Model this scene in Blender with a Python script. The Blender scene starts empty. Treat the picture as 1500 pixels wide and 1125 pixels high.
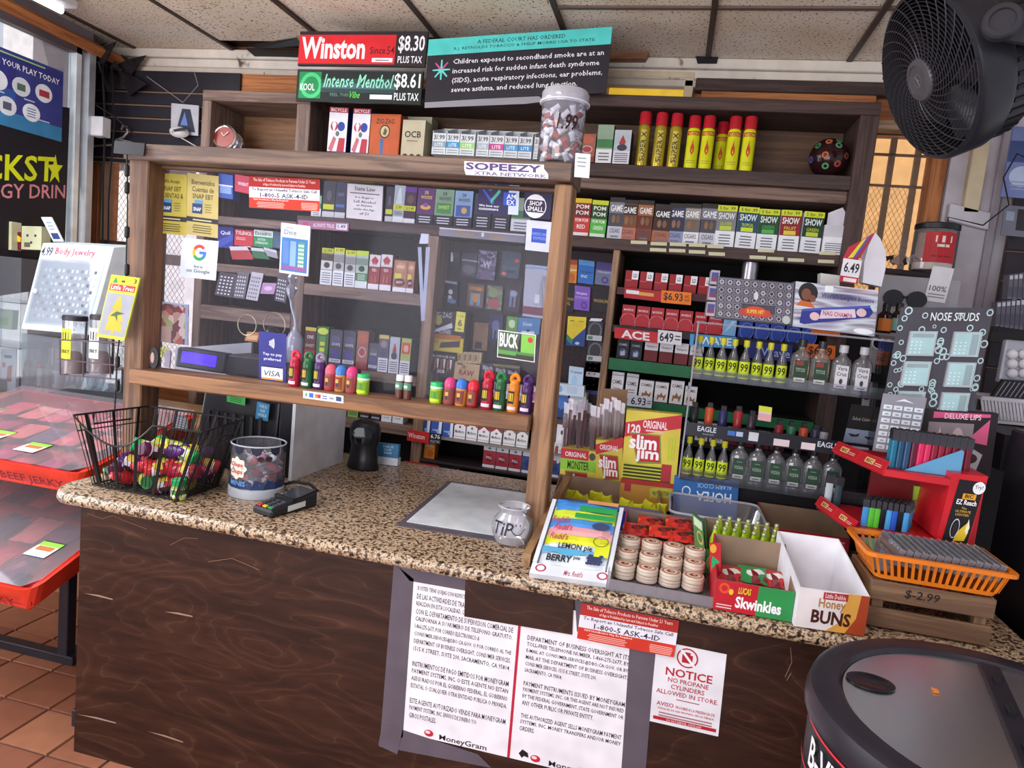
import bpy,bmesh,math,random
from mathutils import Vector,Matrix
random.seed(7)
V=Vector
scn=bpy.context.scene
COL=scn.collection
pi=math.pi
# ------------------------------------------------------------------ camera
F=1016.3
H=1.54
M=[(0.969429,0.22513,0.097592),(0.119573,-0.086135,-0.989082),(-0.214266,0.970514,-0.110421)]
camd=bpy.data.cameras.new('camera')
cam=bpy.data.objects.new('camera',camd)
COL.objects.link(cam)
camd.sensor_width=36
camd.lens=F/1500*36
camd.clip_start=.02
r_,d_,f_=(V(a)for a in M)
mm=Matrix((r_,-d_,-f_)).transposed().to_4x4()
mm.translation=V((0,0,H))
cam.matrix_world=mm
scn.camera=cam
# ------------------------------------------------------------------ world, sun, lights, exposure
w=bpy.data.worlds.new('sky')
scn.world=w
w.use_nodes=True
bg=w.node_tree.nodes['Background']
bg.inputs[0].default_value=(.86,.90,1.0,1)
bg.inputs[1].default_value=.85
scn.view_settings.view_transform='Standard'
scn.view_settings.look='None'
scn.view_settings.exposure=0.0
scn.view_settings.gamma=1
scn.view_settings.use_curve_mapping=False
sd=bpy.data.lights.new('sun','SUN')
sd.energy=3.2
sd.angle=.01
sd.color=(1,.93,.82)
so=bpy.data.objects.new('sun',sd)
COL.objects.link(so)
so.rotation_euler=(math.radians(38),0,math.radians(-25))
def area(name,loc,sx,sy,power,color=(1,1,1),rot=(0,0,0)):
 l=bpy.data.lights.new(name,'AREA')
 l.shape='RECTANGLE'
 l.size=sx
 l.size_y=sy
 l.energy=power
 l.color=color
 o=bpy.data.objects.new(name,l)
 COL.objects.link(o)
 o.location=loc
 o.rotation_euler=rot
 return o
area('ceiling_lamp_light',(-2.75,1.6,2.66),.3,1.2,22,(.93,.96,1))
area('ceiling_lamp_light',(-1.0,0.5,2.66),.6,1.2,20,(.95,.97,1))
area('ceiling_lamp_light',(0.9,0.6,2.66),.3,1.2,4,(.95,.95,1))
# daylight of the shop front windows, left of and behind the camera
area('shop_window_light',(-3.0,1.3,1.7),2.2,1.6,54,(.95,.97,1),(0,math.radians(-90),0))
area('shop_window_light',(-1.6,-2.6,1.3),3.4,2.0,150,(.96,.96,1),(math.radians(111),0,math.radians(-8)))
# ------------------------------------------------------------------ projection helpers
def ray(x,y):
 a=(x-750)/F
 b=(y-562.5)/F
 return r_*a+d_*b+f_
def P(x,y,**k):
 r=ray(x,y)
 c=V((0,0,H))
 (a,v),=k.items()
 i='XYZ'.index(a)
 return c+r*((v-c[i])/r[i])
def XZ(px,Y,Z):
 """world X at which column px meets the line of height Z on plane Y"""
 k=(px-750)/F
 q=r_-f_*k
 return-(q[1]*Y+q[2]*(Z-H))/q[0]
def dep(p):
 return f_.dot(V(p)-V((0,0,H)))
 # ------------------------------------------------------------------ materials
MATS={}
def lin(h):
 h=h.lstrip('#')
 o=[]
 for i in(0,2,4):
  c=int(h[i:i+2],16)/255
  o.append(c/12.92 if c<=.04045 else((c+.055)/1.055)**2.4)
 return(*o,1)
def newmat(name):
 m=bpy.data.materials.new(name)
 m.use_nodes=True
 nt=m.node_tree
 return m,nt,nt.nodes['Principled BSDF']
def N(nt,t,**k):
 n=nt.nodes.new(t)
 for a,v in k.items():
  if a.startswith('i_'):
   n.inputs[a[2:].replace('_',' ')].default_value=v
  else:
   setattr(n,a,v)
 return n
def ramp(nt,stops,src,interp='LINEAR'):
 n=nt.nodes.new('ShaderNodeValToRGB')
 n.color_ramp.interpolation=interp
 e=n.color_ramp.elements
 while len(e)<len(stops):
  e.new(.5)
 for i,(p,c)in enumerate(stops):
  e[i].position=p
  e[i].color=lin(c)if isinstance(c,str)else c
 nt.links.new(src,n.inputs[0])
 return n.outputs[0]
def C(h,rough=.5,metal=0,emit=0,alpha=None):
 """plain procedural colour with a faint mottling"""
 key=(h,rough,metal,emit)
 if key in MATS:
  return MATS[key]
 m,nt,b=newmat('paint_'+h.lstrip('#'))
 b.inputs['Roughness'].default_value=rough
 b.inputs['Metallic'].default_value=metal
 b.inputs['Specular IOR Level'].default_value=.3
 if emit:
  b.inputs['Base Color'].default_value=lin(h)
  b.inputs['Emission Color'].default_value=lin(h)
  b.inputs['Emission Strength'].default_value=emit
 else:
  tc=N(nt,'ShaderNodeTexCoord')
  no=N(nt,'ShaderNodeTexNoise',i_Scale=14.0,i_Detail=1.0)
  nt.links.new(tc.outputs['Object'],no.inputs['Vector'])
  c=lin(h)
  a=tuple(x*.9 for x in c[:3])+(1,)
  z=tuple(min(1,x*1.08)for x in c[:3])+(1,)
  nt.links.new(ramp(nt,[(.3,a),(.7,z)],no.outputs['Fac']),b.inputs['Base Color'])
 MATS[key]=m
 return m
def wood(c1,c2,axis='X',sc=1.0,rough=.6,dark=None,bump=.15):
 key=('wood',c1,c2,axis,sc)
 if key in MATS:
  return MATS[key]
 m,nt,b=newmat('wood')
 tc=N(nt,'ShaderNodeTexCoord')
 mp=N(nt,'ShaderNodeMapping')
 s=[26*sc]*3
 s['XYZ'.index(axis)]=1.6*sc
 mp.inputs['Scale'].default_value=s
 nt.links.new(tc.outputs['Object'],mp.inputs['Vector'])
 no=N(nt,'ShaderNodeTexNoise',i_Scale=1.6,i_Detail=5.0,i_Roughness=.6,i_Distortion=.7)
 nt.links.new(mp.outputs[0],no.inputs['Vector'])
 st=[(.25,dark or c1),(.42,c1),(.58,c2),(.8,c1)]
 nt.links.new(ramp(nt,st,no.outputs['Fac']),b.inputs['Base Color'])
 bp=N(nt,'ShaderNodeBump',i_Strength=bump,i_Distance=.004)
 nt.links.new(no.outputs['Fac'],bp.inputs['Height'])
 nt.links.new(bp.outputs[0],b.inputs['Normal'])
 b.inputs['Roughness'].default_value=rough
 MATS[key]=m
 return m
def clear(tint='#f4f8ff',haze=.06,gloss=.06,ior=1.25):
 k=('clear',tint,haze,gloss,ior)
 if k in MATS:
  return MATS[k]
 m=bpy.data.materials.new('clear_plastic')
 m.use_nodes=True
 nt=m.node_tree
 nt.nodes.clear()
 out=N(nt,'ShaderNodeOutputMaterial')
 tr=N(nt,'ShaderNodeBsdfTransparent')
 tr.inputs[0].default_value=lin(tint)
 gl=N(nt,'ShaderNodeBsdfGlossy',i_Roughness=.06)
 df=N(nt,'ShaderNodeBsdfDiffuse')
 df.inputs[0].default_value=(.8,.8,.88,1)
 fr=N(nt,'ShaderNodeFresnel',i_IOR=ior)
 ad=N(nt,'ShaderNodeMath',operation='ADD')
 ad.inputs[1].default_value=gloss*.5
 nt.links.new(fr.outputs[0],ad.inputs[0])
 m1=N(nt,'ShaderNodeMixShader')
 m1.inputs[0].default_value=haze
 nt.links.new(tr.outputs[0],m1.inputs[1])
 nt.links.new(df.outputs[0],m1.inputs[2])
 m2=N(nt,'ShaderNodeMixShader')
 nt.links.new(ad.outputs[0],m2.inputs[0])
 nt.links.new(m1.outputs[0],m2.inputs[1])
 nt.links.new(gl.outputs[0],m2.inputs[2])
 nt.links.new(m2.outputs[0],out.inputs[0])
 MATS[k]=m
 return m
def speck(name,base,stops,scale,rough=.35,vor=0):
 if name in MATS:
  return MATS[name]
 m,nt,b=newmat(name)
 tc=N(nt,'ShaderNodeTexCoord')
 no=N(nt,'ShaderNodeTexNoise',i_Scale=scale,i_Detail=2.5,i_Roughness=.65)
 nt.links.new(tc.outputs['Object'],no.inputs['Vector'])
 nt.links.new(ramp(nt,stops,no.outputs['Fac']),b.inputs['Base Color'])
 b.inputs['Roughness'].default_value=rough
 MATS[name]=m
 return m
def granite():
 return speck('speckled_laminate',None,[(.38,'#1e1714'),(.44,'#5d4536'),(.50,'#a08468'),(.57,'#cdbb9f'),(.64,'#6f5646')],95,.3)
def ceilmat():
 if 'ceil' in MATS:
  return MATS['ceil']
 m,nt,b=newmat('acoustic_board')
 tc=N(nt,'ShaderNodeTexCoord')
 n1=N(nt,'ShaderNodeTexNoise',i_Scale=95.0,i_Detail=1.5)
 n2=N(nt,'ShaderNodeTexNoise',i_Scale=1.7,i_Detail=2.0)
 nt.links.new(tc.outputs['Object'],n1.inputs['Vector'])
 nt.links.new(tc.outputs['Object'],n2.inputs['Vector'])
 a=ramp(nt,[(.33,'#6b5444'),(.39,'#ffffff')],n1.outputs['Fac'])
 c=ramp(nt,[(.35,'#dcc8b0'),(.6,'#f0e4d6')],n2.outputs['Fac'])
 mx=N(nt,'ShaderNodeMix',data_type='RGBA',blend_type='MULTIPLY')
 mx.inputs[0].default_value=1
 nt.links.new(a,mx.inputs[6])
 nt.links.new(c,mx.inputs[7])
 nt.links.new(mx.outputs[2],b.inputs['Base Color'])
 b.inputs['Roughness'].default_value=.9
 MATS['ceil']=m
 return m
def plymat():
 if 'ply' in MATS:
  return MATS['ply']
 m,nt,b=newmat('stained_plywood')
 tc=N(nt,'ShaderNodeTexCoord')
 mp=N(nt,'ShaderNodeMapping')
 mp.inputs['Scale'].default_value=(.8,1,2.4)
 nt.links.new(tc.outputs['Object'],mp.inputs['Vector'])
 n0=N(nt,'ShaderNodeTexNoise',i_Scale=1.6,i_Detail=2.5,i_Distortion=.5)
 nt.links.new(mp.outputs[0],n0.inputs['Vector'])
 mu=N(nt,'ShaderNodeMath',operation='MULTIPLY')
 mu.inputs[1].default_value=17
 nt.links.new(n0.outputs['Fac'],mu.inputs[0])
 fr=N(nt,'ShaderNodeMath',operation='FRACT')
 nt.links.new(mu.outputs[0],fr.inputs[0])
 n2=N(nt,'ShaderNodeTexNoise',i_Scale=3.0,i_Detail=7.0,i_Roughness=.72,i_Distortion=.6)
 mp2=N(nt,'ShaderNodeMapping')
 mp2.inputs['Scale'].default_value=(.9,1,7)
 mp2.inputs['Rotation'].default_value=(0,.08,0)
 nt.links.new(tc.outputs['Object'],mp2.inputs['Vector'])
 nt.links.new(mp2.outputs[0],n2.inputs['Vector'])
 a=ramp(nt,[(0,'#44291e'),(.05,'#543828'),(.1,'#402419'),(.6,'#3a2016'),(1,'#44291e')],fr.outputs[0])
 c=ramp(nt,[(.36,'#83736e'),(.5,'#c8beba'),(.64,'#ffffff')],n2.outputs['Fac'])
 mx=N(nt,'ShaderNodeMix',data_type='RGBA',blend_type='MULTIPLY')
 mx.inputs[0].default_value=.75
 nt.links.new(a,mx.inputs[6])
 nt.links.new(c,mx.inputs[7])
 nt.links.new(mx.outputs[2],b.inputs['Base Color'])
 b.inputs['Roughness'].default_value=.45
 b.inputs['Specular IOR Level'].default_value=.3
 MATS['ply']=m
 return m
def chips(name,cols,scale=30,rough=.4):
 """irregular coloured cells, for wrappers and tangled printed goods"""
 if name in MATS:
  return MATS[name]
 m,nt,b=newmat(name)
 tc=N(nt,'ShaderNodeTexCoord')
 vo=N(nt,'ShaderNodeTexVoronoi',i_Scale=scale)
 nt.links.new(tc.outputs['Object'],vo.inputs['Vector'])
 sp=N(nt,'ShaderNodeSeparateColor')
 nt.links.new(vo.outputs['Color'],sp.inputs[0])
 n=len(cols)
 nt.links.new(ramp(nt,[(i/n,c)for i,c in enumerate(cols)],sp.outputs[0],'CONSTANT'),b.inputs['Base Color'])
 b.inputs['Roughness'].default_value=rough
 MATS[name]=m
 return m
 # ------------------------------------------------------------------ text cache
TXT={}
def glyphs(s,bold=0,shear=0):
 key=(s,bold,shear)
 if key in TXT:
  return TXT[key]
 cu=bpy.data.curves.new('lettering','FONT')
 cu.body=s
 cu.resolution_u=2 if len(s)<12 else 1
 cu.offset=.032 if bold>=.05 else max(.010,min(bold,.03)*.6)
 cu.shear=shear
 ob=bpy.data.objects.new('lettering',cu)
 COL.objects.link(ob)
 dg=bpy.context.evaluated_depsgraph_get()
 me=bpy.data.meshes.new_from_object(ob.evaluated_get(dg))
 vs=[tuple(v.co[:2])for v in me.vertices]
 fs=[tuple(p.vertices)for p in me.polygons]
 bpy.data.objects.remove(ob)
 bpy.data.curves.remove(cu)
 bpy.data.meshes.remove(me)
 if not vs:
  TXT[key]=([],[],1)
  return TXT[key]
 x0=min(v[0]for v in vs);x1=max(v[0]for v in vs)
 y0=min(v[1]for v in vs);y1=max(v[1]for v in vs)
 W=max(x1-x0,1e-6);Hh=max(y1-y0,1e-6)
 TXT[key]=([((a-x0)/W,(b-y0)/Hh)for a,b in vs],fs,W/Hh)
 return TXT[key]
 # ------------------------------------------------------------------ mesh builder
def mt(c):
 return C(c)if isinstance(c,str)else c
class B:
 def __init__(s):
  s.v=[];s.f=[];s.m=[];s.mats=[]
 def mi(s,c):
  c=mt(c)
  if c not in s.mats:
   s.mats.append(c)
  return s.mats.index(c)
 def poly(s,pts,c):
  n=len(s.v)
  s.v+=[V(p)for p in pts]
  s.f.append(tuple(range(n,n+len(pts))))
  s.m.append(s.mi(c))
  return s
 def raw(s,vs,fs,c):
  n=len(s.v)
  s.v+=[V(p)for p in vs]
  i=s.mi(c)
  for f in fs:
   s.f.append(tuple(n+a for a in f))
   s.m.append(i)
  return s
 def hexa(s,p,c,front=None):
  """p: 8 points, bottom 4 (ccw seen from above) then top 4"""
  s.raw(p,[(3,2,1,0),(4,5,6,7),(1,2,6,5),(2,3,7,6),(3,0,4,7)],c)
  s.raw(p,[(0,1,5,4)],front or c)
  return s
 def box(s,x0,y0,z0,x1,y1,z1,c,front=None):
  return s.hexa([(x0,y0,z0),(x1,y0,z0),(x1,y1,z0),(x0,y1,z0),(x0,y0,z1),(x1,y0,z1),(x1,y1,z1),(x0,y1,z1)],c,front)
 def slab(s,O,U,W,D,c,front=None):
  """parallelepiped: front face O,O+U,O+U+W,O+W ; extruded by D away"""
  O,U,W,D=V(O),V(U),V(W),V(D)
  return s.hexa([O,O+U,O+U+D,O+D,O+W,O+U+W,O+U+W+D,O+W+D],c,front)
 def prism(s,pts,D,c,side=None):
  """polygon extruded by vector D"""
  D=V(D)
  n=len(pts)
  a=[V(p)for p in pts]
  b=[p+D for p in a]
  s.raw(a,[tuple(range(n))],c)
  s.raw(b,[tuple(reversed(range(n)))],c)
  s.raw(a+b,[((i+1)%n,i,n+i,n+(i+1)%n)for i in range(n)],side or c)
  return s
 def lathe(s,prof,O,c,n=20,axis=(0,0,1),cap=True,sx=1,sy=1,caps=True):
  """prof [(r,h[,mat])]"""
  ax=V(axis).normalized()
  t=V((1,0,0))if abs(ax.x)<.8 else V((0,1,0))
  u=(t-ax*t.dot(ax)).normalized()
  w2=ax.cross(u)
  O=V(O)
  k=len(s.v)
  for q in prof:
   for i in range(n):
    a=2*pi*i/n
    s.v.append(O+u*(q[0]*math.cos(a)*sx)+w2*(q[0]*math.sin(a)*sy)+ax*q[1])
  for j in range(len(prof)-1):
   cc=s.mi(prof[j+1][2]if len(prof[j+1])>2 else c)
   for i in range(n):
    i2=(i+1)%n
    s.f.append((k+j*n+i,k+j*n+i2,k+(j+1)*n+i2,k+(j+1)*n+i))
    s.m.append(cc)
  if caps:
   if prof[0][0]>1e-5:
    s.f.append(tuple(k+i for i in reversed(range(n))));s.m.append(s.mi(prof[0][2]if len(prof[0])>2 else c))
   if prof[-1][0]>1e-5:
    e=k+(len(prof)-1)*n
    s.f.append(tuple(e+i for i in range(n)));s.m.append(s.mi(prof[-1][2]if len(prof[-1])>2 else c))
  return s
 def tube(s,path,r,c,n=6,closed=False):
  path=[V(p)for p in path]
  k=len(s.v)
  L=len(path)
  up=None
  for i,p in enumerate(path):
   a=path[(i-1)%L]if(i or closed)else p
   b=path[(i+1)%L]if(i<L-1 or closed)else p
   d=(b-a)
   d=d.normalized()if d.length>1e-9 else V((0,0,1))
   if up is None:
    up=V((0,0,1))if abs(d.z)<.9 else V((1,0,0))
   u=(up-d*up.dot(d))
   u=u.normalized()if u.length>1e-6 else d.orthogonal().normalized()
   up=u
   w2=d.cross(u)
   for j in range(n):
    t=2*pi*j/n
    s.v.append(p+u*(r*math.cos(t))+w2*(r*math.sin(t)))
  ci=s.mi(c)
  for i in range(L if closed else L-1):
   i2=(i+1)%L
   for j in range(n):
    j2=(j+1)%n
    s.f.append((k+i*n+j,k+i*n+j2,k+i2*n+j2,k+i2*n+j));s.m.append(ci)
  if not closed:
   s.f.append(tuple(k+j for j in reversed(range(n))));s.m.append(ci)
   s.f.append(tuple(k+(L-1)*n+j for j in range(n)));s.m.append(ci)
  return s
 def art(s,O,U,W,items,off=.0004,nrm=None):
  """flat print on the face O + a U + b W, a,b in 0..1"""
  O,U,W=V(O),V(U),V(W)
  n=nrm if nrm is not None else U.cross(W).normalized()
  lu,lw=U.length,W.length
  d=off
  q=lambda a,b:O+U*a+W*b+n*d
  for it in items:
   k=it[0]
   if k=='r':
    _,x0,y0,x1,y1,c=it
    s.poly([q(x0,y0),q(x1,y0),q(x1,y1),q(x0,y1)],c)
   elif k=='e':
    _,cx,cy,rx,ry,c=it
    s.poly([q(cx+rx*math.cos(2*pi*i/18),cy+ry*math.sin(2*pi*i/18))for i in range(18)],c)
   elif k=='o':
    _,cx,cy,rx,ry,th,c=it
    for i in range(18):
     a0=2*pi*i/18;a1=2*pi*(i+1)/18
     s.poly([q(cx+rx*math.cos(a0),cy+ry*math.sin(a0)),q(cx+rx*math.cos(a1),cy+ry*math.sin(a1)),q(cx+rx*(1-th)*math.cos(a1),cy+ry*(1-th)*math.sin(a1)),q(cx+rx*(1-th)*math.cos(a0),cy+ry*(1-th)*math.sin(a0))],c)
   elif k=='g':
    s.poly([q(a,b)for a,b in it[1]],it[2])
   elif k=='t':
    _,tx,x0,y0,x1,y1,c=it[:7]
    o=it[7]if len(it)>7 else 0
    vs,fs,asp=glyphs(tx,o if not isinstance(o,tuple)else o[0],0 if not isinstance(o,tuple)else o[1])
    s.raw([q(x0+a*(x1-x0),y0+b*(y1-y0))for a,b in vs],fs,c)
   elif k=='l':
    _,ls,x0,y0,x1,y1,c=it[:7]
    o=it[7]if len(it)>7 else 0
    ju=it[8]if len(it)>8 else 0
    nl=len(ls)
    lh=(y1-y0)/nl
    asp=[glyphs(a,o,0)[2]if a.strip()else 0 for a in ls]
    mx=max(asp)
    for i,a in enumerate(ls):
     if not a.strip():
      continue
     wd=(x1-x0)*(1 if ju==1 and asp[i]>mx*.72 else asp[i]/mx)
     xa=x0 if ju else(x0+x1-wd)/2
     yb=y1-(i+1)*lh+lh*.18
     vs,fs,_a=glyphs(a,o,0)
     s.raw([q(xa+u*wd,yb+b*lh*.7)for u,b in vs],fs,c)
   elif k=='b':
    _,nb,x0,y0,x1,y1,c=it
    lh=(y1-y0)/nb
    rr=random.Random(nb)
    for i in range(nb):
     wd=(x1-x0)*rr.uniform(.7,1)
     xm=(x0+x1)/2
     yy=y0+lh*i
     s.poly([q(xm-wd/2,yy+lh*.2),q(xm+wd/2,yy+lh*.2),q(xm+wd/2,yy+lh*.62),q(xm-wd/2,yy+lh*.62)],c)
   d+=.00006
  return s
 def bb(s):
  return[min(v[i]for v in s.v)for i in range(3)],[max(v[i]for v in s.v)for i in range(3)]
 def mesh(s,name,base=(0,0,0),smooth=0,bevel=0,sharp=40):
  b0=V(base)
  me=bpy.data.meshes.new(name)
  me.from_pydata([v-b0 for v in s.v],[],s.f)
  for c in s.mats:
   me.materials.append(c)
  me.polygons.foreach_set('material_index',s.m)
  if bevel:
   bm=bmesh.new();bm.from_mesh(me)
   bmesh.ops.remove_doubles(bm,verts=bm.verts,dist=1e-6)
   bmesh.ops.bevel(bm,geom=bm.edges[:],offset=bevel,segments=2 if bevel>.006 else 1,affect='EDGES',profile=.6)
   bm.to_mesh(me);bm.free()
  if smooth:
   bm=bmesh.new();bm.from_mesh(me)
   bmesh.ops.remove_doubles(bm,verts=bm.verts,dist=1e-6)
   a=math.radians(sharp)
   for e in bm.edges:
    if len(e.link_faces)==2 and e.calc_face_angle(0)>a:
     e.smooth=False
   for f in bm.faces:
    f.smooth=True
   bm.to_mesh(me);bm.free()
  me.validate()
  return me
def link(name,me,parent=None,loc=(0,0,0)):
 o=bpy.data.objects.new(name,me)
 COL.objects.link(o)
 if parent:
  o.parent=parent
 o.location=loc
 return o
def setp(o,label=None,cat=None,group=None,kind=None):
 if label:o['label']=label
 if cat:o['category']=cat
 if group:o['group']=group
 if kind:o['kind']=kind
 return o
def base_of(bs):
 lo=[min(b.bb()[0][i]for b in bs)for i in range(3)]
 hi=[max(b.bb()[1][i]for b in bs)for i in range(3)]
 return V(((lo[0]+hi[0])/2,(lo[1]+hi[1])/2,lo[2]))
def one(name,label,cat,b,group=None,kind=None,smooth=0,bevel=0):
 o0=base_of([b])
 return setp(link(name,b.mesh(name,o0,smooth,bevel),None,o0),label,cat,group,kind)
def thing(name,label,cat,parts,group=None,loc=None,kind=None):
 """parts: (name, B[, opts, subparts]) ; opts: dict smooth, bevel, label, kind"""
 o0=V(loc)if loc is not None else base_of([p[1]for p in parts])
 e=link(name,None,None,o0)
 e.empty_display_size=.05
 setp(e,label,cat,group,kind)
 for p in parts:
  add(e,o0,p)
 return e
def add(e,o0,p):
 op=p[2]if len(p)>2 else{}
 ob=link(p[0],p[1].mesh(p[0],o0,op.get('smooth',0),op.get('bevel',0)),e)
 setp(ob,op.get('label'),None,None,op.get('kind'))
 if len(p)>3:
  for q in p[3]:
   oq=q[2]if len(q)>2 else{}
   c=link(q[0],q[1].mesh(q[0],o0,oq.get('smooth',0),oq.get('bevel',0)),ob)
   setp(c,oq.get('label'),None,None,oq.get('kind'))
 return ob
def struct(name,b,parts=(),smooth=0,bevel=0,label=None):
 o0=base_of([b])
 e=link(name,b.mesh(name,o0,smooth,bevel),None,o0)
 setp(e,label,None,None,'structure')
 for p in parts:
  add(e,o0,p)
 return e
def dup(o,loc,label=None,rot=None,group=None,scale=None):
 c=o.copy()
 COL.objects.link(c)
 c.location=loc
 if rot is not None:c.rotation_euler=rot
 if label:c['label']=label
 if group:c['group']=group
 if scale:c.scale=scale
 for ch in list(o.children):
  k=ch.copy();COL.objects.link(k);k.parent=c
  for g in list(ch.children):
   q=g.copy();COL.objects.link(q);q.parent=k
 return c
ORD=['first','second','third','fourth','fifth','sixth','seventh','eighth','ninth','tenth','eleventh','twelfth','thirteenth','fourteenth','fifteenth','sixteenth','seventeenth','eighteenth','nineteenth','twentieth']
def card(name,label,cat,bl,br,tl,art,base='#ffffff',th=.0015,group=None,off=.0003,D=None,side=None,kids=None,**pl):
 """flat or boxy thing given by three pixels of its front face on one real plane; th is its true thickness"""
 a,b,c=P(*bl,**pl),P(*br,**pl),P(*tl,**pl)
 U,W=b-a,c-a
 n=U.cross(W).normalized()
 D=V(D)if D is not None else-n*th
 q=B().slab(a,U,W,D,side or base,base)
 q.art(a,U,W,art,off)
 return one(name,label,cat,q,group)
def quad3(a,b,c,D,art,base,side=None):
 U,W=V(b)-V(a),V(c)-V(a)
 q=B().slab(a,U,W,D,side or base,base)
 q.art(a,U,W,art)
 return q
PACK={}
def packrow(name,cat,where,group,Y,Z,ents,depth=.05,tall=None,lean=0):
 """entries: (x0px, x1px, hpx, design, description). Each box stands on height Z at plane Y"""
 out=[]
 seen={}
 for e in ents:
  seen[e[4]]=seen.get(e[4],0)+1
 cnt={}
 for x0,x1,h,des,desc in ents:
  X0,X1=XZ(x0,Y,Z),XZ(x1,Y,Z)
  wd=(X1-X0)-.002
  d=dep((X0,Y,Z))
  ht=h*d/F
  key=(des,name)
  if key not in PACK:
   side,front,art=DES[des]
   q=B().slab((-wd/2,0,0),(wd,0,0),(0,0,ht),(0,depth,0),side,front)
   q.art((-wd/2,0,0),(wd,0,0),(0,0,ht),art)
   PACK[key]=(q.mesh(name),wd,ht)
  me,w0,h0=PACK[key]
  o=link(name,me,None,((X0+X1)/2,Y,Z))
  o.scale=(wd/w0,1,ht/h0)
  o.rotation_euler=(0,random.uniform(-.012,.012),random.uniform(-.05,.05))
  cnt[desc]=cnt.get(desc,0)+1
  lb=desc+(', '+ORD[cnt[desc]-1]+' from left' if seen[desc]>1 else '')+', '+where
  if len(lb.replace(',','').split())>16:print('LONG',lb)
  setp(o,lb,cat,group)
  out.append(o)
 return out
 # ------------------------------------------------------------------ structure
PINE=lambda a='X':wood('#a9794f','#7c5233',a)
OLD=lambda a='X':wood('#7d6356','#57423a',a)
DARKW=lambda a='X':wood('#4a3530','#33231f',a)
GREYW=lambda a='X':wood('#80685c','#5e4a42',a,1.0)
ORNG=lambda a='X':wood('#c07a44','#94552c',a)
WH='#efeef0'
BLK='#17161a'
# floor with quarry tiles, grout recessed
fb=B().box(-3.4,-3,-.05,2.4,3.5,-.006,'#4a3a38')
rows=[]
fo=struct('floor',fb)
TS=.1905
ca,sa=math.cos(math.radians(0)),math.sin(math.radians(0))
tmesh={}
fo0=fo.location
# far tiles beyond single picking, joined
tb=B()
k=0
nt_=0
tilem=[C(h,.45)for h in('#946049','#885641','#a06b51')]
def tile_mesh(i):
 if i not in tmesh:
  q=B()
  h=.006
  a=TS/2-.004
  b_=a-.002
  q.raw([(-a,-a,-h),(a,-a,-h),(a,a,-h),(-a,a,-h),(-b_,-b_,0),(b_,-b_,0),(b_,b_,0),(-b_,b_,0)],[(0,1,5,4),(1,2,6,5),(2,3,7,6),(3,0,4,7),(4,5,6,7)],tilem[i])
  tmesh[i]=q.mesh('tile')
 return tmesh[i]
for i in range(-17,13):
 for j in range(-16,19):
  x,y=i*TS+.06,j*TS+.07
  if-3.1<x<-1.55 and .9<y<3.35:
   o=link('tile',tile_mesh(random.randrange(3)),fo,V((x,y,0))-fo0)
   nt_+=1
  else:
   a=TS/2-.005
   tb.poly([(x-a,y-a,0),(x+a,y-a,0),(x+a,y+a,0),(x-a,y+a,0)],tilem[k%3])
   k+=1
o=link('tile_field',tb.mesh('tile_field',fo0),fo)
o['kind']='stuff'
# ceiling: carrier slab, boards laid in a dark grid
CZ=2.75
ce=struct('ceiling',B().box(-3.4,-3,CZ+.03,2.4,3.5,CZ+.08,'#3a302c'))
cm=ceilmat()
bars=[-3.40,-3.05,-2.44,-1.83,-1.22,-.61,0.01,.61,1.22,1.83,2.4]
for i in range(len(bars)-1):
 ys=[3.45,2.87,1.65,.43,-.79,-2.0,-3.0]if i in(5,6,7,8)else[3.45,3.35,2.2,1.0,-.2,-1.4,-3.0][0:1]+[2.35,1.13,-.09,-1.31,-3.0]
 for j in range(len(ys)-1):
  y1,y0=ys[j],ys[j+1]
  if 0:pass
  sag=random.uniform(0,.006)
  q=B()
  x0,x1=bars[i]+.012,bars[i+1]-.012
  if i==2 and j==0:y1=3.28
  if i==3 and j==0:y1=3.22
  q.box(x0,y0+.012,CZ-sag,x1,y1-.012,CZ+.014,cm)
  add(ce,ce.location,('ceiling_board',q))
for x in bars:
 q=B().box(x-.011,-3,CZ-.012,x+.011,3.42,CZ+.002,'#4a3c38')
 add(ce,ce.location,('grid_bar',q))
for i in range(5,9):
 for y in(2.87,1.65,.43):
  add(ce,ce.location,('grid_bar',B().box(bars[i]+.011,y-.011,CZ-.011,bars[i+1]-.011,y+.011,CZ,'#6a5850')))
for i in range(0,5):
 for y in(2.35,1.13):
  add(ce,ce.location,('grid_bar',B().box(bars[i]+.011,y-.009,CZ-.010,bars[i+1]-.011,y+.009,CZ,'#8d7a6c')))
  # torn black flap pieces above the red sign
for(a,b_,c_,d2)in(((360,70),(440,72),(445,92),(385,92)),((362,66),(435,55),(440,66),(380,70))):
 q=B().prism([P(*a,Z=CZ-.02),P(*b_,Z=CZ-.02),P(*c_,Z=CZ-.05),P(*d2,Z=CZ-.05)],(0,0,-.004),BLK)
 add(ce,ce.location,('torn_flap',q))
 # back wall around windows
WY=3.42
wallc=C('#d9cfc4',.8)
bw=B()
holes=[(-3.255,.95,-2.33,2.16),(-.44,2.55,-.06,2.66),(.76,1.6,1.02,2.46)]
def wall_with_holes(b,X0,X1,Z0,Z1,Y0,Y1,hs,c):
 xs=sorted({X0,X1,*[h[0]for h in hs],*[h[2]for h in hs]})
 for i in range(len(xs)-1):
  xm=(xs[i]+xs[i+1])/2
  cut=sorted([(h[1],h[3])for h in hs if h[0]<xm<h[2]])
  z=Z0
  for a,d in cut:
   b.box(xs[i],Y0,z,xs[i+1],Y1,a,c);z=d
  b.box(xs[i],Y0,z,xs[i+1],Y1,Z1,c)
wall_with_holes(bw,-3.45,2.4,0,2.83,WY+.03,WY+.12,holes,wood('#a9673c','#8a4f2c','X',.7))
wpk=[]
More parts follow.
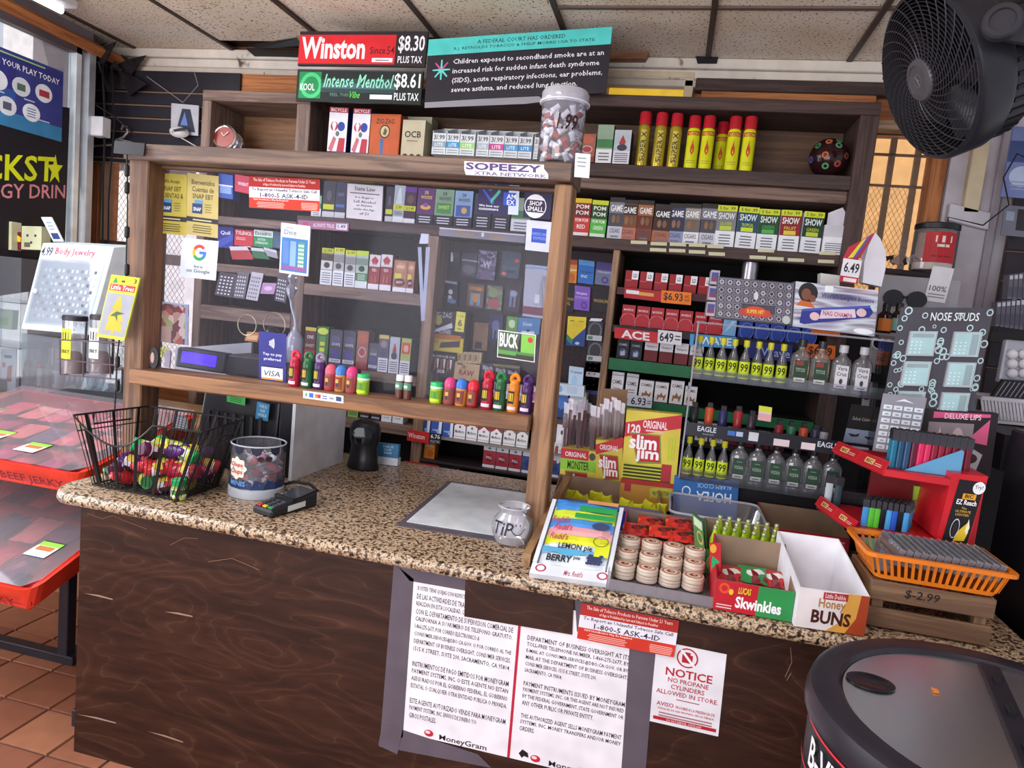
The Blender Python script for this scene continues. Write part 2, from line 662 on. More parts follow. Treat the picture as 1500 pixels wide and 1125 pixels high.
# paint-flaked white mouldings at the top
m1=B().box(-3.36,WY-.03,2.70,1.2,WY+.03,2.745,speck('flaked_white_paint',None,[(.3,'#5d4a40'),(.37,'#d8cdc0'),(.7,'#e6ddd2')],9,.6))
m2=B().box(-3.36,WY-.015,2.655,1.2,WY+.03,2.698,speck('flaked_white_paint',None,[],9))
m3=B().box(-3.36,WY-.02,2.62,-.02,WY+.03,2.652,C('#cfc2b4',.6))
struct('wall_back',bw,[('moulding',m1,{'bevel':.004}),('moulding',m2,{'bevel':.004}),('moulding',m3,{'bevel':.004})])
# little dark notch of tape on the moulding
one('black_tape_patch','black tape wrapped over the white moulding below the ceiling bar right of the warning board','tape',B().prism([P(1018,80,Y=WY-.036),P(1053,80,Y=WY-.036),P(1050,93,Y=WY-.036),P(1022,93,Y=WY-.036)],(0,.004,0),BLK))
# loose wood plank ends by the warning board
one('ceiling_plank','broken plywood strip sticking out at the ceiling edge right of the warning board','plank',B().prism([P(880,68,Y=WY-.08),P(953,72,Y=WY-.08),P(945,86,Y=WY-.08),P(880,86,Y=WY-.08)],(0,.06,0),wood('#a06f4a','#7a5236','X')))
# right window
def mesh_panel(x0,x1,z0,z1,y,cx=.028,cz=.012,r=.0016,c='#5b4a40'):
 """expanded metal: crossing slanted strands"""
 q=B()
 cc=mt(c)
 nx=int((x1-x0)/cx)
 nz=int((z1-z0)/cz)
 for j in range(nz):
  for i in range(nx):
   xa=x0+i*cx+(cx/2 if j%2 else 0)
   za=z0+j*cz
   xm,zb=xa+cx/2,za+cz
   for(ax,bx)in((xa,xm),(xm+cx/2,xm)):
    if max(ax,bx)>x1:continue
    q.raw([(ax,y,za-r),(bx,y,zb-r),(bx,y,zb+r),(ax,y,za+r),(ax,y+.003,za),(bx,y+.003,zb)],[(0,1,2,3),(1,0,4,5),(3,2,5,4)],cc)
 return q
fr=B()
fw=ORNG('Z')
fr.box(1.0,WY-.03,1.6,1.06,WY+.06,2.5,fw)
fr.box(.74,WY-.03,2.46,1.06,WY+.06,2.50,wood('#b89a80','#94785e','X'))
gr=B()
for x in(.86,.965):
 gr.box(x-.012,WY+.05,1.62,x+.012,WY+.07,2.45,'#6b5a50')
for z in(2.375,2.24):
 gr.box(.76,WY+.05,z-.005,1.0,WY+.065,z+.005,'#5b463a')
struct('window_1',fr,[('grille_bar',gr),('expanded_mesh',mesh_panel(.77,1.0,1.62,2.25,WY+.09,.022,.020,.0018,'#6a4c36'),{'kind':'stuff'}),('pane',B().box(.76,WY+.01,1.62,1.0,WY+.014,2.46,clear('#fff4e6',.03)))])
# painted board strip and dark lintel right of it, white flaking wall
flk=speck('flaky_grey_paint',None,[(.28,'#55433d'),(.35,'#b5adb5'),(.7,'#cdc8d0')],6,.6)
rw=B().box(1.065,WY-.05,1.1,1.50,WY+.02,2.70,flk)
q1=B().box(1.13,WY-.09,2.12,1.19,WY-.05,2.42,C('#d8c8a8',.7))
q2=B().slab(P(1388,322,Y=WY-.09),V((.16,0,-.03)),V((0,0,.07)),(0,.04,0),C('#cfcad2',.6))
q3=B().box(1.24,WY-.075,1.2,1.27,WY-.05,2.60,C('#a39ba4',.6))
struct('trim_1',rw,[('nailed_board',q1,{'bevel':.003}),('nailed_board',q2,{'bevel':.003}),('corner_strip',q3,{'bevel':.003})],label='white painted wall boards flaking beside the right window')
struct('trim_2',B().box(-.03,WY-.04,2.60,1.0,WY+.01,2.655,DARKW()),[],bevel=.004,label='dark timber lintel above the shelf')
# tall orange stud at left window
struct('trim_3',B().box(-3.36,WY-.028,1.3,-3.257,WY+.002,2.5,ORNG('Z')),bevel=.004,label='orange pine stud beside the left slat board')
# top middle window with yellow beam outside
fr=B()
for(x0,z0,x1,z1)in((-.46,2.66,-.04,2.685),(-.46,2.52,-.44,2.66),(-.08,2.52,-.04,2.66)):
 fr.box(x0,WY-.02,z0,x1,WY+.04,z1,C('#d9c6a8',.6))
struct('window_2',fr,[('pane',B().box(-.44,WY+.01,2.52,-.08,WY+.014,2.66,clear('#ffffff',.03)))],bevel=.003)
one('yellow_beam','bright yellow beam outside behind the small top window','beam',B().box(-1.6,WY+.25,2.60,-.02,WY+.33,2.72,C('#f2d415',.5)))
# left window behind the teller frame
fr=B()
fr.box(-3.255,WY-.02,1.0,-3.24,WY+.06,2.16,C('#8a6a55',.6))
fr.box(-3.24,WY-.02,1.655,-2.95,WY+.03,1.69,C('#4f3c34',.6))
gr=B()
for x in(-3.06,-2.88,-2.62):
 gr.box(x-.006,WY+.05,.95,x+.006,WY+.07,2.16,'#6d625c')
struct('window_3',fr,[('grille_bar',gr),('expanded_mesh',mesh_panel(-3.24,-2.75,.98,2.15,WY+.09,.032,.022,.0011,'#8f8480'),{'kind':'stuff'})])
# the yard outside: house wall lit by the sun
ext=B().box(-6.5,5.6,-.5,-1.4,5.8,4.2,'#f2ecec').box(-1.4,5.6,-.5,4.5,5.8,4.2,'#f0cd98')
ext2=B()
for z in(1.0,1.9,2.8,3.5):
 ext2.box(-1.4,5.585,z,4.5,5.6,z+.03,'#c89a68')
one('neighbour_house','sunlit pale and orange house wall beyond the barred windows','house wall',ext)
wb=[('post',B().box(x-.03,4.7,-.2,x+.03,4.76,3.0,'#8a6a66'))for x in(-4.62,-3.95)]
for z in(1.6,2.3):
 wb.append(('rail',B().box(-4.4,4.72,z,-3.7,4.78,z+.08,'#6d5d58')))
thing('yard_fence','dark posts and rails standing outside the left window','fence',wb)
struct('trim_4',B().box(-7,3.6,-.4,5,5.6,-.3,'#b9ada0').box(-12,-4,-.2,-3.25,5.6,-.1,'#d8d4d0'),label='concrete yard outside the windows')
# left slat wall board (dark boards with brown lips)
def slatwall(label,x0,x1,y,zs,c,lip,nm='slatwall_board'):
 pr=[]
 for i in range(len(zs)-1):
  b=B().box(x0,y,zs[i+1]+.008,x1,y+.016,zs[i],c)
  pr.append(('slat',b,{'bevel':.002}))
 lp=B()
 for z in zs[1:]:
  lp.box(x0,y+.002,z-.001,x1,y+.016,z+.006,lip)
 pr.append(('groove_lip',lp))
 pr.append(('backing',B().box(x0,y+.016,zs[-1],x1,y+.03,zs[0],lip)))
 return thing(nm,label,'slat board',pr)
slatwall('dark grey slat board hanging above the left window beside the wooden shelf',-3.29,-2.36,WY-.06,[2.615,2.50,2.43,2.36,2.285,2.205,2.14,2.115],C('#2b2830',.35),'#8a6b52')
slatwall('black slat board on the right wall beside the flaking post',1.29,2.3,WY-.16,[2.32,2.2,2.08,1.96,1.84,1.72,1.6,1.48,1.3],C('#241d24',.4),'#5d463e')
# blotchy pine board above the shelf, left part
struct('trim_7',B().box(.70,WY-.02,0,2.4,WY+.028,1.58,C('#241c20',.7)),label='dark lower wall board right of the shelf unit')
struct('trim_5',B().box(-2.36,WY-.045,2.40,-.46,WY+.03,2.615,ORNG()),label='orange pine board behind the signs')
struct('trim_6',B().box(.0,WY-.035,2.40,.74,WY+.0,2.60,ORNG()),bevel=.003,label='orange pine boards right of the warning board')
# left wall: aluminium shop window
LX=-3.13
lw=B()
alu=C('#8e8a92',.35,.6)
lw.box(LX-.1,-3,0,LX,3.2,.9,C('#cfc6c0',.7))
lw.box(LX-.1,-3,2.63,LX,3.2,2.83,C('#8d8288',.6))
lw.box(-3.45,3.16,0,-3.37,3.45,2.83,C('#8a7f84',.6)).box(-3.45,3.14,0,LX-.03,3.16,2.83,C('#8a7f84',.6))
struct('wall_left',lw)
fr=B()
fr.box(LX-.02,-3,2.60,LX+.03,3.1,2.64,C('#55484c',.4))
fr.box(LX-.02,-3,.9,LX+.03,3.2,.95,alu)
fr.box(LX-.02,3.07,.9,LX+.03,3.10,2.64,C('#e4ecf0',.3,.3))
fr.box(LX-.03,3.16,.9,LX+.02,3.20,2.64,C('#c9ccd2',.35,.5))
fr.box(LX-.19,3.26,.9,LX-.12,3.30,2.64,C('#7d7278',.4,.4))
fr.box(LX-.02,1.2,.9,LX+.03,1.26,2.64,alu)
struct('window_4',fr,[('pane',B().box(LX-.01,-3,.93,LX-.006,3.1,2.62,clear('#fbfdff',.05)))])
# white ballast fixture and light tube at the top left
thing('ceiling_light','long bare fluorescent ceiling light in the top left corner','ceiling light',[('housing',B().box(-2.98,1.2,2.70,-2.83,2.80,2.735,C('#d9d9de',.4)),{'bevel':.004}),('tube',B().tube([(-2.90,1.22,2.685),(-2.90,2.78,2.685)],.016,C('#f4fbff',.3,0,3.0),10),{'smooth':1})])
thing('ceiling_light','long fluorescent light over the middle of the shop ceiling','ceiling light',[('housing',B().box(-1.3,-.2,2.71,-.7,1.1,2.74,C('#d9d9de',.4))),('tube',B().tube([(-1.0,-.15,2.69),(-1.0,1.05,2.69)],.016,C('#f4fbff',.3,0,3.0),8))])
# bundled black wrapping in the corner
q=B()
rr=random.Random(3)
for i in range(16):
 a=V((-3.14+rr.uniform(-.06,.08),3.28+rr.uniform(-.05,.05),2.62+rr.uniform(-.1,.08)))
 b_=a+V((rr.uniform(-.12,.2),rr.uniform(-.08,.05),rr.uniform(-.10,.05)))
 c_=a+V((rr.uniform(-.03,.12),0,rr.uniform(-.15,.05)))
 q.prism([a,b_,c_],(0,.01,.004),C('#2a262a',.25))
one('black_wrapping','crumpled black plastic wrapping in the ceiling corner above the shop window','plastic wrap',q)
one('cable_bundle','thin black cables running down the window corner post','cable',B().tube([(-3.09,3.22,2.6),(-3.06,3.22,2.3),(-3.07,3.23,2.0),(-3.05,3.22,1.6),(-3.06,3.22,1.1)],.006,BLK).tube([(-3.07,3.26,2.6),(-3.03,3.25,2.3),(-3.05,3.25,1.9),(-3.03,3.25,1.1)],.005,BLK).tube([(-3.10,3.2,2.38),(-3.0,3.22,2.33),(-2.93,3.3,2.25)],.004,BLK))
one('junction_box','small white junction box on the corner post above the pine stud','junction box',B().box(-3.12,3.18,2.22,-3.04,3.24,2.32,'#d7d7dc'),bevel=.004)
# orange timber strip on ceiling edge
one('orange_lath','orange lath lying along the ceiling edge above the shop window','lath',B().slab((-3.12,2.55,2.66),(0,1.15,-.02),(.05,0,.03),(.02,0,-.02),ORNG('Y')))
# posters on the shop window
def wallcard(nm,label,bl,br,tl,art,base,X=LX+.035,th=.002):
 return card(nm,label,'poster',bl,br,tl,art,base,th,X=X)
wallcard('lottery_poster','blue purple poster of round pictures on the shop window above the black poster',(-190,128),(90,208),(-190,-8),[('r',0,0,1,.5,'#35559a'),('r',0,0,1,.2,'#3b7fae'),('r',0,.5,1,.96,'#34357e'),('r',.7,.2,1,.8,'#3a3f86'),('t','PLACE YOUR PLAY TODAY',.50,.79,.975,.87,'#f4f4f8',.02),('e',.60,.57,.055,.13,'#dfe3ea'),('e',.735,.58,.055,.125,'#d8dde6'),('e',.875,.6,.055,.125,'#dfe3ea'),('e',.655,.27,.055,.125,'#d8dde6'),('e',.80,.28,.055,.12,'#e4e8f0'),('r',.845,.55,.91,.64,'#a83446'),('r',.71,.53,.76,.62,'#55705f'),('r',.63,.22,.68,.32,'#555a70'),('b',4,.765,.21,.835,.35,'#6a78a8'),('b',1,.55,.41,.65,.45,'#c7cde0'),('b',1,.74,.42,.83,.46,'#c7cde0'),('b',1,.82,.2,.93,.24,'#c7cde0'),('b',1,.4,.93,.95,.975,'#9fd08a')],'#3b3f88')
wallcard('drink_poster','black poster with yellow star lettering filling the shop window',(-260,470),(93,420),(-260,105),[('t','ROCKST',.35,.59,.93,.725,'#d8e21c',.03),('g',[(.93+.045*math.sin(i*pi/5)*(1 if i%2==0 else .42),.655+.085*math.cos(i*pi/5)*(1 if i%2==0 else .42))for i in range(10)],'#d8e21c'),('t','ENERGY DRIN',.46,.50,.99,.575,'#d98a96',.01)],'#1d1a22')
# ------------------------------------------------------------------ wooden shelf unit behind the counter
SY=3.05
SB=3.34
sx0,sx1=-2.335,.69
def bx(x0,z0,x1,z1,m,y0=SY,y1=SB,bv=.003):
 return B().box(x0,y0,z0,x1,y1,z1,m),{'bevel':bv}
parts=[]
def sp(nm,x0,z0,x1,z1,m,y0=SY,y1=SB,**k):
 b,o=bx(x0,z0,x1,z1,m,y0,y1)
 o.update(k)
 parts.append((nm,b,o))
sp('top_board',-1.76,2.42,.69,2.47,DARKW())
sp('top_board',-2.345,2.385,-1.765,2.435,OLD())
sp('side_board',-2.345,2.13,-2.295,2.385,GREYW('Z'))
sp('upright',-1.835,2.13,-1.765,2.385,GREYW('Z'))
sp('shelf',-2.345,2.08,.62,2.13,OLD(),SY+.03)
sp('shelf',-.60,2.13,.62,2.185,DARKW())
sp('shelf',-2.29,2.132,-1.84,2.16,OLD(),SY+.01)
sp('shelf',-1.80,1.825,.62,1.873,DARKW())
sp('side_board',.62,.0,.69,2.42,DARKW('Z'))
sp('back_panel',-1.76,2.13,.62,2.42,wood('#6a4a33','#4d3424','X',.7),SB-.02)
sp('back_panel',-2.3,2.13,-1.8,2.39,wood('#8d6442','#6f4b30','X',.7),SB-.02)
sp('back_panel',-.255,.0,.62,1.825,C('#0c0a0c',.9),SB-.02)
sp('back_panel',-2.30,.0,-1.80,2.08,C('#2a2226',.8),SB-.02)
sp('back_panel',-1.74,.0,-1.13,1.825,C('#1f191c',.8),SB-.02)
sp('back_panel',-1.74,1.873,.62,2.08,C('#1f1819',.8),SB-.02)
# left bay, cigar bay
sp('upright',-1.80,.30,-1.74,1.825,GREYW('Z'))
sp('shelf',-1.74,1.50,-1.13,1.555,GREYW(),SY)
sp('shelf',-1.74,1.125,-1.13,1.17,GREYW(),SY)
sp('shelf',-1.74,.885,-1.13,.935,OLD(),SY)
sp('upright',-1.13,.30,-1.08,1.825,wood('#94765c','#6f5443','Z'))
# cigarette bay posts
sp('upright',-.285,.30,-.255,1.825,wood('#9c7b5c','#6d513e','Z'))
sp('shelf',-1.08,1.02,-.285,1.06,DARKW(),SY+.02)
sp('shelf',-1.08,.775,-.285,.789,C('#33292b'),SY-.01,3.2)
sp('peg_board',-1.08,1.06,-.285,1.825,C('#33272a',.6),SY+.16,SY+.17)
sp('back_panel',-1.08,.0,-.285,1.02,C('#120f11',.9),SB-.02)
# far left unit (medicine shelves)
sp('side_board',-2.345,.0,-2.30,2.08,GREYW('Z'))
sp('shelf',-2.30,1.80,-1.80,1.84,GREYW())
sp('shelf',-2.30,1.57,-1.80,1.61,GREYW())
sp('shelf',-2.30,1.33,-1.80,1.40,GREYW())
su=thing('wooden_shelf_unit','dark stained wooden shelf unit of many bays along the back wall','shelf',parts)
# peg holes
q=B()
for i in range(30):
 for j in range(28):
  x,z=-1.06+i*.0254,1.09+j*.0254
  q.poly([(x-.003,SY+.158,z-.003),(x+.003,SY+.158,z-.003),(x+.003,SY+.158,z+.003),(x-.003,SY+.158,z+.003)],'#120d0e')
o=link('peg_holes',q.mesh('peg_holes',su.location),su);o['kind']='stuff'
# ------------------------------------------------------------------ teller frame on the counter
FY=2.0
PW=wood('#9c6f47','#6f472c','Z',.8)
PX=wood('#8f6440','#64422c','X',.8)
fparts=[('post',B().hexa([(-1.795,FY,.85),(-1.722,FY,.85),(-1.722,FY+.09,.85),(-1.795,FY+.09,.85),(-1.803,FY,1.90),(-1.727,FY,1.90),(-1.727,FY+.09,1.90),(-1.803,FY+.09,1.90)],wood('#7c573d','#553a2a','Z',.8)),{'bevel':.004}),('post',B().hexa([(-.366,FY,.85),(-.302,FY,.85),(-.302,FY+.085,.85),(-.366,FY+.085,.85),(-.374,FY,1.90),(-.322,FY,1.90),(-.322,FY+.085,1.90),(-.374,FY+.085,1.90)],wood('#9a7350','#74523a','Z',.8)),{'bevel':.004}),('top_beam',B().hexa([(-1.81,FY-.02,1.895),(-.325,FY-.02,1.905),(-.325,FY+.17,1.905),(-1.81,FY+.17,1.895),(-1.81,FY-.02,1.945),(-.325,FY-.02,1.957),(-.325,FY+.17,1.957),(-1.81,FY+.17,1.945)],wood('#7a6252','#54423a','X',.9)),{'bevel':.004}),('inner_rail',B().box(-1.727,FY+.055,1.884,-.374,FY+.09,1.896,wood('#6b4d3b','#4c362c','X')),{'bevel':.003}),('sill',B().hexa([(-1.75,FY-.03,1.158),(-.372,FY-.03,1.178),(-.372,FY+.1,1.178),(-1.75,FY+.1,1.158),(-1.75,FY-.03,1.208),(-.372,FY-.03,1.226),(-.372,FY+.1,1.226),(-1.75,FY+.1,1.208)],PX),{'bevel':.005}),('pane',B().box(-1.727,FY+.078,1.2,-.374,FY+.082,1.883,clear('#f4f5fc',.018,.0,1.13)),{'label':'clear scratched acrylic pane'}),]
thing('teller_window_frame','pine framed clear service window standing on the counter','service window',fparts)
def sillz(X):return 1.2085+(X+1.75)*.0131
def beamz(X):return 1.9455+(X+1.81)*.0081
SGY=FY+.076
# ------------------------------------------------------------------ counter
cp=[]
cp.append(('front_panel',B().box(-1.69,1.733,0,.90,1.752,.812,plymat())))
cp.append(('side_panel',B().box(-1.69,1.752,0,-1.67,2.6,.812,plymat())))
cp.append(('frame',B().box(-1.6,1.76,0,.85,2.6,.1,'#3a2820')))
# laminate worktop with rounded nose
pr=[(1.700,.830),(1.704,.817),(1.714,.811),(1.76,.811)]
wt=B()
gm=granite()
prof=[(2.70,.812),(1.716,.812),(1.705,.816),(1.700,.824),(1.699,.833),(1.702,.842),(1.708,.848),(1.717,.850),(2.70,.850)]
n=len(prof)
L0,L1=-1.80,.93
rings=[]
# rounded left corner: several sections
secs=[(L0,.075),(L0+.012,.045),(L0+.03,.022),(L0+.055,.006),(L0+.085,0),(L1,0)]
vs=[]
for x,dy in secs:
 for y,z in prof:
  yy=y+(dy if y<2 else 0)
  vs.append((x,yy,z))
fs=[]
for i in range(len(secs)-1):
 for j in range(n-1):
  a=i*n+j
  fs.append((a,a+n,a+n+1,a+1))
fs.append(tuple(range(n)))
fs.append(tuple(reversed(range(len(secs)*n-n,len(secs)*n))))
wt.raw(vs,fs,gm)
cp.append(('worktop',wt,{'smooth':1,'label':'beige and brown speckled laminate worktop'}))
# scratches
sq=B()
for(a,b_)in(((123,869),(165,879)),((112,1046),(170,1060)),((215,1071),(268,1088)),((240,896),(282,904)),((1160,985),(1152,998))):
 pa,pb=P(*a,Y=1.7318),P(*b_,Y=1.7318)
 sq.poly([pa,pb,pb+V((0,0,.004)),(pa+pb)/2+V((0,0,.006))],'#8d7565')
for pts in([(305,823),(340,818),(380,835)],[(128,752),(150,760),(165,755),(180,762),(215,775)],[(250,798),(270,788),(290,789)],[(1158,948),(1160,970),(1150,992)]):
 sq.tube([P(*a,Y=1.7325)for a in pts],.0009,'#7b5f4c',4)
cp.append(('scratches',sq,{'kind':'stuff'}))
thing('shop_counter','long dark brown plywood shop counter with a speckled top','counter',cp)
# white laminate board and black tall side at the far right
one('black_cabinet','tall black cabinet standing at the far right behind the round cooler','cabinet',B().box(.98,1.95,0,1.6,2.25,1.335,C('#1c1a20',.3)),bevel=.006)
# ------------------------------------------------------------------ posters on the counter front
CY=1.7325
mgl=['SI USTED TIENE QUEJAS CON RESPECTO','DE LAS ACTIVIDADES DE TRANSMISION','REALIZAN EN ESTA LOCALIDAD, COMUNIQUE','CON EL DEPARTAMENTO DE SUPERVISION COMERCIAL DE','CALIFORNIA A SU NUMERO DE TELEFONO GRATUITO,','1-866-275-2677, POR CORREO ELECTRONICO A','CONSUMER.SERVICES@DBO.CA.GOV. O POR CORREO AL THE','DEPARTMENT OF BUSINESS OVERSIGHT, CONSUMER SERVICES,','1515 K STREET, SUITE 200, SACRAMENTO, CA 95814.',' ','INSTRUMENTOS DE PAGO EMITIDOS POR MONEYGRAM','PAYMENT SYSTEMS, INC. O ESTE AGENTE NO ESTAN','ASEGURADOS POR EL GOBIERNO FEDERAL, EL GOBIERNO','ESTATAL O CUALQUIER OTRA ENTIDAD PUBLICA O PRIVADA.',' ','ESTE AGENTE AUTORIZADO VENDE PARA MONEYGRAM','PAYMENT SYSTEMS, INC. ENVIOS DE DINERO Y/O','GIROS POSTALES.']
mgr=['DEPARTMENT OF BUSINESS OVERSIGHT AT ITS','TOLL-FREE TELEPHONE NUMBER, 1-866-275-2677, BY','E-MAIL AT CONSUMER.SERVICES@DBO.CA.GOV. OR BY','MAIL AT THE DEPARTMENT OF BUSINESS OVERSIGHT,','CONSUMER SERVICES, 1515 K STREET, SUITE 200,','SACRAMENTO, CA 95814.',' ','PAYMENT INSTRUMENTS ISSUED BY MONEYGRAM','PAYMENT SYSTEMS, INC. OR THIS AGENT ARE NOT INSURED','BY THE FEDERAL GOVERNMENT, STATE GOVERNMENT OR','ANY OTHER PUBLIC OR PRIVATE ENTITY.',' ','THIS AUTHORIZED AGENT SELLS MONEYGRAM PAYMENT','SYSTEMS, INC. MONEY TRANSFERS AND/OR MONEY','ORDERS.']
a,b_,c_=P(588,1072,Y=CY-.0008),P(912,1150,Y=CY-.0008),P(603,849,Y=CY-.0008)
U,W=b_-a,c_-a
pq=B().slab(a,U,W,(0,.0008,0),'#e9e6ee')
K='#2a262c'
pq.art(a,U,W,[('l',mgl,.03,.10,.475,.975,K,0,1),('l',mgr,.54,.185,.975,.80,K,0,1),('r',.495,0,.507,.9,'#b5213c'),('e',.13,.035,.022,.022,'#c1233a'),('e',.125,.04,.012,.01,'#f0d0d4'),('t','MoneyGram',.18,.0,.40,.045,K,.01),('e',.62,.035,.022,.022,'#c1233a'),('e',.615,.04,.012,.01,'#f0d0d4'),('t','MoneyGram',.68,.0,.9,.045,K,.01),('g',[(.545,.045),(.56,.075),(.585,.06),(.59,.03),(.57,.035),(.56,.02)],'#18141a')])
tape=[]
TP=C('#5d5560',.35)
def strip(b,p4,y=CY-.0012,th=.0006,c=TP):
 b.append(('duct_tape',B().prism([P(*p,Y=y)for p in p4],(0,th,0),c),{'label':'grey duct tape strip'}))
strip(tape,[(556,1095),(590,1080),(606,848),(577,825)])
strip(tape,[(577,822),(725,852),(720,872),(600,851)])
strip(tape,[(580,1066),(700,1105),(720,1125),(565,1095)])
strip(tape,[(910,1130),(945,1140),(960,950),(922,950)])
strip(tape,[(842,876),(980,902),(975,960),(845,925)],CY-.0010)
strip(tape,[(560,1060),(590,1066),(582,1105),(554,1092)],CY-.002)
pp=thing('notice_poster','large white two column payment notice taped to the counter front','poster',[('paper',pq)]+tape)
card('wood_patch','dark brown wood veneer patch covering the top of the large white notice','patch',(680,903),(838,930),(682,838),[],plymat(),.003,Y=CY-.004)
q=B()
pts=[P(*p,Y=CY-.0045)for p in((681,842),(740,853),(846,872),(845,884),(840,900),(842,912),(838,929),(770,916),(720,908),(680,903))]
# red tobacco sticker on counter
def tobacco(nm_lab,bl,br,tl,**k):
 return card('tobacco_notice',nm_lab,'sticker',bl,br,tl,[('r',0,.67,1,1,'#b22a26'),('r',0,0,1,.33,'#c93422'),('l',['The Sale of Tobacco Products to Persons Under 21 Years','of Age is Prohibited by Law and Subject to Penalties'],.06,.68,.94,.97,'#f3dcd8',.01),('t','To Report an Unlawful Tobacco Sale Call',.04,.53,.96,.65,'#2b2438',.01),('t','1-800-5 ASK-4-ID',.16,.35,.84,.50,'#2b2438',.02),('t','Valid Identification May Be Required',.06,.24,.56,.31,'#f6e6e2',.01),('b',4,.06,.03,.56,.22,'#f0b8ae'),('b',5,.74,.03,.98,.26,'#f0b8ae'),],'#e4e2ee',.0008,'red white tobacco age notices',**k)
tobacco('red and white tobacco age sticker on the counter front above the propane notice',(845,935),(987,963),(852,883),Y=CY-.006)
card('propane_notice','white propane notice sheet with red letters on the counter front','poster',(951,1056),(1052,1079),(962,938),[('o',.46,.86,.155,.12,.14,'#b01f2d'),('r',.385,.80,.535,.90,'#b01f2d'),('r',.42,.90,.50,.93,'#b01f2d'),('g',[(.35,.94),(.38,.955),(.58,.78),(.55,.765)],'#f0eef2'),('t','NOTICE',.17,.61,.84,.71,'#b01f2d',.03),('l',['NO PROPANE','CYLINDERS','ALLOWED IN STORE.'],.06,.36,.95,.60,'#b01f2d',.015),('b',1,.3,.325,.75,.35,'#a04a55'),('t','AVISO',.08,.225,.33,.275,'#b01f2d',.02),('t','PROHIBIDA LA PRESENCIA DE',.36,.225,.92,.26,'#b01f2d'),('t','TANQUES DE GAS PROPANO EN LA TIENDA.',.10,.175,.92,.205,'#b01f2d'),('b',2,.12,.09,.9,.16,'#b06a72'),('r',.05,.045,.96,.085,'#b01f2d'),('t','DO NOT REMOVE - STATE LAW',.25,.05,.75,.075,'#f3d6d6')],'#e3e2ea',.0008,Y=CY-.001)
# ------------------------------------------------------------------ stickers on the pane
def st(nm,label,bl,br,tl,art,base,cat='sticker',y=SGY,th=.0008,group=None):
 return card(nm,label,cat,bl,br,tl,art,base,th,group,Y=y)
ysn=[('l',['Bienvenidos','Cuentas de','SNAP EBT'],.15,.58,.88,.92,'#3c3522',.02),('r',.18,.36,.5,.52,'#27406b'),('t','SNAP',.22,.40,.46,.46,'#e8eef6',.02),('r',.25,.52,.52,.58,'#5f93b8'),('b',4,.55,.38,.82,.54,'#7e7449'),('r',0,.22,1,.30,'#2f2b33'),('b',1,.1,.235,.9,.285,'#bdb48a'),('b',4,.12,.04,.88,.19,'#57502e')]
ysn2=[('l',['We Accept','SNAP EBT','CUENTAS &'],.12,.58,.88,.92,'#3c3522',.02)]+ysn[1:]
st('snap_sheet','yellow food benefits sheet at the top left corner of the pane',(229,341),(273,345),(230,253),ysn2,'#b3a548','sheet')
st('snap_sheet','second yellow food benefits sheet just above the multicoloured letter sticker',(273,343),(319,349),(274,253),ysn,'#b7a768','sheet')
cseg=lambda a0,a1,c:('g',[(.5+.19*math.cos(math.radians(a)),.66+.205*math.sin(math.radians(a)))for a in range(a0,a1+1,10)]+[(.5+.115*math.cos(math.radians(a)),.66+.125*math.sin(math.radians(a)))for a in range(a1,a0-1,-10)],c)
st('search_sticker','pale square sticker with a multicoloured letter G and find us text',(263,405),(316,411),(267,348),[cseg(40,150,'#d8452f'),cseg(150,210,'#e8b21f'),cseg(210,310,'#2f9a4f'),cseg(310,360,'#3f74d6'),('r',.5,.625,.69,.695,'#3f74d6'),('t','find us',.38,.27,.62,.34,'#4a4d5c'),('t','on Google',.18,.12,.82,.24,'#4a4d5c',.01)],'#ccd6e6')
tobacco('red and white tobacco age sticker near the top of the pane',(365,304),(468,310),(365,258),Y=SGY)
st('state_law_plate','grey state law plate about selling alcohol on the pane',(506,320),(560,325),(508,267),[('r',.02,.97,.98,1,'#3c3b42'),('r',0,0,.02,1,'#3c3b42'),('r',.98,0,1,1,'#3c3b42'),('r',0,0,1,.02,'#3c3b42'),('t','State Law',.22,.80,.78,.91,'#4a4852'),('r',.1,.715,.9,.74,'#4a4852'),('l',['It is Illegal to','Sell Alcohol','to Anyone','under the Age','of 21'],.2,.12,.8,.66,'#4a4852')],'#b5b3bf','plate')
st('dice_blister','blue and white dice blister card hanging on the pane',(409,399),(451,405),(412,326),[('r',.05,.05,.95,.72,'#3f78b8'),('r',.1,.2,.3,.65,'#5b7fbe'),('r',.35,.15,.55,.66,'#86a9d8'),('r',.62,.12,.85,.66,'#4f9a80'),('r',.1,.08,.9,.16,'#8c5a96'),('t','Dice',.12,.78,.55,.88,'#6b7688'),('b',1,.12,.90,.5,.94,'#8c93a0')]+[('r',.64+.07*i,.16+.08*j,.69+.07*i,.21+.08*j,'#cfe6d6')for i in range(3)for j in range(6)],'#dde6f0','blister card',SGY-.006,.006)
st('heart_card','dark blue card with a gradient heart at the top right of the pane',(699,311),(747,315),(702,267),[('g',[(.08,.82),(.2,.98),(.36,.82),(.3,.74),(.22,.84),(.18,.76),(.5,.36),(.44,.28)],'#3a54b8'),('g',[(.2,.98),(.36,.84),(.5,.98),(.7,.9),(.66,.7),(.4,.32),(.38,.45),(.58,.74),(.58,.85),(.5,.87),(.36,.74),(.28,.84)],'#4aa890'),('l',['We love our','customers'],.04,.08,.66,.3,'#e8e8f2',.02,2)],'#2a2352','card')
st('card_strip','pale strip with a blue square at the right edge of the heart card',(744,314),(759,315),(746,271),[('r',-.5,.3,.72,.74,'#2f52c2'),('t','AM',-.2,.52,.7,.69,'#eef0f8',.02),('t','EX',-.15,.33,.6,.49,'#eef0f8',.02)],'#c4cfe4',y=SGY-.002)
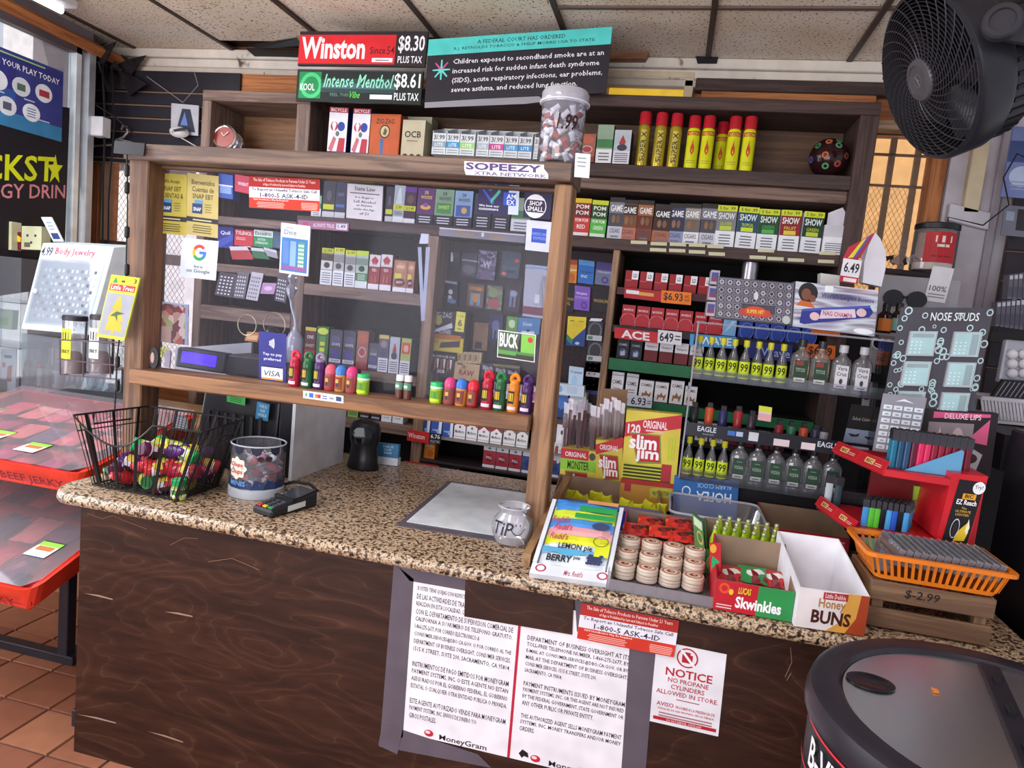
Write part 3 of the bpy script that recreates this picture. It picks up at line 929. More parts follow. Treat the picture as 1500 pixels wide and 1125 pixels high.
st('round_logo_card','dark navy card with a round white badge reading shop small',(766,318),(806,322),(770,272),[('e',.42,.38,.4,.38,'#e6e6f0'),('e',.42,.38,.37,.35,'#2a2444'),('g',[(.1,.58),(.2,.68),(.42,.74),(.65,.68),(.74,.58)],'#e6e6f0'),('g',[(.1,.18),(.2,.08),(.42,.03),(.65,.08),(.74,.18)],'#e6e6f0'),('t','SHOP',.2,.40,.66,.54,'#f4f4f8',.02),('t','SMALL',.14,.22,.72,.37,'#f4f4f8',.02),('b',1,.2,.85,.8,.95,'#8f8bb0')],'#231d44','card')
st('blue_square_sticker','pale sticker with a plain blue square under the round badge card',(769,366),(806,370),(772,322),[('r',.22,.28,.8,.75,'#2f4cb8'),('t','AMERICAN',.22,.52,.8,.62,'#7f98e0',.02),('t','EXPRESS',.3,.38,.8,.48,'#7f98e0',.02)],'#c9cfe6')
st('pay_sticker','dark blue tap to pay sticker standing on the sill beside the tall bottles',(379,557),(419,562),(379,485),[('r',.1,.04,.88,.31,'#e6e8f2'),('r',.1,.04,.88,.075,'#e0a23c'),('t','VISA',.2,.115,.78,.225,'#33314f',(.01,.2)),('r',.1,.29,.88,.315,'#1c1c3a'),('l',['Tap to pay','preferred'],.15,.40,.85,.60,'#dfe0f0')]+[('g',[(.38+.05*i+.05*math.cos(a)*1,.78+(.05+.022*i)*math.sin(a))for a in(-1.0,-.5,0,.5,1.0)]+[(.35+.05*i+.05*math.cos(a),.78+(.05+.022*i)*math.sin(a))for a in(1.0,.5,0,-.5,-1.0)],'#eef0f8')for i in range(4)],'#2f3181')
st('comic_sticker','green comic style sticker with white block letters low on the pane',(728,523),(783,531),(730,483),[('r',.02,.03,.98,.97,'#4f8a4a'),('r',.6,.3,.98,.95,'#7cc24e'),('r',.02,.03,.98,.2,'#3a3a2e'),('r',.54,.3,.62,.97,'#2a2428'),('e',.86,.78,.07,.1,'#c23a34'),('g',[(.03,.3),(.03,.95),(.6,.95),(.5,.3)],'#4b5b4c'),('t','BUCK',.05,.40,.54,.92,'#eef2f0',.05),('r',.02,.14,.5,.28,'#5aa04c')],'#e9ecec',y=SGY)
st('payment_strip','small white strip of card logos stuck on the sill front',(444,583),(503,591),(444,572),[('r',.15,.2,.26,.8,'#3f6fc0'),('r',.30,.25,.44,.75,'#b04030'),('r',.31,.25,.37,.75,'#d87830'),('b',2,.48,.2,.6,.8,'#4a5ab0'),('b',1,.64,.2,.78,.8,'#8a93a8'),('r',.82,.2,.95,.8,'#3a4468'),('g',[(.04,.5),(.1,.8),(.1,.2)],'#4a9a8a')],'#dfe6f0',y=FY-.0312)
# sopeezy sticker on the beam
q=B()
O=P(680,256,Y=FY-.0215);U=P(803,262,Y=FY-.0215)-O;W=P(680,237,Y=FY-.0215)-O
q.prism([O+U*a+W*b for a,b in((.02,0),(1,0),(1,.35),(.95,.75),(.95,1.05),(.0,1.05),(.0,.4))],(0,.0008,0),'#dfe2ec')
q.art(O,U,W,[('t','SOPEEZY',.02,.42,.92,.98,'#5a3f78',.05),('t','XTRA NETWORK',.12,.04,.98,.32,'#6b5a80',.02)])
one('name_sticker','white sticker with purple block lettering on the beam end','sticker',q)
card('price_tag','small white handwritten tag hanging off the beam end','tag',(841,259),(863,261),(843,224),[('b',3,.1,.4,.8,.9,'#9aa2a8')],'#dfe8ea',.001,Y=FY-.022)
# translucent hanging strap behind the pane
q=B()
SPY=FY+.10
q.prism([P(614,357,Y=SPY),P(627,357,Y=SPY),P(628,343,Y=SPY),P(617,342,Y=SPY)],(0,.002,0),'#cfd4e0')
for a,b_,c_,d2 in(((612,362),(617,362),(622,470),(617,470)),((624,362),(630,362),(622,470),(618,470))):
 q.prism([P(*d2,Y=SPY),P(*c_,Y=SPY),P(*b_,Y=SPY),P(*a,Y=SPY)],(0,.002,0),'#aeb4c4')
one('clear_strap','pale hanging plastic strap behind the middle of the pane','strap',q)
# ------------------------------------------------------------------ printed packs on the shelves
WHT='#e4e4ea'
warn=lambda:[('r',0,0,1,.34,'#e8e8ec'),('b',4,.1,.05,.9,.3,'#6c6872')]
def cigar(c1,c2,strip,txt,tc='#f0f0f2',low=None):
 return('#2a2226',c1,[('r',0,.90,1,1,strip),('t','2 FOR .99',.15,.92,.85,.98,'#3a3020'),('r',0,.62,1,.88,c2),('t',txt,.1,.66,.9,.82,tc,.03),('e',.35,.48,.12,.1,'#8c6a50'),('e',.65,.48,.12,.1,'#7c5c46'),('r',0,0,1,.30,low or '#e3e3e9'),('t','CIGARS',.15,.14,.85,.25,'#4a4650',.02),('b',1,.15,.02,.85,.11,'#77737d')])
def show(c,c2,txt):
 return(WHT,c,[('r',0,.86,1,1,'#c8d22a'),('t','5 for .99',.1,.89,.9,.97,'#33421a',.02),('t','SHOW',.08,.66,.92,.82,'#e8ecec',.04),('t',txt,.2,.52,.8,.60,c2,.02),('r',.2,.40,.8,.5,c2),('r',0,0,1,.38,'#dfe2e8'),('b',4,.12,.04,.88,.32,'#6b6b76')])
def cig(c,side,art):return(side,c,art)
DES={'bike':('#28346e','#e6e3ea',[('r',0,.9,1,1,'#b04048'),('t','BICYCLE',.08,.92,.92,.98,'#f2e6e6',.02),('e',.3,.64,.2,.09,'#c0384a'),('e',.68,.64,.2,.09,'#2f4a9c'),('g',[(.3,.5),(.42,.68),(.3,.74),(.18,.68)],'#e8e4ec'),('e',.5,.5,.1,.05,'#5a7a6a'),('g',[(.05,.2),(.3,.45),(.45,.4),(.25,.14)],'#c86a78'),('g',[(.5,.14),(.6,.42),(.92,.42),(.9,.16)],'#b83848'),('r',0,0,1,.16,'#34427e'),('t','PLAYING CARDS',.08,.05,.92,.11,'#e6e8f2')]),'zig':('#a84a22','#b5552e',[('r',.03,.03,.97,.97,'#bf5c34'),('t','ZIG-ZAG',.2,.80,.8,.90,'#3a2a24',.02),('e',.5,.64,.17,.14,'#2f2a26'),('e',.5,.64,.14,.115,'#c9b98a'),('g',[(.44,.58),(.5,.72),(.58,.66),(.54,.56)],'#5d5440'),('g',[(.38,.15),(.36,.48),(.47,.5),(.48,.15)],'#4a6f9c'),('g',[(.5,.15),(.5,.5),(.66,.46),(.66,.15)],'#c85a3a'),('r',0,0,1,.13,'#e0521c')]),'ocb':('#a79d85','#c2b89c',[('t','OCB',.12,.60,.84,.75,'#2e2a28',.04),('b',1,.15,.50,.8,.56,'#8a7f66'),('e',.2,.14,.14,.09,'#3a332e'),('e',.5,.14,.14,.09,'#3a332e'),('e',.8,.14,.14,.09,'#3a332e'),('e',.2,.12,.1,.06,'#b9b2a8'),('e',.5,.12,.1,.06,'#b9b2a8'),('e',.8,.12,.1,.06,'#b9b2a8')]),'pomr':('#6e1d20','#7a1f22',[('r',0,.88,1,1,'#d8b620'),('l',['POM','POM'],.12,.54,.88,.86,'#f2e8e8',.03),('r',0,0,1,.5,'#c43a34'),('t','POM POM',.12,.38,.88,.47,'#f4e4e2',.02),('t','RED',.25,.20,.75,.31,'#f4e4e2',.02),('r',.05,.02,.95,.1,'#e8e0e2')]),'pomg':('#2d5a2a','#2c4a2a',[('r',0,.88,1,1,'#c8d22a'),('l',['POM','POM'],.12,.54,.88,.86,'#eef4e8',.03),('r',0,0,1,.5,'#58b548'),('t','POM POM',.12,.38,.88,.47,'#eef6ea',.02),('t','GREEN',.2,.20,.8,.31,'#eef6ea',.02),('r',.05,.02,.95,.1,'#e0e6e0')]),'ga':cigar('#4a4a52','#7e7e8a','#2a2a2c','GAME',low='#c2c4d0'),'gb':cigar('#7a4a30','#3a2c2a','#2a2a2c','GAME',low='#b8705a'),'gc':cigar('#6a3220','#a06a40','#2a2a2c','GAME',low='#7a4438'),'gd':cigar('#3c2a26','#2a2224','#2a2a2c','GAME',low='#a86a50'),'ge':cigar('#30304a','#3a3a5c','#2a2a2c','GAME',low='#8894b8'),'gf':cigar('#6a6462','#9a9490','#2a2a2c','GAME'),'s1':show('#7a7a80','#b8c832','SILVER'),'s2':show('#1f4a62','#c8d832','TROPICAL'),'s3':show('#1f4a2c','#50a850','GREEN'),'s4':show('#8a1a28','#d8c040','FRUIT'),'s5':show('#1c3a28','#b8c832','GREEN'),'empty':(WHT,WHT,[('r',0,.6,1,1,'#c8c4cc'),('b',5,.1,.06,.9,.42,'#6b6b76')]),'blk':('#2a2730','#35323c',[('r',0,0,1,.16,'#c8c8ce'),('r',.05,.22,.95,.36,'#c8cc30'),('e',.5,.6,.2,.14,'#5a5560')]),'blu':('#2a2a3c','#31304a',[('r',0,0,1,.16,'#c8c8ce'),('r',.1,.3,.9,.38,'#4a68a8'),('r',.2,.6,.8,.7,'#585470')]),'ylt':('#6a6a70','#a6b0b4',[('r',0,.34,1,.48,'#c8cc30'),('t','2/.99',.2,.37,.8,.45,'#33331a',.02),('r',0,0,1,.16,'#e4e4e8'),('t','SWISH',.15,.2,.85,.3,'#5d6a70',.02),('g',[(.2,.5),(.8,.5),(.6,.95),(.4,.9)],'#c8d4d6')]),'yld':('#3a2a48','#3a2440',[('r',0,.86,1,1,'#5e2f86'),('r',0,.34,1,.48,'#c8cc30'),('t','2/1.49',.15,.37,.85,.45,'#33331a',.02),('r',0,0,1,.13,'#e4e4e8'),('e',.5,.66,.3,.12,'#6a4a3c')]),'drp':('#4a2450','#5a2a62',[('l',['DR','WOODS'],.2,.68,.84,.94,'#d8c060',.03),('e',.5,.48,.3,.07,'#d8a84a'),('e',.5,.54,.16,.06,'#8a4a9a'),('r',0,0,1,.28,'#2a2430'),('b',3,.1,.04,.9,.25,'#d4d0da')]),'drg':('#5c7a54','#7c9a7c',[('l',['DR','WOODS'],.2,.68,.84,.94,'#22342a',.03),('r',.12,.34,.88,.62,'#4a8a48'),('t','SWEET',.2,.46,.8,.56,'#b8e060',.02),('r',0,0,1,.28,'#2a2a30'),('b',3,.1,.04,.9,.25,'#d4d0da')]),'drb':('#4a6a90','#86a4c4',[('l',['DR','WOODS'],.2,.68,.84,.94,'#26303c',.03),('r',.1,.30,.9,.60,'#44589c'),('e',.55,.46,.16,.09,'#c8a85a'),('r',0,0,1,.28,'#2a2a34'),('b',3,.1,.04,.9,.25,'#d4d0da')]),'drk':('#2c2a32','#3a3842',[('e',.5,.7,.3,.15,'#5a5866'),('r',0,0,1,.4,'#2a2a30'),('b',4,.1,.04,.9,.36,'#c4c0ca')]),'grw':('#5a6a5a','#8aa28a',[('r',0,.4,1,.62,'#3f7a48'),('r',0,0,1,.36,'#dfe2e4'),('b',3,.1,.05,.9,.3,'#6b6b76')]),'pw':('#8a8a8a','#b4b4b2',[('r',0,.87,1,1,'#c8cc30'),('t','3/.99',.15,.9,.85,.97,'#33331a',.02),('r',0,.62,1,.82,'#8a8a88'),('e',.5,.52,.28,.08,'#4a4c4e'),('r',0,0,1,.40,'#e0e2e4'),('b',5,.1,.05,.9,.36,'#7c7c84')]),'pb':('#4a4030','#8a7c5c',[('r',0,.87,1,1,'#b8bc30'),('t','2/.99',.15,.9,.85,.97,'#33331a',.02),('r',0,.66,1,.84,'#4a4238'),('r',0,.42,1,.66,'#cfcfcb'),('e',.5,.54,.26,.08,'#3a3c3e'),('r',0,0,1,.40,'#dcdfe0'),('b',5,.1,.05,.9,.36,'#7c7c84')]),'pg':('#5a7a5a','#a8b8a8',[('r',0,.87,1,1,'#b8d040'),('r',0,.62,1,.8,'#7e8c82'),('e',.5,.52,.26,.08,'#3a4a3e'),('r',0,.2,1,.4,'#4d7a52'),('r',0,0,1,.18,'#dcdfe0'),('b',4,.1,.22,.9,.38,'#c8d8c8')]),'rd':('#7a2a2c','#8a2c30',[('r',0,.66,1,1,'#cfc9cc'),('g',[(.5,.96),(.85,.84),(.62,.7),(.5,.76),(.38,.7),(.15,.84)],'#a83038'),('t','RED',.3,.52,.7,.6,'#e8d4d4',.02),('r',0,0,1,.16,'#e0dce0'),('r',.3,.2,.36,.4,'#c88a6a'),('r',.6,.2,.66,.4,'#c88a6a')]),'br':('#7c4a3a','#a06c54',[('e',.5,.78,.36,.16,'#b8846a'),('t','HONEY',.2,.74,.8,.84,'#e8d8a8',.02),('r',.1,.42,.6,.58,'#c8c030'),('e',.5,.3,.42,.13,'#5a2028'),('t','BERRY',.25,.27,.75,.34,'#e0c8c8',.02),('r',0,0,1,.14,'#e0dce0')]),'c1':('#4a2428','#5a2a2c',[('r',0,.9,1,1,'#c8b44a'),('t','ONE',.2,.68,.8,.78,'#d8d0d4',.02),('t','SWEET',.1,.45,.9,.53,'#d8b0a8',.02),('r',0,0,1,.36,'#9a2c34'),('t','SWEET',.12,.18,.88,.27,'#f0dada',.02)]),'c2':('#3a6a34','#3c6a3a',[('e',.5,.88,.45,.09,'#c8d84a'),('r',.25,.1,.75,.75,'#56904a'),('r',.3,.5,.7,.6,'#d0d840'),('r',.3,.34,.7,.44,'#d0d840'),('r',.3,.16,.7,.26,'#d0d840')]),'c3':('#3a3844','#4a4854',[('e',.5,.72,.4,.12,'#5e5a78'),('t','GRAPE',.15,.56,.85,.64,'#c8c8d8',.02),('e',.5,.34,.34,.14,'#4a4488'),('r',.05,.1,.95,.2,'#c8c8d4'),('t','GRAPE',.15,.12,.85,.18,'#4a4860',.02)]),'c4':('#7a4a44','#9a5c50',[('e',.5,.8,.4,.14,'#b8604a'),('e',.5,.45,.35,.14,'#c8a0a0'),('e',.5,.45,.28,.1,'#a04048'),('r',0,0,1,.2,'#8a3038')]),'c5':('#34303c','#5c5866',[('r',0,.9,1,1,'#c0b060'),('e',.5,.75,.35,.1,'#8a7a88'),('e',.5,.5,.32,.12,'#4a3a6c'),('r',0,0,1,.38,'#d4d4dc'),('b',5,.08,.04,.92,.34,'#5c5866')]),'c6':('#34303c','#b4bcc4',[('g',[(.3,.6),(.5,.85),(.7,.65),(.6,.5)],'#a83c38'),('e',.5,.48,.3,.1,'#3c3a4c'),('r',0,0,1,.38,'#d4d4dc'),('b',5,.08,.04,.92,.34,'#5c5866')]),'c7':('#34303c','#a8b060',[('r',.1,.58,.9,.88,'#c84a30'),('e',.5,.72,.26,.1,'#e0a8a0'),('r',0,0,1,.38,'#d4d4dc'),('b',5,.08,.04,.92,.34,'#5c5866')]),'warn':('#b8b8c0','#dcdce2',[('r',0,.8,1,1,'#3a3440'),('l',['WARNING','Smoking','cigars is','not safe'],.12,.2,.88,.75,'#6c6872')]),'grn':('#6f9a4a','#86ae54',[('r',0,.7,1,1,'#c8d85a'),('r',.1,.1,.9,.5,'#5f8a4c')]),'blkp':('#1e1c22','#2a282e',[('r',0,.86,1,1,'#c8cc30'),('r',.1,.1,.9,.2,'#9a9aa4')]),'tri':('#b06020','#d08030',[('r',0,.82,1,1,'#b84a28'),('t','BARE SKIN',.1,.56,.9,.68,'#f6e8d0',.02),('e',.6,.25,.28,.18,'#c05a20')]),'camb':('#2a4a90','#3656a4',[('r',0,.88,1,1,'#dcdfea'),('r',.72,0,1,.9,'#dcdfea'),('t','PARLIAMENT',.15,.2,.6,.28,'#d0d8f0'),('e',.66,.2,.14,.1,'#9ab0e0')]),'marl':(WHT,'#ece9ee',[('g',[(0,.92),(0,.5),(.5,.68),(1,.5),(1,.92)],'#a3222c'),('g',[(.06,.5),(.5,.68),(.94,.5),(.94,.56),(.5,.74),(.06,.56)],'#a3222c'),('r',.2,.8,.8,.84,'#e4c8cc'),('e',.5,.46,.1,.05,'#6a6a5c'),('t','Marlboro',.1,.22,.9,.34,'#2a2730',.01),('r',0,.06,1,.1,'#b8b8c0')]),'marg':(WHT,'#e6e3e4',[('g',[(0,.92),(0,.5),(.5,.68),(1,.5),(1,.92)],'#7d7262'),('r',.2,.8,.8,.84,'#d8d4c8'),('e',.5,.46,.1,.05,'#6a6a5c'),('t','Marlboro',.1,.22,.9,.34,'#2a2730',.01),('r',0,.06,1,.1,'#b8b8c0')]),'pall':('#d4d4dc','#a32838',[('r',0,.74,1,1,'#dcdce4'),('g',[(.35,.8),(.5,.92),(.65,.8)],'#5a6a8a'),('e',.5,.42,.33,.16,'#7a1a26'),('t','PALL',.25,.38,.75,.5,'#e8d0d4',.02),('r',0,0,1,.12,'#e4e4ea')]),'palb':('#d4d4dc','#3a4c8a',[('r',0,.74,1,1,'#dcdce4'),('e',.5,.42,.33,.16,'#2a3a70'),('r',0,0,1,.12,'#e4e4ea')]),'camw':('#c8c8d0','#e6e4ea',[('g',[(.1,.3),(.5,.85),(.9,.3),(.75,.25),(.25,.25)],'#f2f0f2'),('e',.5,.58,.12,.1,'#4a4a50'),('r',0,0,1,.12,'#c8ccd4'),('r',0,.9,1,1,'#5a3a40')]),'gpc':('#dcdce2','#e2e0e4',[('g',[(.2,0),(.62,.2),(.8,.5),(.85,.9),(1,.9),(1,0)],'#a8283a'),('t','GPC',.05,.6,.6,.74,'#3a6a5a',.02)]),'red1':('#5a1420','#9a2028',[('r',.5,.5,1,1,'#e8e6ea'),('t','LD',.62,.62,.9,.84,'#2a2430',.04),('r',0,.42,.5,.46,'#c86068')]),'red2':('#5a1420','#b02832',[('t','MAVERICK',.12,.72,.88,.82,'#f0c8cc',.03),('o',.5,.2,.62,.42,.08,'#d8707a'),('r',0,.60,1,.63,'#7a1822')]),'newp':('#c8c8d0','#6e1c24',[('r',0,.52,1,1,'#e2e0e6'),('t','Newport',.14,.62,.9,.76,'#7a3038',.02)]),'bcam':('#121218','#1c1c26',[('t','CAMEL',.14,.68,.86,.8,'#b8b8c8',.02),('e',.5,.32,.34,.22,'#3a4668'),('g',[(.3,.15),(.34,.4),(.5,.35),(.6,.48),(.7,.35),(.7,.15)],'#a8b0c8')]),'lblu':('#5a8ac8','#7fb0e0',[('g',[(.1,.1),(.6,.7),(.95,.8),(.7,.5)],'#b0d4f4')]),'dblu':('#1f2f74','#2f48a4',[('o',.6,.3,.5,.4,.1,'#6a88dc')]),'camel':('#d0d0d6','#e8e6ea',[('t','CAMEL',.1,.70,.9,.84,'#34302e',.02),('g',[(.2,.1),(.24,.38),(.4,.34),(.5,.5),(.62,.36),(.72,.32),(.84,.46),(.86,.3),(.76,.1),(.7,.1),(.66,.24),(.34,.22),(.3,.1)],'#9a6a44')]),'camel2':('#d0d0d6','#e8e6ea',[('t','CAMEL',.1,.52,.9,.68,'#34302e',.02),('b',2,.2,.2,.8,.4,'#8a8a92'),('r',0,.86,1,.9,'#a8a8b2')]),'mist':('#3a62a8','#4a78c0',[('g',[(0,.2),(.3,.5),(.6,.3),(1,.45),(1,0),(0,0)],'#23407a'),('r',0,.85,1,1,'#b8c8e8')]),'mtn':('#c8c8cc','#dedee2',[('g',[(0,.36),(.3,.62),(.6,.42),(1,.58),(1,.3),(0,.3)],'#4a4a4e'),('t','MTN',.2,.1,.8,.28,'#3a3a40',.02)]),'cart':('#d6dbe2','#dfe4ea',[('r',0,.42,1,.5,'#c8d0da')]),}
def stripsign(nm,label,bl,br,tl,art,base,Y,cat='price sign',th=.004):
 return card(nm,label,cat,bl,br,tl,art,base,th,Y=Y)
Z2,Z3=2.186,1.874
# top shelf
packrow('card_box','box','top shelf under the price boards','playing card boxes',3.06,2.14,[(478,505,74,'bike','tall patriotic coloured playing card box'),(512,538,74,'bike','tall patriotic coloured playing card box')],.09)
packrow('paper_box','box','left of the open white cartons',None,3.06,2.14,[(538,583,68,'zig','orange rolling paper box with oval badge'),(585,619,62,'ocb','tan rolling paper box with three round windows')],.08)
packrow('paper_box','box','behind the front one',None,3.18,2.14,[(592,628,74,'ocb','second tan rolling paper box rising taller')],.08)
# white open cartons
xs=[(624,645,'#9aa6b4'),(645,665,'#3f9cd0'),(665,688,'#a8d880'),(690,709,'#b4bcc8'),(709,731,'#d04a98'),(731,752,'#58a0cc'),(752,773,'#4a90cc'),(775,790,'#c0c4cc')]
for i,(a,b_,cc)in enumerate(xs):
 X0,X1=XZ(a,3.0,2.15),XZ(b_,3.0,2.15)-.003
 q=B()
 z0,zf,zb=2.187,2.187+.105,2.187+.15
 t=.002
 wc='#dfe3e8'
 q.prism([(X0,3.06,z0),(X0,3.06,zf),(X0,3.20,zb),(X0,3.20,z0)],(t,0,0),wc)
 q.prism([(X1-t,3.06,z0),(X1-t,3.06,zf),(X1-t,3.20,zb),(X1-t,3.20,z0)],(t,0,0),wc)
 q.box(X0+t,3.06,z0,X1-t,3.06+t,zf-.01,wc).box(X0+t,3.2-t,z0,X1-t,3.2,zb,wc).box(X0+t,3.06,z0,X1-t,3.2,z0+t,wc)
 q.art((X0,3.06,z0),(X1-X0,0,0),(0,0,zf-.01-z0),[('r',0,.34,1,.62,cc),('t','3/.99',.1,.70,.9,.92,'#4a4a4a',.03),('b',2,.1,.08,.9,.3,'#9aa4ae'),('t','LITE',.2,.4,.8,.55,'#f0f4f8',.02)])
 one('open_carton','small open white carton with '+['grey','sky blue','pale green','silver grey','pink','teal','bright blue','plain'][i]+' label in the top shelf row','carton',q,'open white cartons on the top shelf')
packrow('cigar_box','box','right of the clear lidded jar',None,3.05,Z2,[(846,870,40,'c4','small dark red cigar box'),(871,895,54,'grw','green and grey cigar box'),(896,921,48,'c6','grey and white cigar box')],.08)
# butane cans
def can(px,X_,hh,kind,lab,Y=3.09):
 r=.0262
 z=Z2
 X=XZ(px,Y,z)
 h=hh*dep((X,Y,z))/F
 g='#b7a63a' if kind else '#d8d81e'
 gm_=C('#c0ad3c',.22,.6)if kind else C('#d6d81c',.3)
 body=B().lathe([(r,0),(r,.003),(r,h*.70),(r*.93,h*.75),(r*.8,h*.765)],(X,Y,z),gm_,20)
 cap=B().lathe([(r*.96,h*.765),(r*.96,h*.96),(r*.86,h),(0,h)],(X,Y,z),C('#b3202c',.2),20)
 lb=B()
 # wrapped print: columns of quads
 def wrap(a0,a1,z0,z1,c,off=.0006):
  for k in range(8):
   t0=a0+(a1-a0)*k/8;t1=a0+(a1-a0)*(k+1)/8
   R_=r+off
   lb.poly([(X+R_*math.sin(t0),Y-R_*math.cos(t0),z+z0),(X+R_*math.sin(t1),Y-R_*math.cos(t1),z+z0),(X+R_*math.sin(t1),Y-R_*math.cos(t1),z+z1),(X+R_*math.sin(t0),Y-R_*math.cos(t0),z+z1)],c)
 if kind:
  wrap(-.4,.5,h*.06,h*.66,'#c9b850')
  vs,fs,_a=glyphs('SUPER X',.03,0)
  pts=[]
  for a,b2 in vs:
   th_=-.35+.8*(1-b2);R_=r+.0012
   pts.append((X+R_*math.sin(th_),Y-R_*math.cos(th_),z+h*(.08+.55*a)))
  lb.raw(pts,[f[::-1]for f in fs],'#33302a')
 else:
  wrap(-1.1,1.1,h*.62,h*.70,'#a8302c')
  vs,fs,_a=glyphs('NEON',.03,0)
  lb.raw([(X+(r+.0012)*math.sin(-.8+1.6*a),Y-(r+.0012)*math.cos(-.8+1.6*a),z+h*(.625+.06*b2))for a,b2 in vs],fs,'#e8c83a')
  fl=[(0,.25),(-.35,.32),(-.3,.40),(-.1,.47),(.05,.56),(.1,.46),(.3,.40),(.32,.32)]
  lb.raw([(X+(r+.0008)*math.sin(a*.9),Y-(r+.0008)*math.cos(a*.9),z+h*b2)for a,b2 in fl],[(0,7,6,5,4,3,2,1)],'#c83a20')
  wrap(-.7,.7,h*.10,h*.11,'#9a8c20');wrap(-.7,.7,h*.14,h*.15,'#9a8c20')
 o=thing('butane_can',lab,'can',[('can_body',body,{'smooth':1}),('cap',cap,{'smooth':1,'label':'red plastic cap'}),('print',lb)],'fuel cans on the top shelf')
 return o
for i,px in enumerate((938,962,984)):
 can(px,0,77,1,ORD[i]+' gold lighter fuel can from the left on the top shelf')
for i,(px,hh,Y)in enumerate(((1010,75,3.09),(1031,76,3.09),(1051,74,3.17),(1069,77,3.09),(1091,78,3.09))):
 can(px,0,hh,0,'yellow lighter fuel can with red flame, '+ORD[i]+' yellow one from the left',Y)
 # ball with rings
bp=V((.538,3.13,2.187+.08))
q=B().lathe([(.078*math.sin(pi*i/14),-.078*math.cos(pi*i/14))for i in range(15)],bp,C('#2a1216',.12),24,caps=False)
rg=B()
rr=random.Random(5)
for th_,ph,cc in((-.9,.5,'#3f7a50'),(-.3,.75,'#b86a4a'),(-.35,-.05,'#c0562c'),(-.3,-.6,'#4f9a6a'),(.35,-.45,'#9a4038'),(.3,.5,'#5a8a6a'),(.8,0,'#7a3a30'),(-1.2,-.2,'#4a4a8a'),(.5,.9,'#4a7a5a')):
 n_=V((math.sin(th_)*math.cos(ph),-math.cos(th_)*math.cos(ph),math.sin(ph)))
 rg.lathe([(.013,.0745),(.0135,.0793),(.007,.0797),(.007,.0775)],bp,cc,12,axis=n_,caps=False)
thing('ring_ball','dark red ball covered in coloured rings at the right end of the top shelf','ball',[('ball',q,{'smooth':1}),('rings',rg,{'kind':'stuff'})])
# alarm clock in left box
kp=P(329,201,Y=3.10)
kz=2.16
kc=V((kp.x,3.10,kz+.066))
n_=V((.12,-1,.12)).normalized()
thing('alarm_clock','round chrome alarm clock with a red face in the small left shelf box','clock',[('case',B().lathe([(.058,-.03),(.062,-.01),(.062,.006),(.055,.010),(.050,.006)],kc,C('#c9c4c8',.15,.9),28,axis=n_),{'smooth':1}),('face',B().lathe([(.0,.0065),(.050,.0065)],kc,C('#9a3a30',.3),28,axis=n_,caps=False)),('second_case',B().lathe([(.045,-.06),(.05,-.045),(.05,-.03)],kc+V((.03,0,-.012)),C('#a9a4a8',.15,.9),24,axis=n_),{'smooth':1}),('hands',B().slab(kc+n_*.009+V((-.001,0,0)),V((.025,0,.022)),V((-.002,0,.003)),n_*.001,'#e8e0dc').slab(kc+n_*.009+V((-.001,0,0)),V((-.014,0,.018)),V((.003,0,.002)),n_*.001,'#e8e0dc')),('foot',B().box(kp.x-.03,3.09,kz,kp.x+.03,3.14,kz+.012,C('#8e8a8e',.2,.8)))])
one('folded_paper','flat folded white paper lying in the small left shelf box','paper',B().prism([(kp.x+.12,3.08,2.161),(kp.x+.36,3.09,2.161),(kp.x+.36,3.2,2.161),(kp.x+.14,3.2,2.161)],(0,0,.006),'#d9d3d0'))
# board 3, right: cigars
row=[(837,862,54,'pomr','red wrapped cigar pouch box'),(862,886,53,'pomg','green wrapped cigar pouch box')]
for(a,b_,h,d)in((888,910,59,'ga'),(906,930,57,'gb'),(930,953,58,'gc'),(953,979,54,'gd'),(975,999,57,'ge'),(997,1022,58,'gf'),(1022,1047,60,'ga')):
 row.append((a,b_,h,d,'slim '+{'ga':'silver','gb':'copper brown','gc':'russet','gd':'dark brown','ge':'dark blue','gf':'grey'}[d]+' cigar pouch'))
packrow('cigar_pouch','cigar box','shelf under the fuel cans','cigar pouches under the fuel cans',3.07,Z3,row,.06)
packrow('cigarillo_box','cigar box','right of the slim pouches','cigarillo boxes',3.06,Z3,[(1045,1074,59,'s1','silver cigarillo box with yellow top'),(1075,1105,59,'s2','blue green cigarillo box with yellow top'),(1106,1136,58,'s3','green cigarillo box marked green'),(1138,1168,59,'s4','red cigarillo box with yellow top'),(1170,1200,59,'s5','dark green cigarillo box at the right'),(1202,1236,42,'empty','torn open empty white cigarillo box')],.09)
X0=XZ(1202,3.06,Z3)
one('torn_flap','torn white cardboard flap standing out of the empty cigarillo box','flap',B().prism([(X0+.01,3.075,1.99),(X0+.09,3.075,1.985),(X0+.085,3.075,2.03),(X0+.06,3.075,2.065),(X0+.01,3.075,2.04)],(0,.004,0),'#cfcbd4'))
# little label tags on the lip of the shelf
tg=B()
for(x,y)in((934,352),(964,355),(992,356),(1021,357),(1047,359),(963,363),(992,365),(1021,367),(1050,369),(1135,365),(1166,378),(1107,374),(1209,380),(1212,368)):
 pass
tagn=0
for(x,y)in((924,352),(953,354),(981,355),(1009,356),(1036,358),(952,363),(980,364),(1009,366),(1038,369),(1110,364),(1098,374),(1124,376),(1154,378),(1198,380),(1200,368)):
 tagn+=1
 card('shelf_tag','small pale blank price tag, '+ORD[tagn-1]+' along the shelf edge under the pouches','tag',(x,y+5),(x+24,y+6),(x,y),[],'#cfcba8',.001,'pale tags on the shelf edge',Y=3.043)
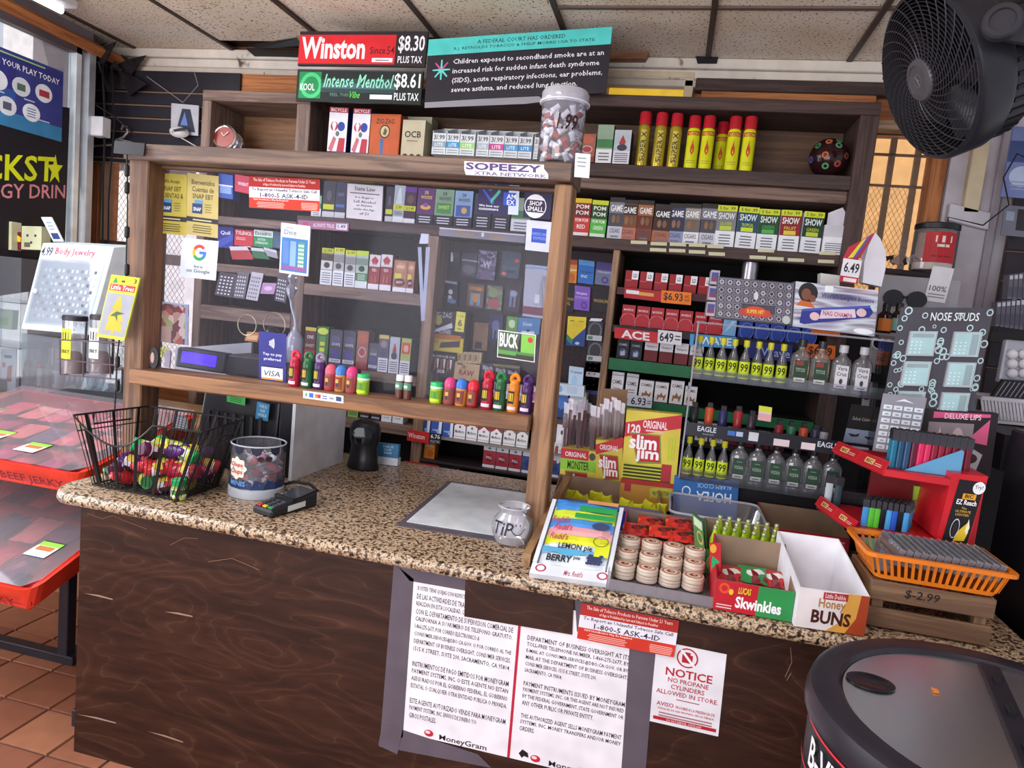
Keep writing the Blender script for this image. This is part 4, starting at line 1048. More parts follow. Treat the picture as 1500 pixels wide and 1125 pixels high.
 # behind the pane: board 3 left
packrow('cigar_pack','cigar box','upper shelf behind the pane','packs on the upper shelf behind the pane',3.07,Z3,[(455,470,30,'grw','low green white pack behind the red notice'),(471,489,52,'blk','black pack with a yellow strip'),(489,505,52,'blu','dark blue pack left of the grey plate'),(563,574,50,'blk','narrow black pack right of the grey plate'),(574,590,53,'ylt','silver blue pack with a yellow strip'),(590,607,52,'yld','dark purple pack with a yellow strip'),(608,634,52,'drp','purple wrapped cigar pack'),(634,662,52,'drg','green and grey wrapped cigar pack'),(663,690,52,'drb','blue wrapped cigar pack'),(692,718,50,'drk','dark pack under the heart card'),(719,745,50,'drk','second dark pack under the heart card'),(747,775,48,'grw','green and white pack under the round badge')],.07)
packrow('cigar_pack','cigar box','middle shelf behind the pane','packs on the middle shelf behind the pane',3.07,1.556,[(468,485,53,'pb','gold brown cigar pack'),(486,502,55,'pw','silver white cigar pack'),(503,519,53,'pw','silver white cigar pack'),(519,537,54,'pg','green edged white cigar pack'),(538,554,50,'rd','red and white leaf pack'),(555,572,52,'rd','red and white leaf pack'),(574,594,46,'br','brown berry pack'),(594,605,46,'br','brown berry pack')],.07)
packrow('cigar_pack','cigar box','low shelf behind the pane','packs on the low shelf behind the pane',3.07,1.172,[(444,460,52,'c1','dark red sweet pack'),(461,479,55,'c2','green and yellow pack'),(480,499,53,'c3','dark grape pack'),(500,518,54,'c3','dark grape pack'),(520,537,56,'c4','copper red pack'),(538,552,40,'c3','short dark grape pack'),(552,567,54,'c5','purple and white pack'),(568,583,53,'c6','grey white pack'),(584,599,53,'c7','red yellow and white pack')],.07)
packrow('cigar_pack','cigar box','seen just under the sill','packs seen under the sill',3.07,.936,[(509,524,28,'grn','lime green pack'),(526,541,24,'blkp','black pack with yellow edge'),(542,557,24,'blkp','dark grey pack beside the black one'),(558,573,24,'warn','white warning pack'),(574,590,26,'warn','white warning pack')],.07)
# pegboard bay beside: cigarettes under the sill
packrow('cigarette_pack','cigarette pack','row under the sill','cigarette packs under the sill',3.07,.905,[(613,629,30,'camb','blue and white cigarette pack'),(630,646,32,'camb','blue and white cigarette pack'),(647,663,32,'camb','blue and white cigarette pack'),(664,681,38,'marl','red chevron cigarette pack'),(682,698,38,'marl','red chevron cigarette pack'),(699,716,33,'marl','shorter red chevron cigarette pack'),(717,734,33,'marl','shorter red chevron cigarette pack'),(736,754,37,'marg','olive chevron cigarette pack'),(755,772,37,'marg','olive chevron cigarette pack')],.023)
one('cigarette_shelf','clear fronted shelf strip carrying the chevron cigarette packs','shelf',B().box(-1.075,3.04,.895,-.29,3.2,.904,'#8a8078'))
packrow('cigarette_pack','cigarette pack','lowest row above the counter','lowest cigarette packs',3.07,.79,[(620,636,30,'tri','lone yellow cigarette pack'),(706,724,34,'pall','red and white round logo pack'),(725,743,34,'pall','red and white round logo pack'),(744,762,34,'pall','red and white round logo pack'),(763,780,34,'palb','blue and white round logo pack'),(783,800,34,'palb','blue and white round logo pack'),(802,818,34,'palb','blue and white round logo pack')],.05)
stripsign('price_sign','red sign strip with white lettering under the blue cigarette packs',(596,645),(628,650),(597,629),[('t','Winston',.05,.3,.8,.75,'#f0d8d8',.01)],'#c02a26',3.03)
stripsign('price_sign','small black price plate with white figures beside the short red strip',(629,649),(645,651),(630,634),[('t','6.76',.08,.5,.92,.9,'#e8e8ee',.03),('t','PLUS TAX',.08,.08,.92,.34,'#c8c8d0',.02)],'#1a191e',3.03)
stripsign('price_sign','long red sign strip just above the counter edge',(591,690),(642,697),(592,675),[('t','Signature',.05,.1,.6,.7,'#e8a0a0',.01),('r',.92,.1,1,.8,'#d8a030')],'#b02a26',3.03)
stripsign('price_sign','black price plate with spaced white figures above the counter edge',(643,697),(674,700),(644,682),[('t','6 8 9 9',.05,.2,.95,.8,'#e0e0e8',.03)],'#17151a',3.03)
one('red_shelf_edge','thin red shelf edge strip above the counter back edge','shelf edge',B().slab(P(676,702,Y=3.03),P(725,708,Y=3.03)-P(676,702,Y=3.03),(0,0,.016),(0,.004,0),'#8a2a2c'))
stripsign('small_sign','small blue sign standing on a white box behind the scanner',(552,668),(583,671),(553,649),[('l',['THIS IS','OUR','SIGN'],.25,.2,.75,.9,'#c8dcec',.02)],'#3f78a0',2.60,'sign',.02)
stripsign('small_box','plain white box under the small blue sign behind the scanner',(551,679),(582,683),(552,668),[],'#cfd4e0',2.60,'box',.03)
# inventory of the pegs
def peg(nm,lab,bl,br,tl,art,base,cat='blister card',Y=SY+.14,th=.006,**k):
 return card(nm,lab,cat,bl,br,tl,art,base,th,Y=Y,**k)
peg('pick_pack','small dark hanging pack, top left on the peg board behind the pane',(656,390),(673,393),(658,364),[('r',.2,.3,.4,.8,'#d0d0d8'),('e',.6,.7,.3,.15,'#4a4650')],'#2a262e')
peg('grey_pouch','grey clear hanging pouch behind the pane, second on the top peg row',(675,403),(697,406),(678,370),[('r',0,.66,1,.72,'#9a94a0'),('e',.5,.3,.4,.2,'#6a6470')],'#4a4650')
peg('patterned_pouch','purple patterned pouch hanging behind the pane, third on the top peg row',(698,408),(724,411),(702,366),[('t','W',.3,.4,.7,.65,'#b8a8c8',.03),('e',.5,.2,.35,.12,'#5d4a6c')],chips('purple_print',['#3a2c44','#6a5878','#2a2230','#8a7a98'],90))
peg('blue_blister','slate blue blister card with two red dots, right on the top peg row',(732,405),(759,409),(737,367),[('e',.8,.68,.12,.07,'#c0483c'),('e',.2,.14,.12,.07,'#c86a50'),('r',.1,.35,.9,.4,'#5a6470'),('r',.3,.2,.8,.28,'#2a2c34')],'#3f4a56')
peg('reel_card','black card with two pale round buttons on the second peg row',(648,446),(670,450),(650,409),[('e',.5,.55,.14,.1,'#c8c4cc'),('e',.48,.32,.14,.1,'#b8b4bc'),('r',.1,.88,.9,.97,'#8a94a4'),('e',.6,.2,.3,.1,'#5a7a98')],'#1f1c24')
peg('figure_pouch','pouch with golden lettering and blue figures on the second peg row',(683,448),(707,452),(686,414),[('t','COOKIES',.12,.72,.88,.88,'#d8a03c',.03),('r',.2,.08,.4,.6,'#6a8aa8'),('r',.6,.08,.8,.6,'#6a8aa8'),('e',.5,.4,.2,.2,'#b8863c')],'#6a5040')
peg('green_pouch','green and red pouch on the second peg row',(711,452),(734,455),(714,417),[('e',.5,.25,.4,.2,'#a04a50'),('e',.4,.7,.3,.2,'#7a8a58')],chips('green_print',['#4a5a38','#6a7a4c','#3a3a30','#8a5a4a'],80))
peg('robot_pouch','dark pouch with a blue grey figure on the second peg row',(738,455),(760,458),(742,420),[('e',.5,.75,.25,.14,'#8a94ac'),('r',.3,.2,.45,.65,'#6a7490'),('r',.55,.2,.7,.65,'#6a7490')],'#3a2c34')
peg('clear_hang_bag','large clear hanging bag with a white tag right beside the frame post',(765,463),(797,467),(770,387),[('r',.5,.28,.72,.45,'#dcdce2'),('r',0,.93,1,.97,'#8aa8c8'),('r',0,.05,1,.2,'#7a3c4c')],clear('#c8c4d4',.25),th=.004,Y=SY+.1)
peg('cone_display','black and yellow cone paper display box with a smoking figure',(624,512),(679,518),(629,453),[('r',0,0,.97,.36,'#c8b43a'),('r',.03,.3,.9,.42,'#b8702c'),('r',.06,.48,.2,.54,'#b89a34'),('g',[(.05,.45),(.62,.72),(.66,.6),(.1,.42)],'#c8ccd8'),('t','ZIG-ZAG',.12,.83,.6,.96,'#b8b4b0',.01),('e',.27,.75,.09,.12,'#a89a50'),('t','CONES',.3,.44,.62,.54,'#e0dfe4',.02),('g',[(.35,.08),(.38,.22),(.88,.3),(.88,.14)],'#3c2c34'),('t','Tasty',.06,.18,.3,.28,'#6a4a1c',.02)],'#2b2428','display box',SY+.06,.08)
peg('yellow_tag','yellow price tag with a big six on the cone paper display',(666,485),(679,487),(669,456),[('t','1 1/4',.2,.72,.8,.86,'#4a4620',.02),('t','6',.28,.28,.74,.62,'#3a3620',.04),('b',1,.2,.1,.8,.2,'#4a4620')],'#ddd75a','tag',SY+.055,.002)
peg('cone_box','dark brown cone paper box with four pictured cones',(624,546),(667,551),(626,516),[('t','OCB OCB OCB OCB',.05,.82,.95,.94,'#d0c8c4',.03),('t','OCB',.38,.08,.62,.24,'#d8d0cc',.03)]+[('g',[(.14+.22*i,.3),(.17+.22*i,.3),(.2+.22*i,.76),(.12+.22*i,.76)],'#cfc6c0')for i in range(4)]+[('r',.03+.22*i,.2,.09+.22*i,.76,'#8a4a34')for i in range(4)],'#31201f','display box',SY+.05,.08)
peg('kraft_box','tan kraft paper box with dark red lettering',(664,555),(700,560),(667,530),[('t','RAW',.2,.28,.8,.62,'#8a2f34',.05),('e',.36,.78,.1,.12,'#8a6a4c'),('r',.48,.05,.49,.95,'#a98f68'),('r',.08,.88,.3,.96,'#5a3c34')],'#bd9f74','box',SY+.05,.07)
peg('kraft_booklets','tan booklet packs standing in a kraft tray above the tan box',(668,531),(704,533),(670,515),[('r',.22*i,0,.22*i+.02,1,'#6a523c')for i in range(5)]+[('r',.06+.22*i,.2,.17+.22*i,.8,'#8a7452')for i in range(4)],'#c0a67c','booklets',SY+.06,.03)
peg('paper_bag','flat brown paper bag with a black square on the peg board',(692,512),(713,514),(695,472),[('r',.15,.06,.62,.3,'#2c262a'),('t','HEMP',.4,.86,.95,.96,'#8a4a34',.02)],'#957250','bag')
peg('skull_pouch','dark blue patterned pouch beside the brown paper bag',(715,499),(734,501),(718,460),[('e',.5,.6,.3,.2,'#5a608a'),('r',.3,.1,.4,.5,'#6a7094'),('r',.6,.1,.7,.5,'#6a7094')],'#2c2e4c')
peg('lime_card','lime green card peeking out above the comic sticker',(741,484),(757,486),(743,463),[('e',.5,.5,.3,.3,'#c8e0b0')],'#5f9a3c')
peg('blue_lanyard_card','light blue card with white letters near the frame post',(757,488),(789,490),(760,465),[('t','Xhale',.2,.5,.65,.72,'#c8dcf0',.02),('r',.2,0,.8,.16,'#dfe6f0'),('e',.5,.2,.08,.08,'#26303c')],'#4a80b4',Y=SY+.09)
peg('slim_packs','dark cigar packs with white writing below the comic sticker',(704,556),(760,562),(706,531),[('t','Black',.04,.62,.3,.85,'#c8c4cc',.02),('t','Mild',.1,.42,.3,.6,'#c8c4cc',.02),('t','Black',.38,.56,.64,.78,'#c8c4cc',.02),('t','Mild',.44,.38,.64,.54,'#c8c4cc',.02),('t','Black',.7,.5,.95,.7,'#c8c4cc',.02),('r',.3,.86,.98,1,'#7a6a3a')],'#2c2730','display box',SY+.05,.06)
peg('small_cartons','pale pink and white cartons behind the sill bottles at the right',(722,582),(786,590),(724,560),[('r',.02,.1,.28,.7,'#a84a60'),('r',.34,.1,.6,.7,'#c8ccd8'),('r',.66,.1,.95,.7,'#b87088')],'#d8d0da','cartons',SY+.04,.06)
# right of the post
PK=SY+.15
peg('square_pack','orange hanging square pack right of the frame post',(826,413),(844,415),(828,379),[('r',0,.78,1,1,'#b04828'),('t','TROJAN',.05,.48,.95,.6,'#f4e4c0',.03),('e',.6,.22,.28,.2,'#b86018')],'#d0842c','pack',PK,.02)
peg('square_pack','bright blue hanging square pack beside the orange one',(846,414),(869,417),(848,380),[('r',0,.78,1,1,'#5a98d0'),('t','TROJAN',.1,.42,.9,.54,'#1c3c70',.03),('t','ENZ',.2,.25,.6,.36,'#dfe8f4',.02)],'#2c6cb8','pack',PK,.02)
peg('square_pack','slate purple hanging square pack with a purple swirl',(871,416),(895,419),(874,383),[('r',0,.65,1,1,'#4a3a7c'),('t','TROJAN',.1,.5,.9,.6,'#c0c4dc',.03),('o',.6,.22,.22,.16,.5,'#5a3a8c')],'#6a7490','pack',PK,.02)
peg('square_pack','black pack with gold lettering just right of the post',(822,455),(840,458),(824,420),[('t','MAGNUM',.05,.48,.95,.6,'#a89048',.03),('t','XL',.4,.28,.7,.42,'#a89048',.04)],'#1e181a','pack',PK,.02)
peg('square_pack','violet pack below the bright blue one',(840,453),(863,456),(842,418),[('t','TROJAN',.08,.62,.8,.74,'#e0d4f0',.03),('t','EXTENDED',.08,.48,.9,.57,'#b8a0dc'),('o',.65,.22,.2,.16,.5,'#5a3a9c')],'#7a54b4','pack',PK,.02)
peg('square_pack','black pack with gold lettering below the slate purple one',(867,455),(891,458),(869,424),[('t','MAGNUM',.08,.42,.92,.58,'#a89048',.03)],'#1e181a','pack',PK,.02)
peg('loop_pack','narrow black pack with red and white ovals right of the post',(817,503),(826,504),(819,470),[('e',.5,.75,.35,.12,'#c8c8d0'),('e',.5,.4,.35,.1,'#b8403c')],'#24242c','pack',PK)
peg('triangle_pack','yellow green and blue triangle patterned pack right of the post',(829,506),(856,508),(832,463),[('g',[(0,0),(0,.4),(.3,.2),(1,.65),(1,0)],'#2c4a8a'),('g',[(0,.4),(0,.2),(.3,.05),(.35,.2)],'#3a8a5c'),('b',1,.08,.82,.4,.9,'#8a7420'),('b',1,.55,.82,.9,.88,'#8a7420'),('e',.6,.1,.12,.05,'#b8c8e0')],'#ddc534','pack',PK,.02)
for i,(y0,lb)in enumerate(((498,'upper'),(528,'lower'))):
 peg('round_blister',lb+' rounded blister of a black tool left of the cigarette rack',(859,y0),(881,y0+2),(862,y0-28),[('e',.5,.5,.46,.48,'#6c6a70'),('e',.5,.52,.36,.36,'#3a3a40'),('r',0,0,1,.28,'#c4c4cc'),('r',.08,.05,.4,.22,'#4a8a70')],'#3a383e','blister card',PK,.008)
peg('strip_card','small white strip card above the two rounded blisters',(863,470),(880,471),(866,466),[],'#e0e0e6','tag',PK-.02)
peg('long_strip','hanging strip with small blue and white labels left of the rack',(852,576),(878,579),(858,530),[('r',.1,.0,.9,.12,'#3a4a8a'),('r',.1,.55,.9,.7,'#cfc8d4')],'#2c262c','strip',PK+.01)
packrow('wipes_box','box','right of the frame post',None,3.1,1.062,[(806,829,38,'mist','blue and white bag box'),(831,855,40,'cart','pale blue and white bag box')],.06)
sg=[('t','Crystal',.1,.66,.9,.8,'#3a4a9c',.03),('e',.4,.3,.2,.25,'#a8ccec'),('r',0,0,1,.12,'#e8e8f0')]
peg('low_carton','low white and blue carton holding the two bag boxes right of the post',(805,576),(855,582),(806,560),[('e',.3,.5,.07,.3,'#8ab0d4'),('r',.5,.2,.8,.8,'#b8cfe8')],'#cfdced','carton',3.07,.05)
peg('script_bag','pale blue bag face with dark blue script right of the post',(832,566),(853,569),(834,536),sg,'#c4dcf0','bag',3.09,.004)
packrow('cigarette_pack','cigarette pack','dark row right of post','white packs right of the post',3.07,.935,[(803,812,34,'camw','narrow white cigarette pack'),(813,829,36,'camw','white cigarette pack with grey emblem')],.023)
one('low_rack','dark low shelf behind the dried meat sticks','shelf',B().box(-.25,3.05,.92,.02,3.2,.934,'#33292b'))
packrow('cigarette_pack','cigarette pack','low shelf beside the post','white and red packs',3.07,.857,[(797,814,30,'gpc','white and red curved pack'),(815,829,28,'gpc','white and red curved pack')],.023)
# cigarette rack bay
RY=3.07
def rail(z,x0,x1,c,h=.045,Y=3.035,lab='',nm='rack_shelf'):
 a,b_=x0,x1
 return one(nm,lab,'shelf',B().box(a,Y+.003,z-.012,b_,3.25,z-.002,'#2c2629').box(a,Y,z-.002-h,b_,Y+.003,z-.002,c))
def zat(px,py,Y=RY):return P(px,py,Y=Y).z
r1,r2,r3,r4,r5=zat(960,425),zat(960,481),zat(960,530),zat(960,588),zat(1060,650)
packrow('cigarette_pack','cigarette pack','top row of black rack','top row cigarette packs',RY,r1,[(914+i*21.4,914+i*21.4+19.5,25,'red1','red pack with a white corner label')for i in range(6)],.05)
packrow('cigarette_pack','cigarette pack','second row of black rack','second row cigarette packs',RY,r2,[(909+i*21,909+i*21+19.5,30,'red2','glossy red pack')for i in range(5)]+[(1015,1033,30,'red2','glossy red pack'),(1035,1056,30,'red2','glossy red pack'),(1057,1077,30,'lblu','light blue pack')]+[(1080+i*23,1101+i*23,31,'dblu','deep blue pack')for i in range(5)],.05)
packrow('cigarette_pack','cigarette pack','third row of black rack','third row cigarette packs',RY,r3,[(902,920,27,'bcam','black camel pack'),(921,939,27,'bcam','black camel pack'),(942,962,31,'newp','maroon and white pack'),(964,984,31,'newp','maroon and white pack'),(986,1006,31,'newp','maroon and white pack'),(1008,1028,30,'newp','maroon and white pack')],.05)
packrow('cigarette_pack','cigarette pack','fourth row of black rack','fourth row cigarette packs',RY,r4,[(893,911,36,'camel2','white pack with black name'),(914,932,36,'camel2','white pack with black name'),(934,955,29,'camel','white pack with a brown camel'),(957,977,29,'camel','white pack with a brown camel'),(979,999,34,'camel','white pack with a brown camel'),(1001,1019,28,'camel','white pack with a brown camel')],.05)
packrow('cigarette_pack','cigarette pack','fifth row of black rack','fifth row cigarette packs',RY,r5,[(1000,1015,27,'mist','blue mountain pack'),(1017,1036,28,'mtn','white mountain pack'),(1038,1058,28,'mtn','white mountain pack'),(1062,1082,26,'newp','maroon and white pack'),(1085,1104,26,'newp','maroon and white pack'),(1107,1126,26,'newp','maroon and white pack'),(1129,1148,26,'newp','maroon and white pack')],.05)
rail(r1,-.25,.61,'#4a1a24',.03,lab='dark top shelf of the cigarette rack')
rail(r2,-.25,.61,'#241f24',.03,lab='dark second shelf of the cigarette rack')
rail(r3,-.25,.61,'#1d6b42',.05,lab='third rack shelf with a wide green front strip',Y=3.04)
rail(r4,-.25,.61,'#1d6b42',.045,lab='fourth rack shelf with a green front strip')
rail(r5,-.25,.61,'#2c262a',.02,lab='fifth rack shelf behind the clear bottle case')
stripsign('price_sign','red strip with a pictured cigarette in the rack top row',(914,436),(968,442),(915,421),[('r',.05,.45,.4,.8,'#e8e6ea'),('r',.4,.4,.8,.72,'#d8a050')],'#b02028',3.02)
stripsign('price_sign','orange price plate reading 6 93 in the rack top row',(968,443),(1012,447),(969,425),[('t','$6.93',.08,.15,.72,.85,'#2a2224',.03),('l',['INC','TAX'],.77,.2,.95,.8,'#2a2224',.02)],'#e87a1e',3.015)
stripsign('price_sign','red strip with big white letters in the second rack row',(900,495),(963,503),(900,479),[('t','ACE',.16,.12,.82,.86,'#ece6ea',.06)],'#c0242c',3.02)
stripsign('price_sign','white price plate reading 6 49 beside the red letter strip',(963,502),(998,506),(964,483),[('t','649',.08,.14,.66,.86,'#2a2630',.03),('b',2,.72,.3,.95,.8,'#5a5660')],'#e0dfe6',3.015)
stripsign('price_sign','light blue brand strip behind the top row of small bottles',(1010,506),(1078,511),(1011,489),[('t','WAVE',.22,.2,.9,.85,'#e8f2fa',.04)],'#4f9ad4',3.02)
stripsign('price_sign','dark blue brand strip behind the flat bottles',(1095,524),(1160,530),(1096,500),[('t','Wave',.3,.2,.95,.7,'#a8b8e4',.01)],'#2a3480',3.02)
stripsign('price_sign','orange price plate behind the dark capped flat bottles',(1179,523),(1223,527),(1180,503),[('t','$6.49',.1,.15,.9,.85,'#2a2224',.03)],'#e0702a',3.015)
stripsign('price_sign','thin orange strip under the silver incense box',(1188,490),(1230,494),(1189,478),[],'#d8682a',3.02)
stripsign('price_sign','white price plate reading 6 93 above the dried meat sticks',(918,594),(954,598),(920,578),[('t','6.93',.15,.15,.75,.85,'#2a2630',.03),('b',2,.8,.3,.96,.7,'#5a5660')],'#d4d8e4',3.02)
one('perforated_post','perforated silver metal tube standing in front of the dark rack','post',B().lathe([(.033,0),(.033,.272)],(XZ(1090,3.12,1.6),3.12,1.55),C('#a8a2a8',.25,.8),18),smooth=1)
# Far-left bay: medicine and jewellery
q=packrow('medicine_box','medicine box','on the medicine shelf behind the pane','medicine boxes',3.1,1.61,[(322,341,28,'dblu','dark blue medicine box'),(343,370,24,'rd','red'),],.06)if 0 else None
mby=3.1
card('medicine_box','dark blue medicine box right of the search sticker','medicine box',(318,362),(341,364),(319,331),[('t','Quil',.2,.6,.8,.8,'#e8e8f4',.03),('g',[(0,.3),(1,.7),(1,.4),(.2,0),(0,0)],'#3a50b0')],'#2c3088',.05,Y=mby)
card('medicine_box','red medicine box with bold white name on the medicine shelf','medicine box',(343,359),(370,362),(344,335),[('t','TYLENOL',.05,.68,.95,.9,'#f4e8e8',.04),('b',2,.08,.35,.6,.55,'#e8b0b0')],'#c4303a',.05,Y=mby)
card('medicine_box','green and white medicine box next to the red one','medicine box',(371,361),(399,364),(372,336),[('r',0,0,1,.62,'#2c8a50'),('t','Excedrin',.08,.7,.92,.92,'#2c6a48',.02),('l',['EXTRA','STRENGTH'],.1,.15,.75,.55,'#d8ecd8',.02)],'#dfe6e0',.05,Y=mby)
card('medicine_box','slate blue medicine box beside the green and white one','medicine box',(400,362),(410,364),(401,338),[],'#44607c',.05,Y=mby)
for nm,a,b_,c_,cc in(('red open carton lying on the medicine shelf',(340,380),(371,380),(336,361),'#a83a3c'),('green open carton lying on the medicine shelf',(372,378),(395,380),(362,362),'#2c6a40'),('grey open carton tipped on the medicine shelf',(388,374),(407,379),(386,362),'#9a98a0')):
 card('open_carton',nm,'carton',a,b_,c_,[('r',0,.7,1,1,'#c8c4cc')],cc,.03,Y=3.06)
for lab,a,b_,c_,art,cc in(('blue box near the top left behind the yellow sheets',(320,289),(341,292),(320,254),[('r',.1,.2,.9,.5,'#8aa8d8'),('r',0,.5,1,.56,'#dfe4f0')],'#3a58a8'),('red box near the top left beside the blue one',(344,280),(366,284),(344,255),[('t','WHEAT',.2,.4,.9,.6,'#f0e0e4',.03)],'#c43c50')):
 card('boxed_goods',lab,'box',a,b_,c_,art,cc,.06,Y=3.12)
card('price_strip','pink strip with white lettering on the shelf edge under the grey plate','price sign',(436,334),(510,339),(437,322),[('t','ALWAYS TRUE',.3,.25,.72,.75,'#ecd8e4',.03),('r',.76,.15,.97,.85,'#e0dce4'),('t','1.49',.79,.3,.94,.75,'#4a4450',.03),('e',.15,.5,.06,.3,'#c0486c')],'#a86c8a',.002,Y=3.045)
card('price_strip','clear grey strip holding gold lettering on the shelf edge under the purple pack','price sign',(643,345),(768,356),(644,333),[('r',0,.85,1,1,'#d8d8e0'),('t','Dutch',.22,.25,.42,.85,'#b89048',.02),('t','Dutch',.6,.2,.76,.75,'#b89048',.02),('r',.5,.3,.53,.8,'#e0e0e6')],'#8a8690',.002,Y=3.045)
# cards of jewellery hanging
for i,(a,b_,c_,cc)in enumerate((((314,432),(340,436),(322,398),'#4a464e'),((341,436),(358,438),(348,398),'#68646c'),((360,438),(377,441),(369,398),'#b8b4be'),((402,440),(418,444),(407,402),'#54505a'))):
 card('jewellery_card',['dark card of small metal studs','grey card of small rings','white gridded jewellery card','dark hanging card of fine chains'][i]+' on the low shelf behind the pane','jewellery card',a,b_,c_,[('r',.12+.2*u,.08+.14*v,.22+.2*u,.14+.14*v,'#d8d4dc' if i!=2 else '#6a6870')for u in range(4)for v in range(6)],cc,.003,Y=3.04)
card('pink_pouch','small pink shiny pouch between the jewellery cards','pouch',(381,430),(401,431),(385,414),[('e',.5,.5,.3,.2,'#d8b8d8')],'#b08ab4',.01,Y=3.04)
# signs on top -----------------------------------------------------------
SGN=2.95
card('price_board','red cigarette price board with white name at the top of the shelf','sign',(436,96),(622,98),(440,46),[('r',0,0,1,1,'#2a2428'),('r',0,.06,.765,.90,'#d8242c'),('t','Winston',.02,.2,.53,.84,'#f6eef0',.05),('t','Since',.57,.36,.69,.56,'#2a1a1c'),('t','54',.70,.34,.76,.58,'#5a1c20',.01),('r',.59,.12,.75,.24,'#ece8ec'),('b',1,.6,.14,.74,.22,'#8a8488'),('t','$8.30',.785,.38,.985,.88,'#f0eef4',.04),('t','PLUS TAX',.79,.10,.975,.30,'#f0eef4',.02)],'#2a2428',.012,Y=SGN)
card('price_board','dark green glowing menthol price board under the red one','sign',(433,148),(616,153),(436,101),[('r',.02,.1,.2,.92,'#1f8a50'),('o',.12,.5,.09,.4,.3,'#48c880'),('g',[(.2,.3),(.8,.3),(.8,.75),(.2,.7)],'#2c4446'),('r',.2,.42,.8,.58,'#48686a'),('t','KOOL',.03,.34,.15,.56,'#e8f4ee',.03),('t','Intense Menthol',.22,.45,.78,.86,'#98e8c8',(0,.35)),('t','FEEL THIS',.28,.18,.43,.28,'#6a8a80'),('t','Vibe',.44,.14,.52,.34,'#5ad04a',(0,.4)),('r',.60,.12,.775,.26,'#dfe6e6'),('t','$8.61',.785,.42,.985,.92,'#eef0f2',.04),('t','PLUS TAX',.79,.10,.98,.33,'#eef0f2',.02),('r',0,.96,1,1,'#46464c')],'#1c2422',.012,Y=SGN)
card('warning_board','black and turquoise court warning board leaning above the shelf','sign',(622,149),(888,136),(628,58),[('r',0,.74,1,1,'#54cbc4'),('t','A FEDERAL COURT HAS ORDERED',.28,.88,.76,.945,'#2a4a50',.02),('t','R.J. REYNOLDS TOBACCO & PHILIP MORRIS USA TO STATE:',.15,.79,.92,.85,'#2a4a50',.02),('l',['Children exposed to secondhand smoke are at an','increased risk for sudden infant death syndrome','(SIDS), acute respiratory infections, ear problems,','severe asthma, and reduced lung function.'],.15,.08,.97,.68,'#eae8ee',.015,2)]+[('g',[(.085-.006*math.sin(a),.5+.018*math.cos(a)),(.085+.05*math.cos(a)-.004*math.sin(a),.5+.16*math.sin(a)+.01*math.cos(a)),(.085+.05*math.cos(a)+.004*math.sin(a),.5+.16*math.sin(a)-.01*math.cos(a)),(.085+.006*math.sin(a),.5-.018*math.cos(a))],'#c8508c' if k in(1,3)else '#6ad8d0')for k,a in enumerate([i*pi/4 for i in range(8)])],'#27222b',.01,Y=SGN)
one('clear_sleeve','crumpled clear plastic sleeve edge below the warning board','plastic sleeve',B().prism([P(622,158,Y=SGN),P(770,152,Y=SGN),P(800,148,Y=SGN),P(788,140,Y=SGN),P(622,150,Y=SGN)],(0,.003,0),clear('#d8d4e0',.3)))
# ------------------------------------------------------------------ things on the sill and beam
CT=.85
Y1=FY+.025
def lz(prof,O,c,n=16,**k):
 return B().lathe(prof,O,c,n,**k)
def wrapart(b,X,Y,z,r,quads,off=.0006):
 """flat print wrapped on an upright cylinder; quads (a0,a1,z0,z1,col) with angles from the -Y direction"""
 for a0,a1,z0,z1,c in quads:
  n_=max(2,int(abs(a1-a0)/.3))
  for k in range(n_):
   t0=a0+(a1-a0)*k/n_;t1=a0+(a1-a0)*(k+1)/n_
   R_=r+off
   b.poly([(X+R_*math.sin(t0),Y-R_*math.cos(t0),z+z0),(X+R_*math.sin(t1),Y-R_*math.cos(t1),z+z0),(X+R_*math.sin(t1),Y-R_*math.cos(t1),z+z1),(X+R_*math.sin(t0),Y-R_*math.cos(t0),z+z1)],c)
  off+=.0002
 return b
def wraptext(b,X,Y,z,r,s,a0,a1,z0,z1,c,off=.0016,bold=.02):
 vs,fs,_=glyphs(s,bold,0)
 b.raw([(X+(r+off)*math.sin(a0+(a1-a0)*u),Y-(r+off)*math.cos(a0+(a1-a0)*u),z+z0+(z1-z0)*v)for u,v in vs],fs,c)
 return b
def candy_tall(px,c,capc,lab):
 z=0
 X=XZ(px,Y1,1.22);z=sillz(X)
 r=.0185;h=.118
 body=lz([(r*.93,0),(r,.004),(r,.05),(r*.9,.056),(r,.062),(r,.08),(r*.72,.09)],(X,Y1,z),C(c,.25),16)
 cap=B()
 # loop shaped cap: two arms joining over an opening
 cap.lathe([(r*.8,.088),(r*.78,.094),(r*.5,.098)],(X,Y1,z),C(capc,.25),14)
 cap.tube([(X-.0115,Y1,z+.094),(X-.0105,Y1,z+.104),(X-.005,Y1,z+.111),(X,Y1,z+.113),(X+.005,Y1,z+.111),(X+.0105,Y1,z+.104),(X+.0115,Y1,z+.094)],.0062,C(capc,.25),8)
 lb=wrapart(B(),X,Y1,z,r,[(-.85,.25,.026,.064,'#241c20'),(-.7,.1,.034,.058,'#c8a828'),(-.9,.6,.008,.018,'#cfc4d0')])
 return thing('candy_bottle',lab,'candy bottle',[('bottle',body,{'smooth':1}),('loop_cap',cap,{'smooth':1}),('label',lb)],'candy bottles on the sill')
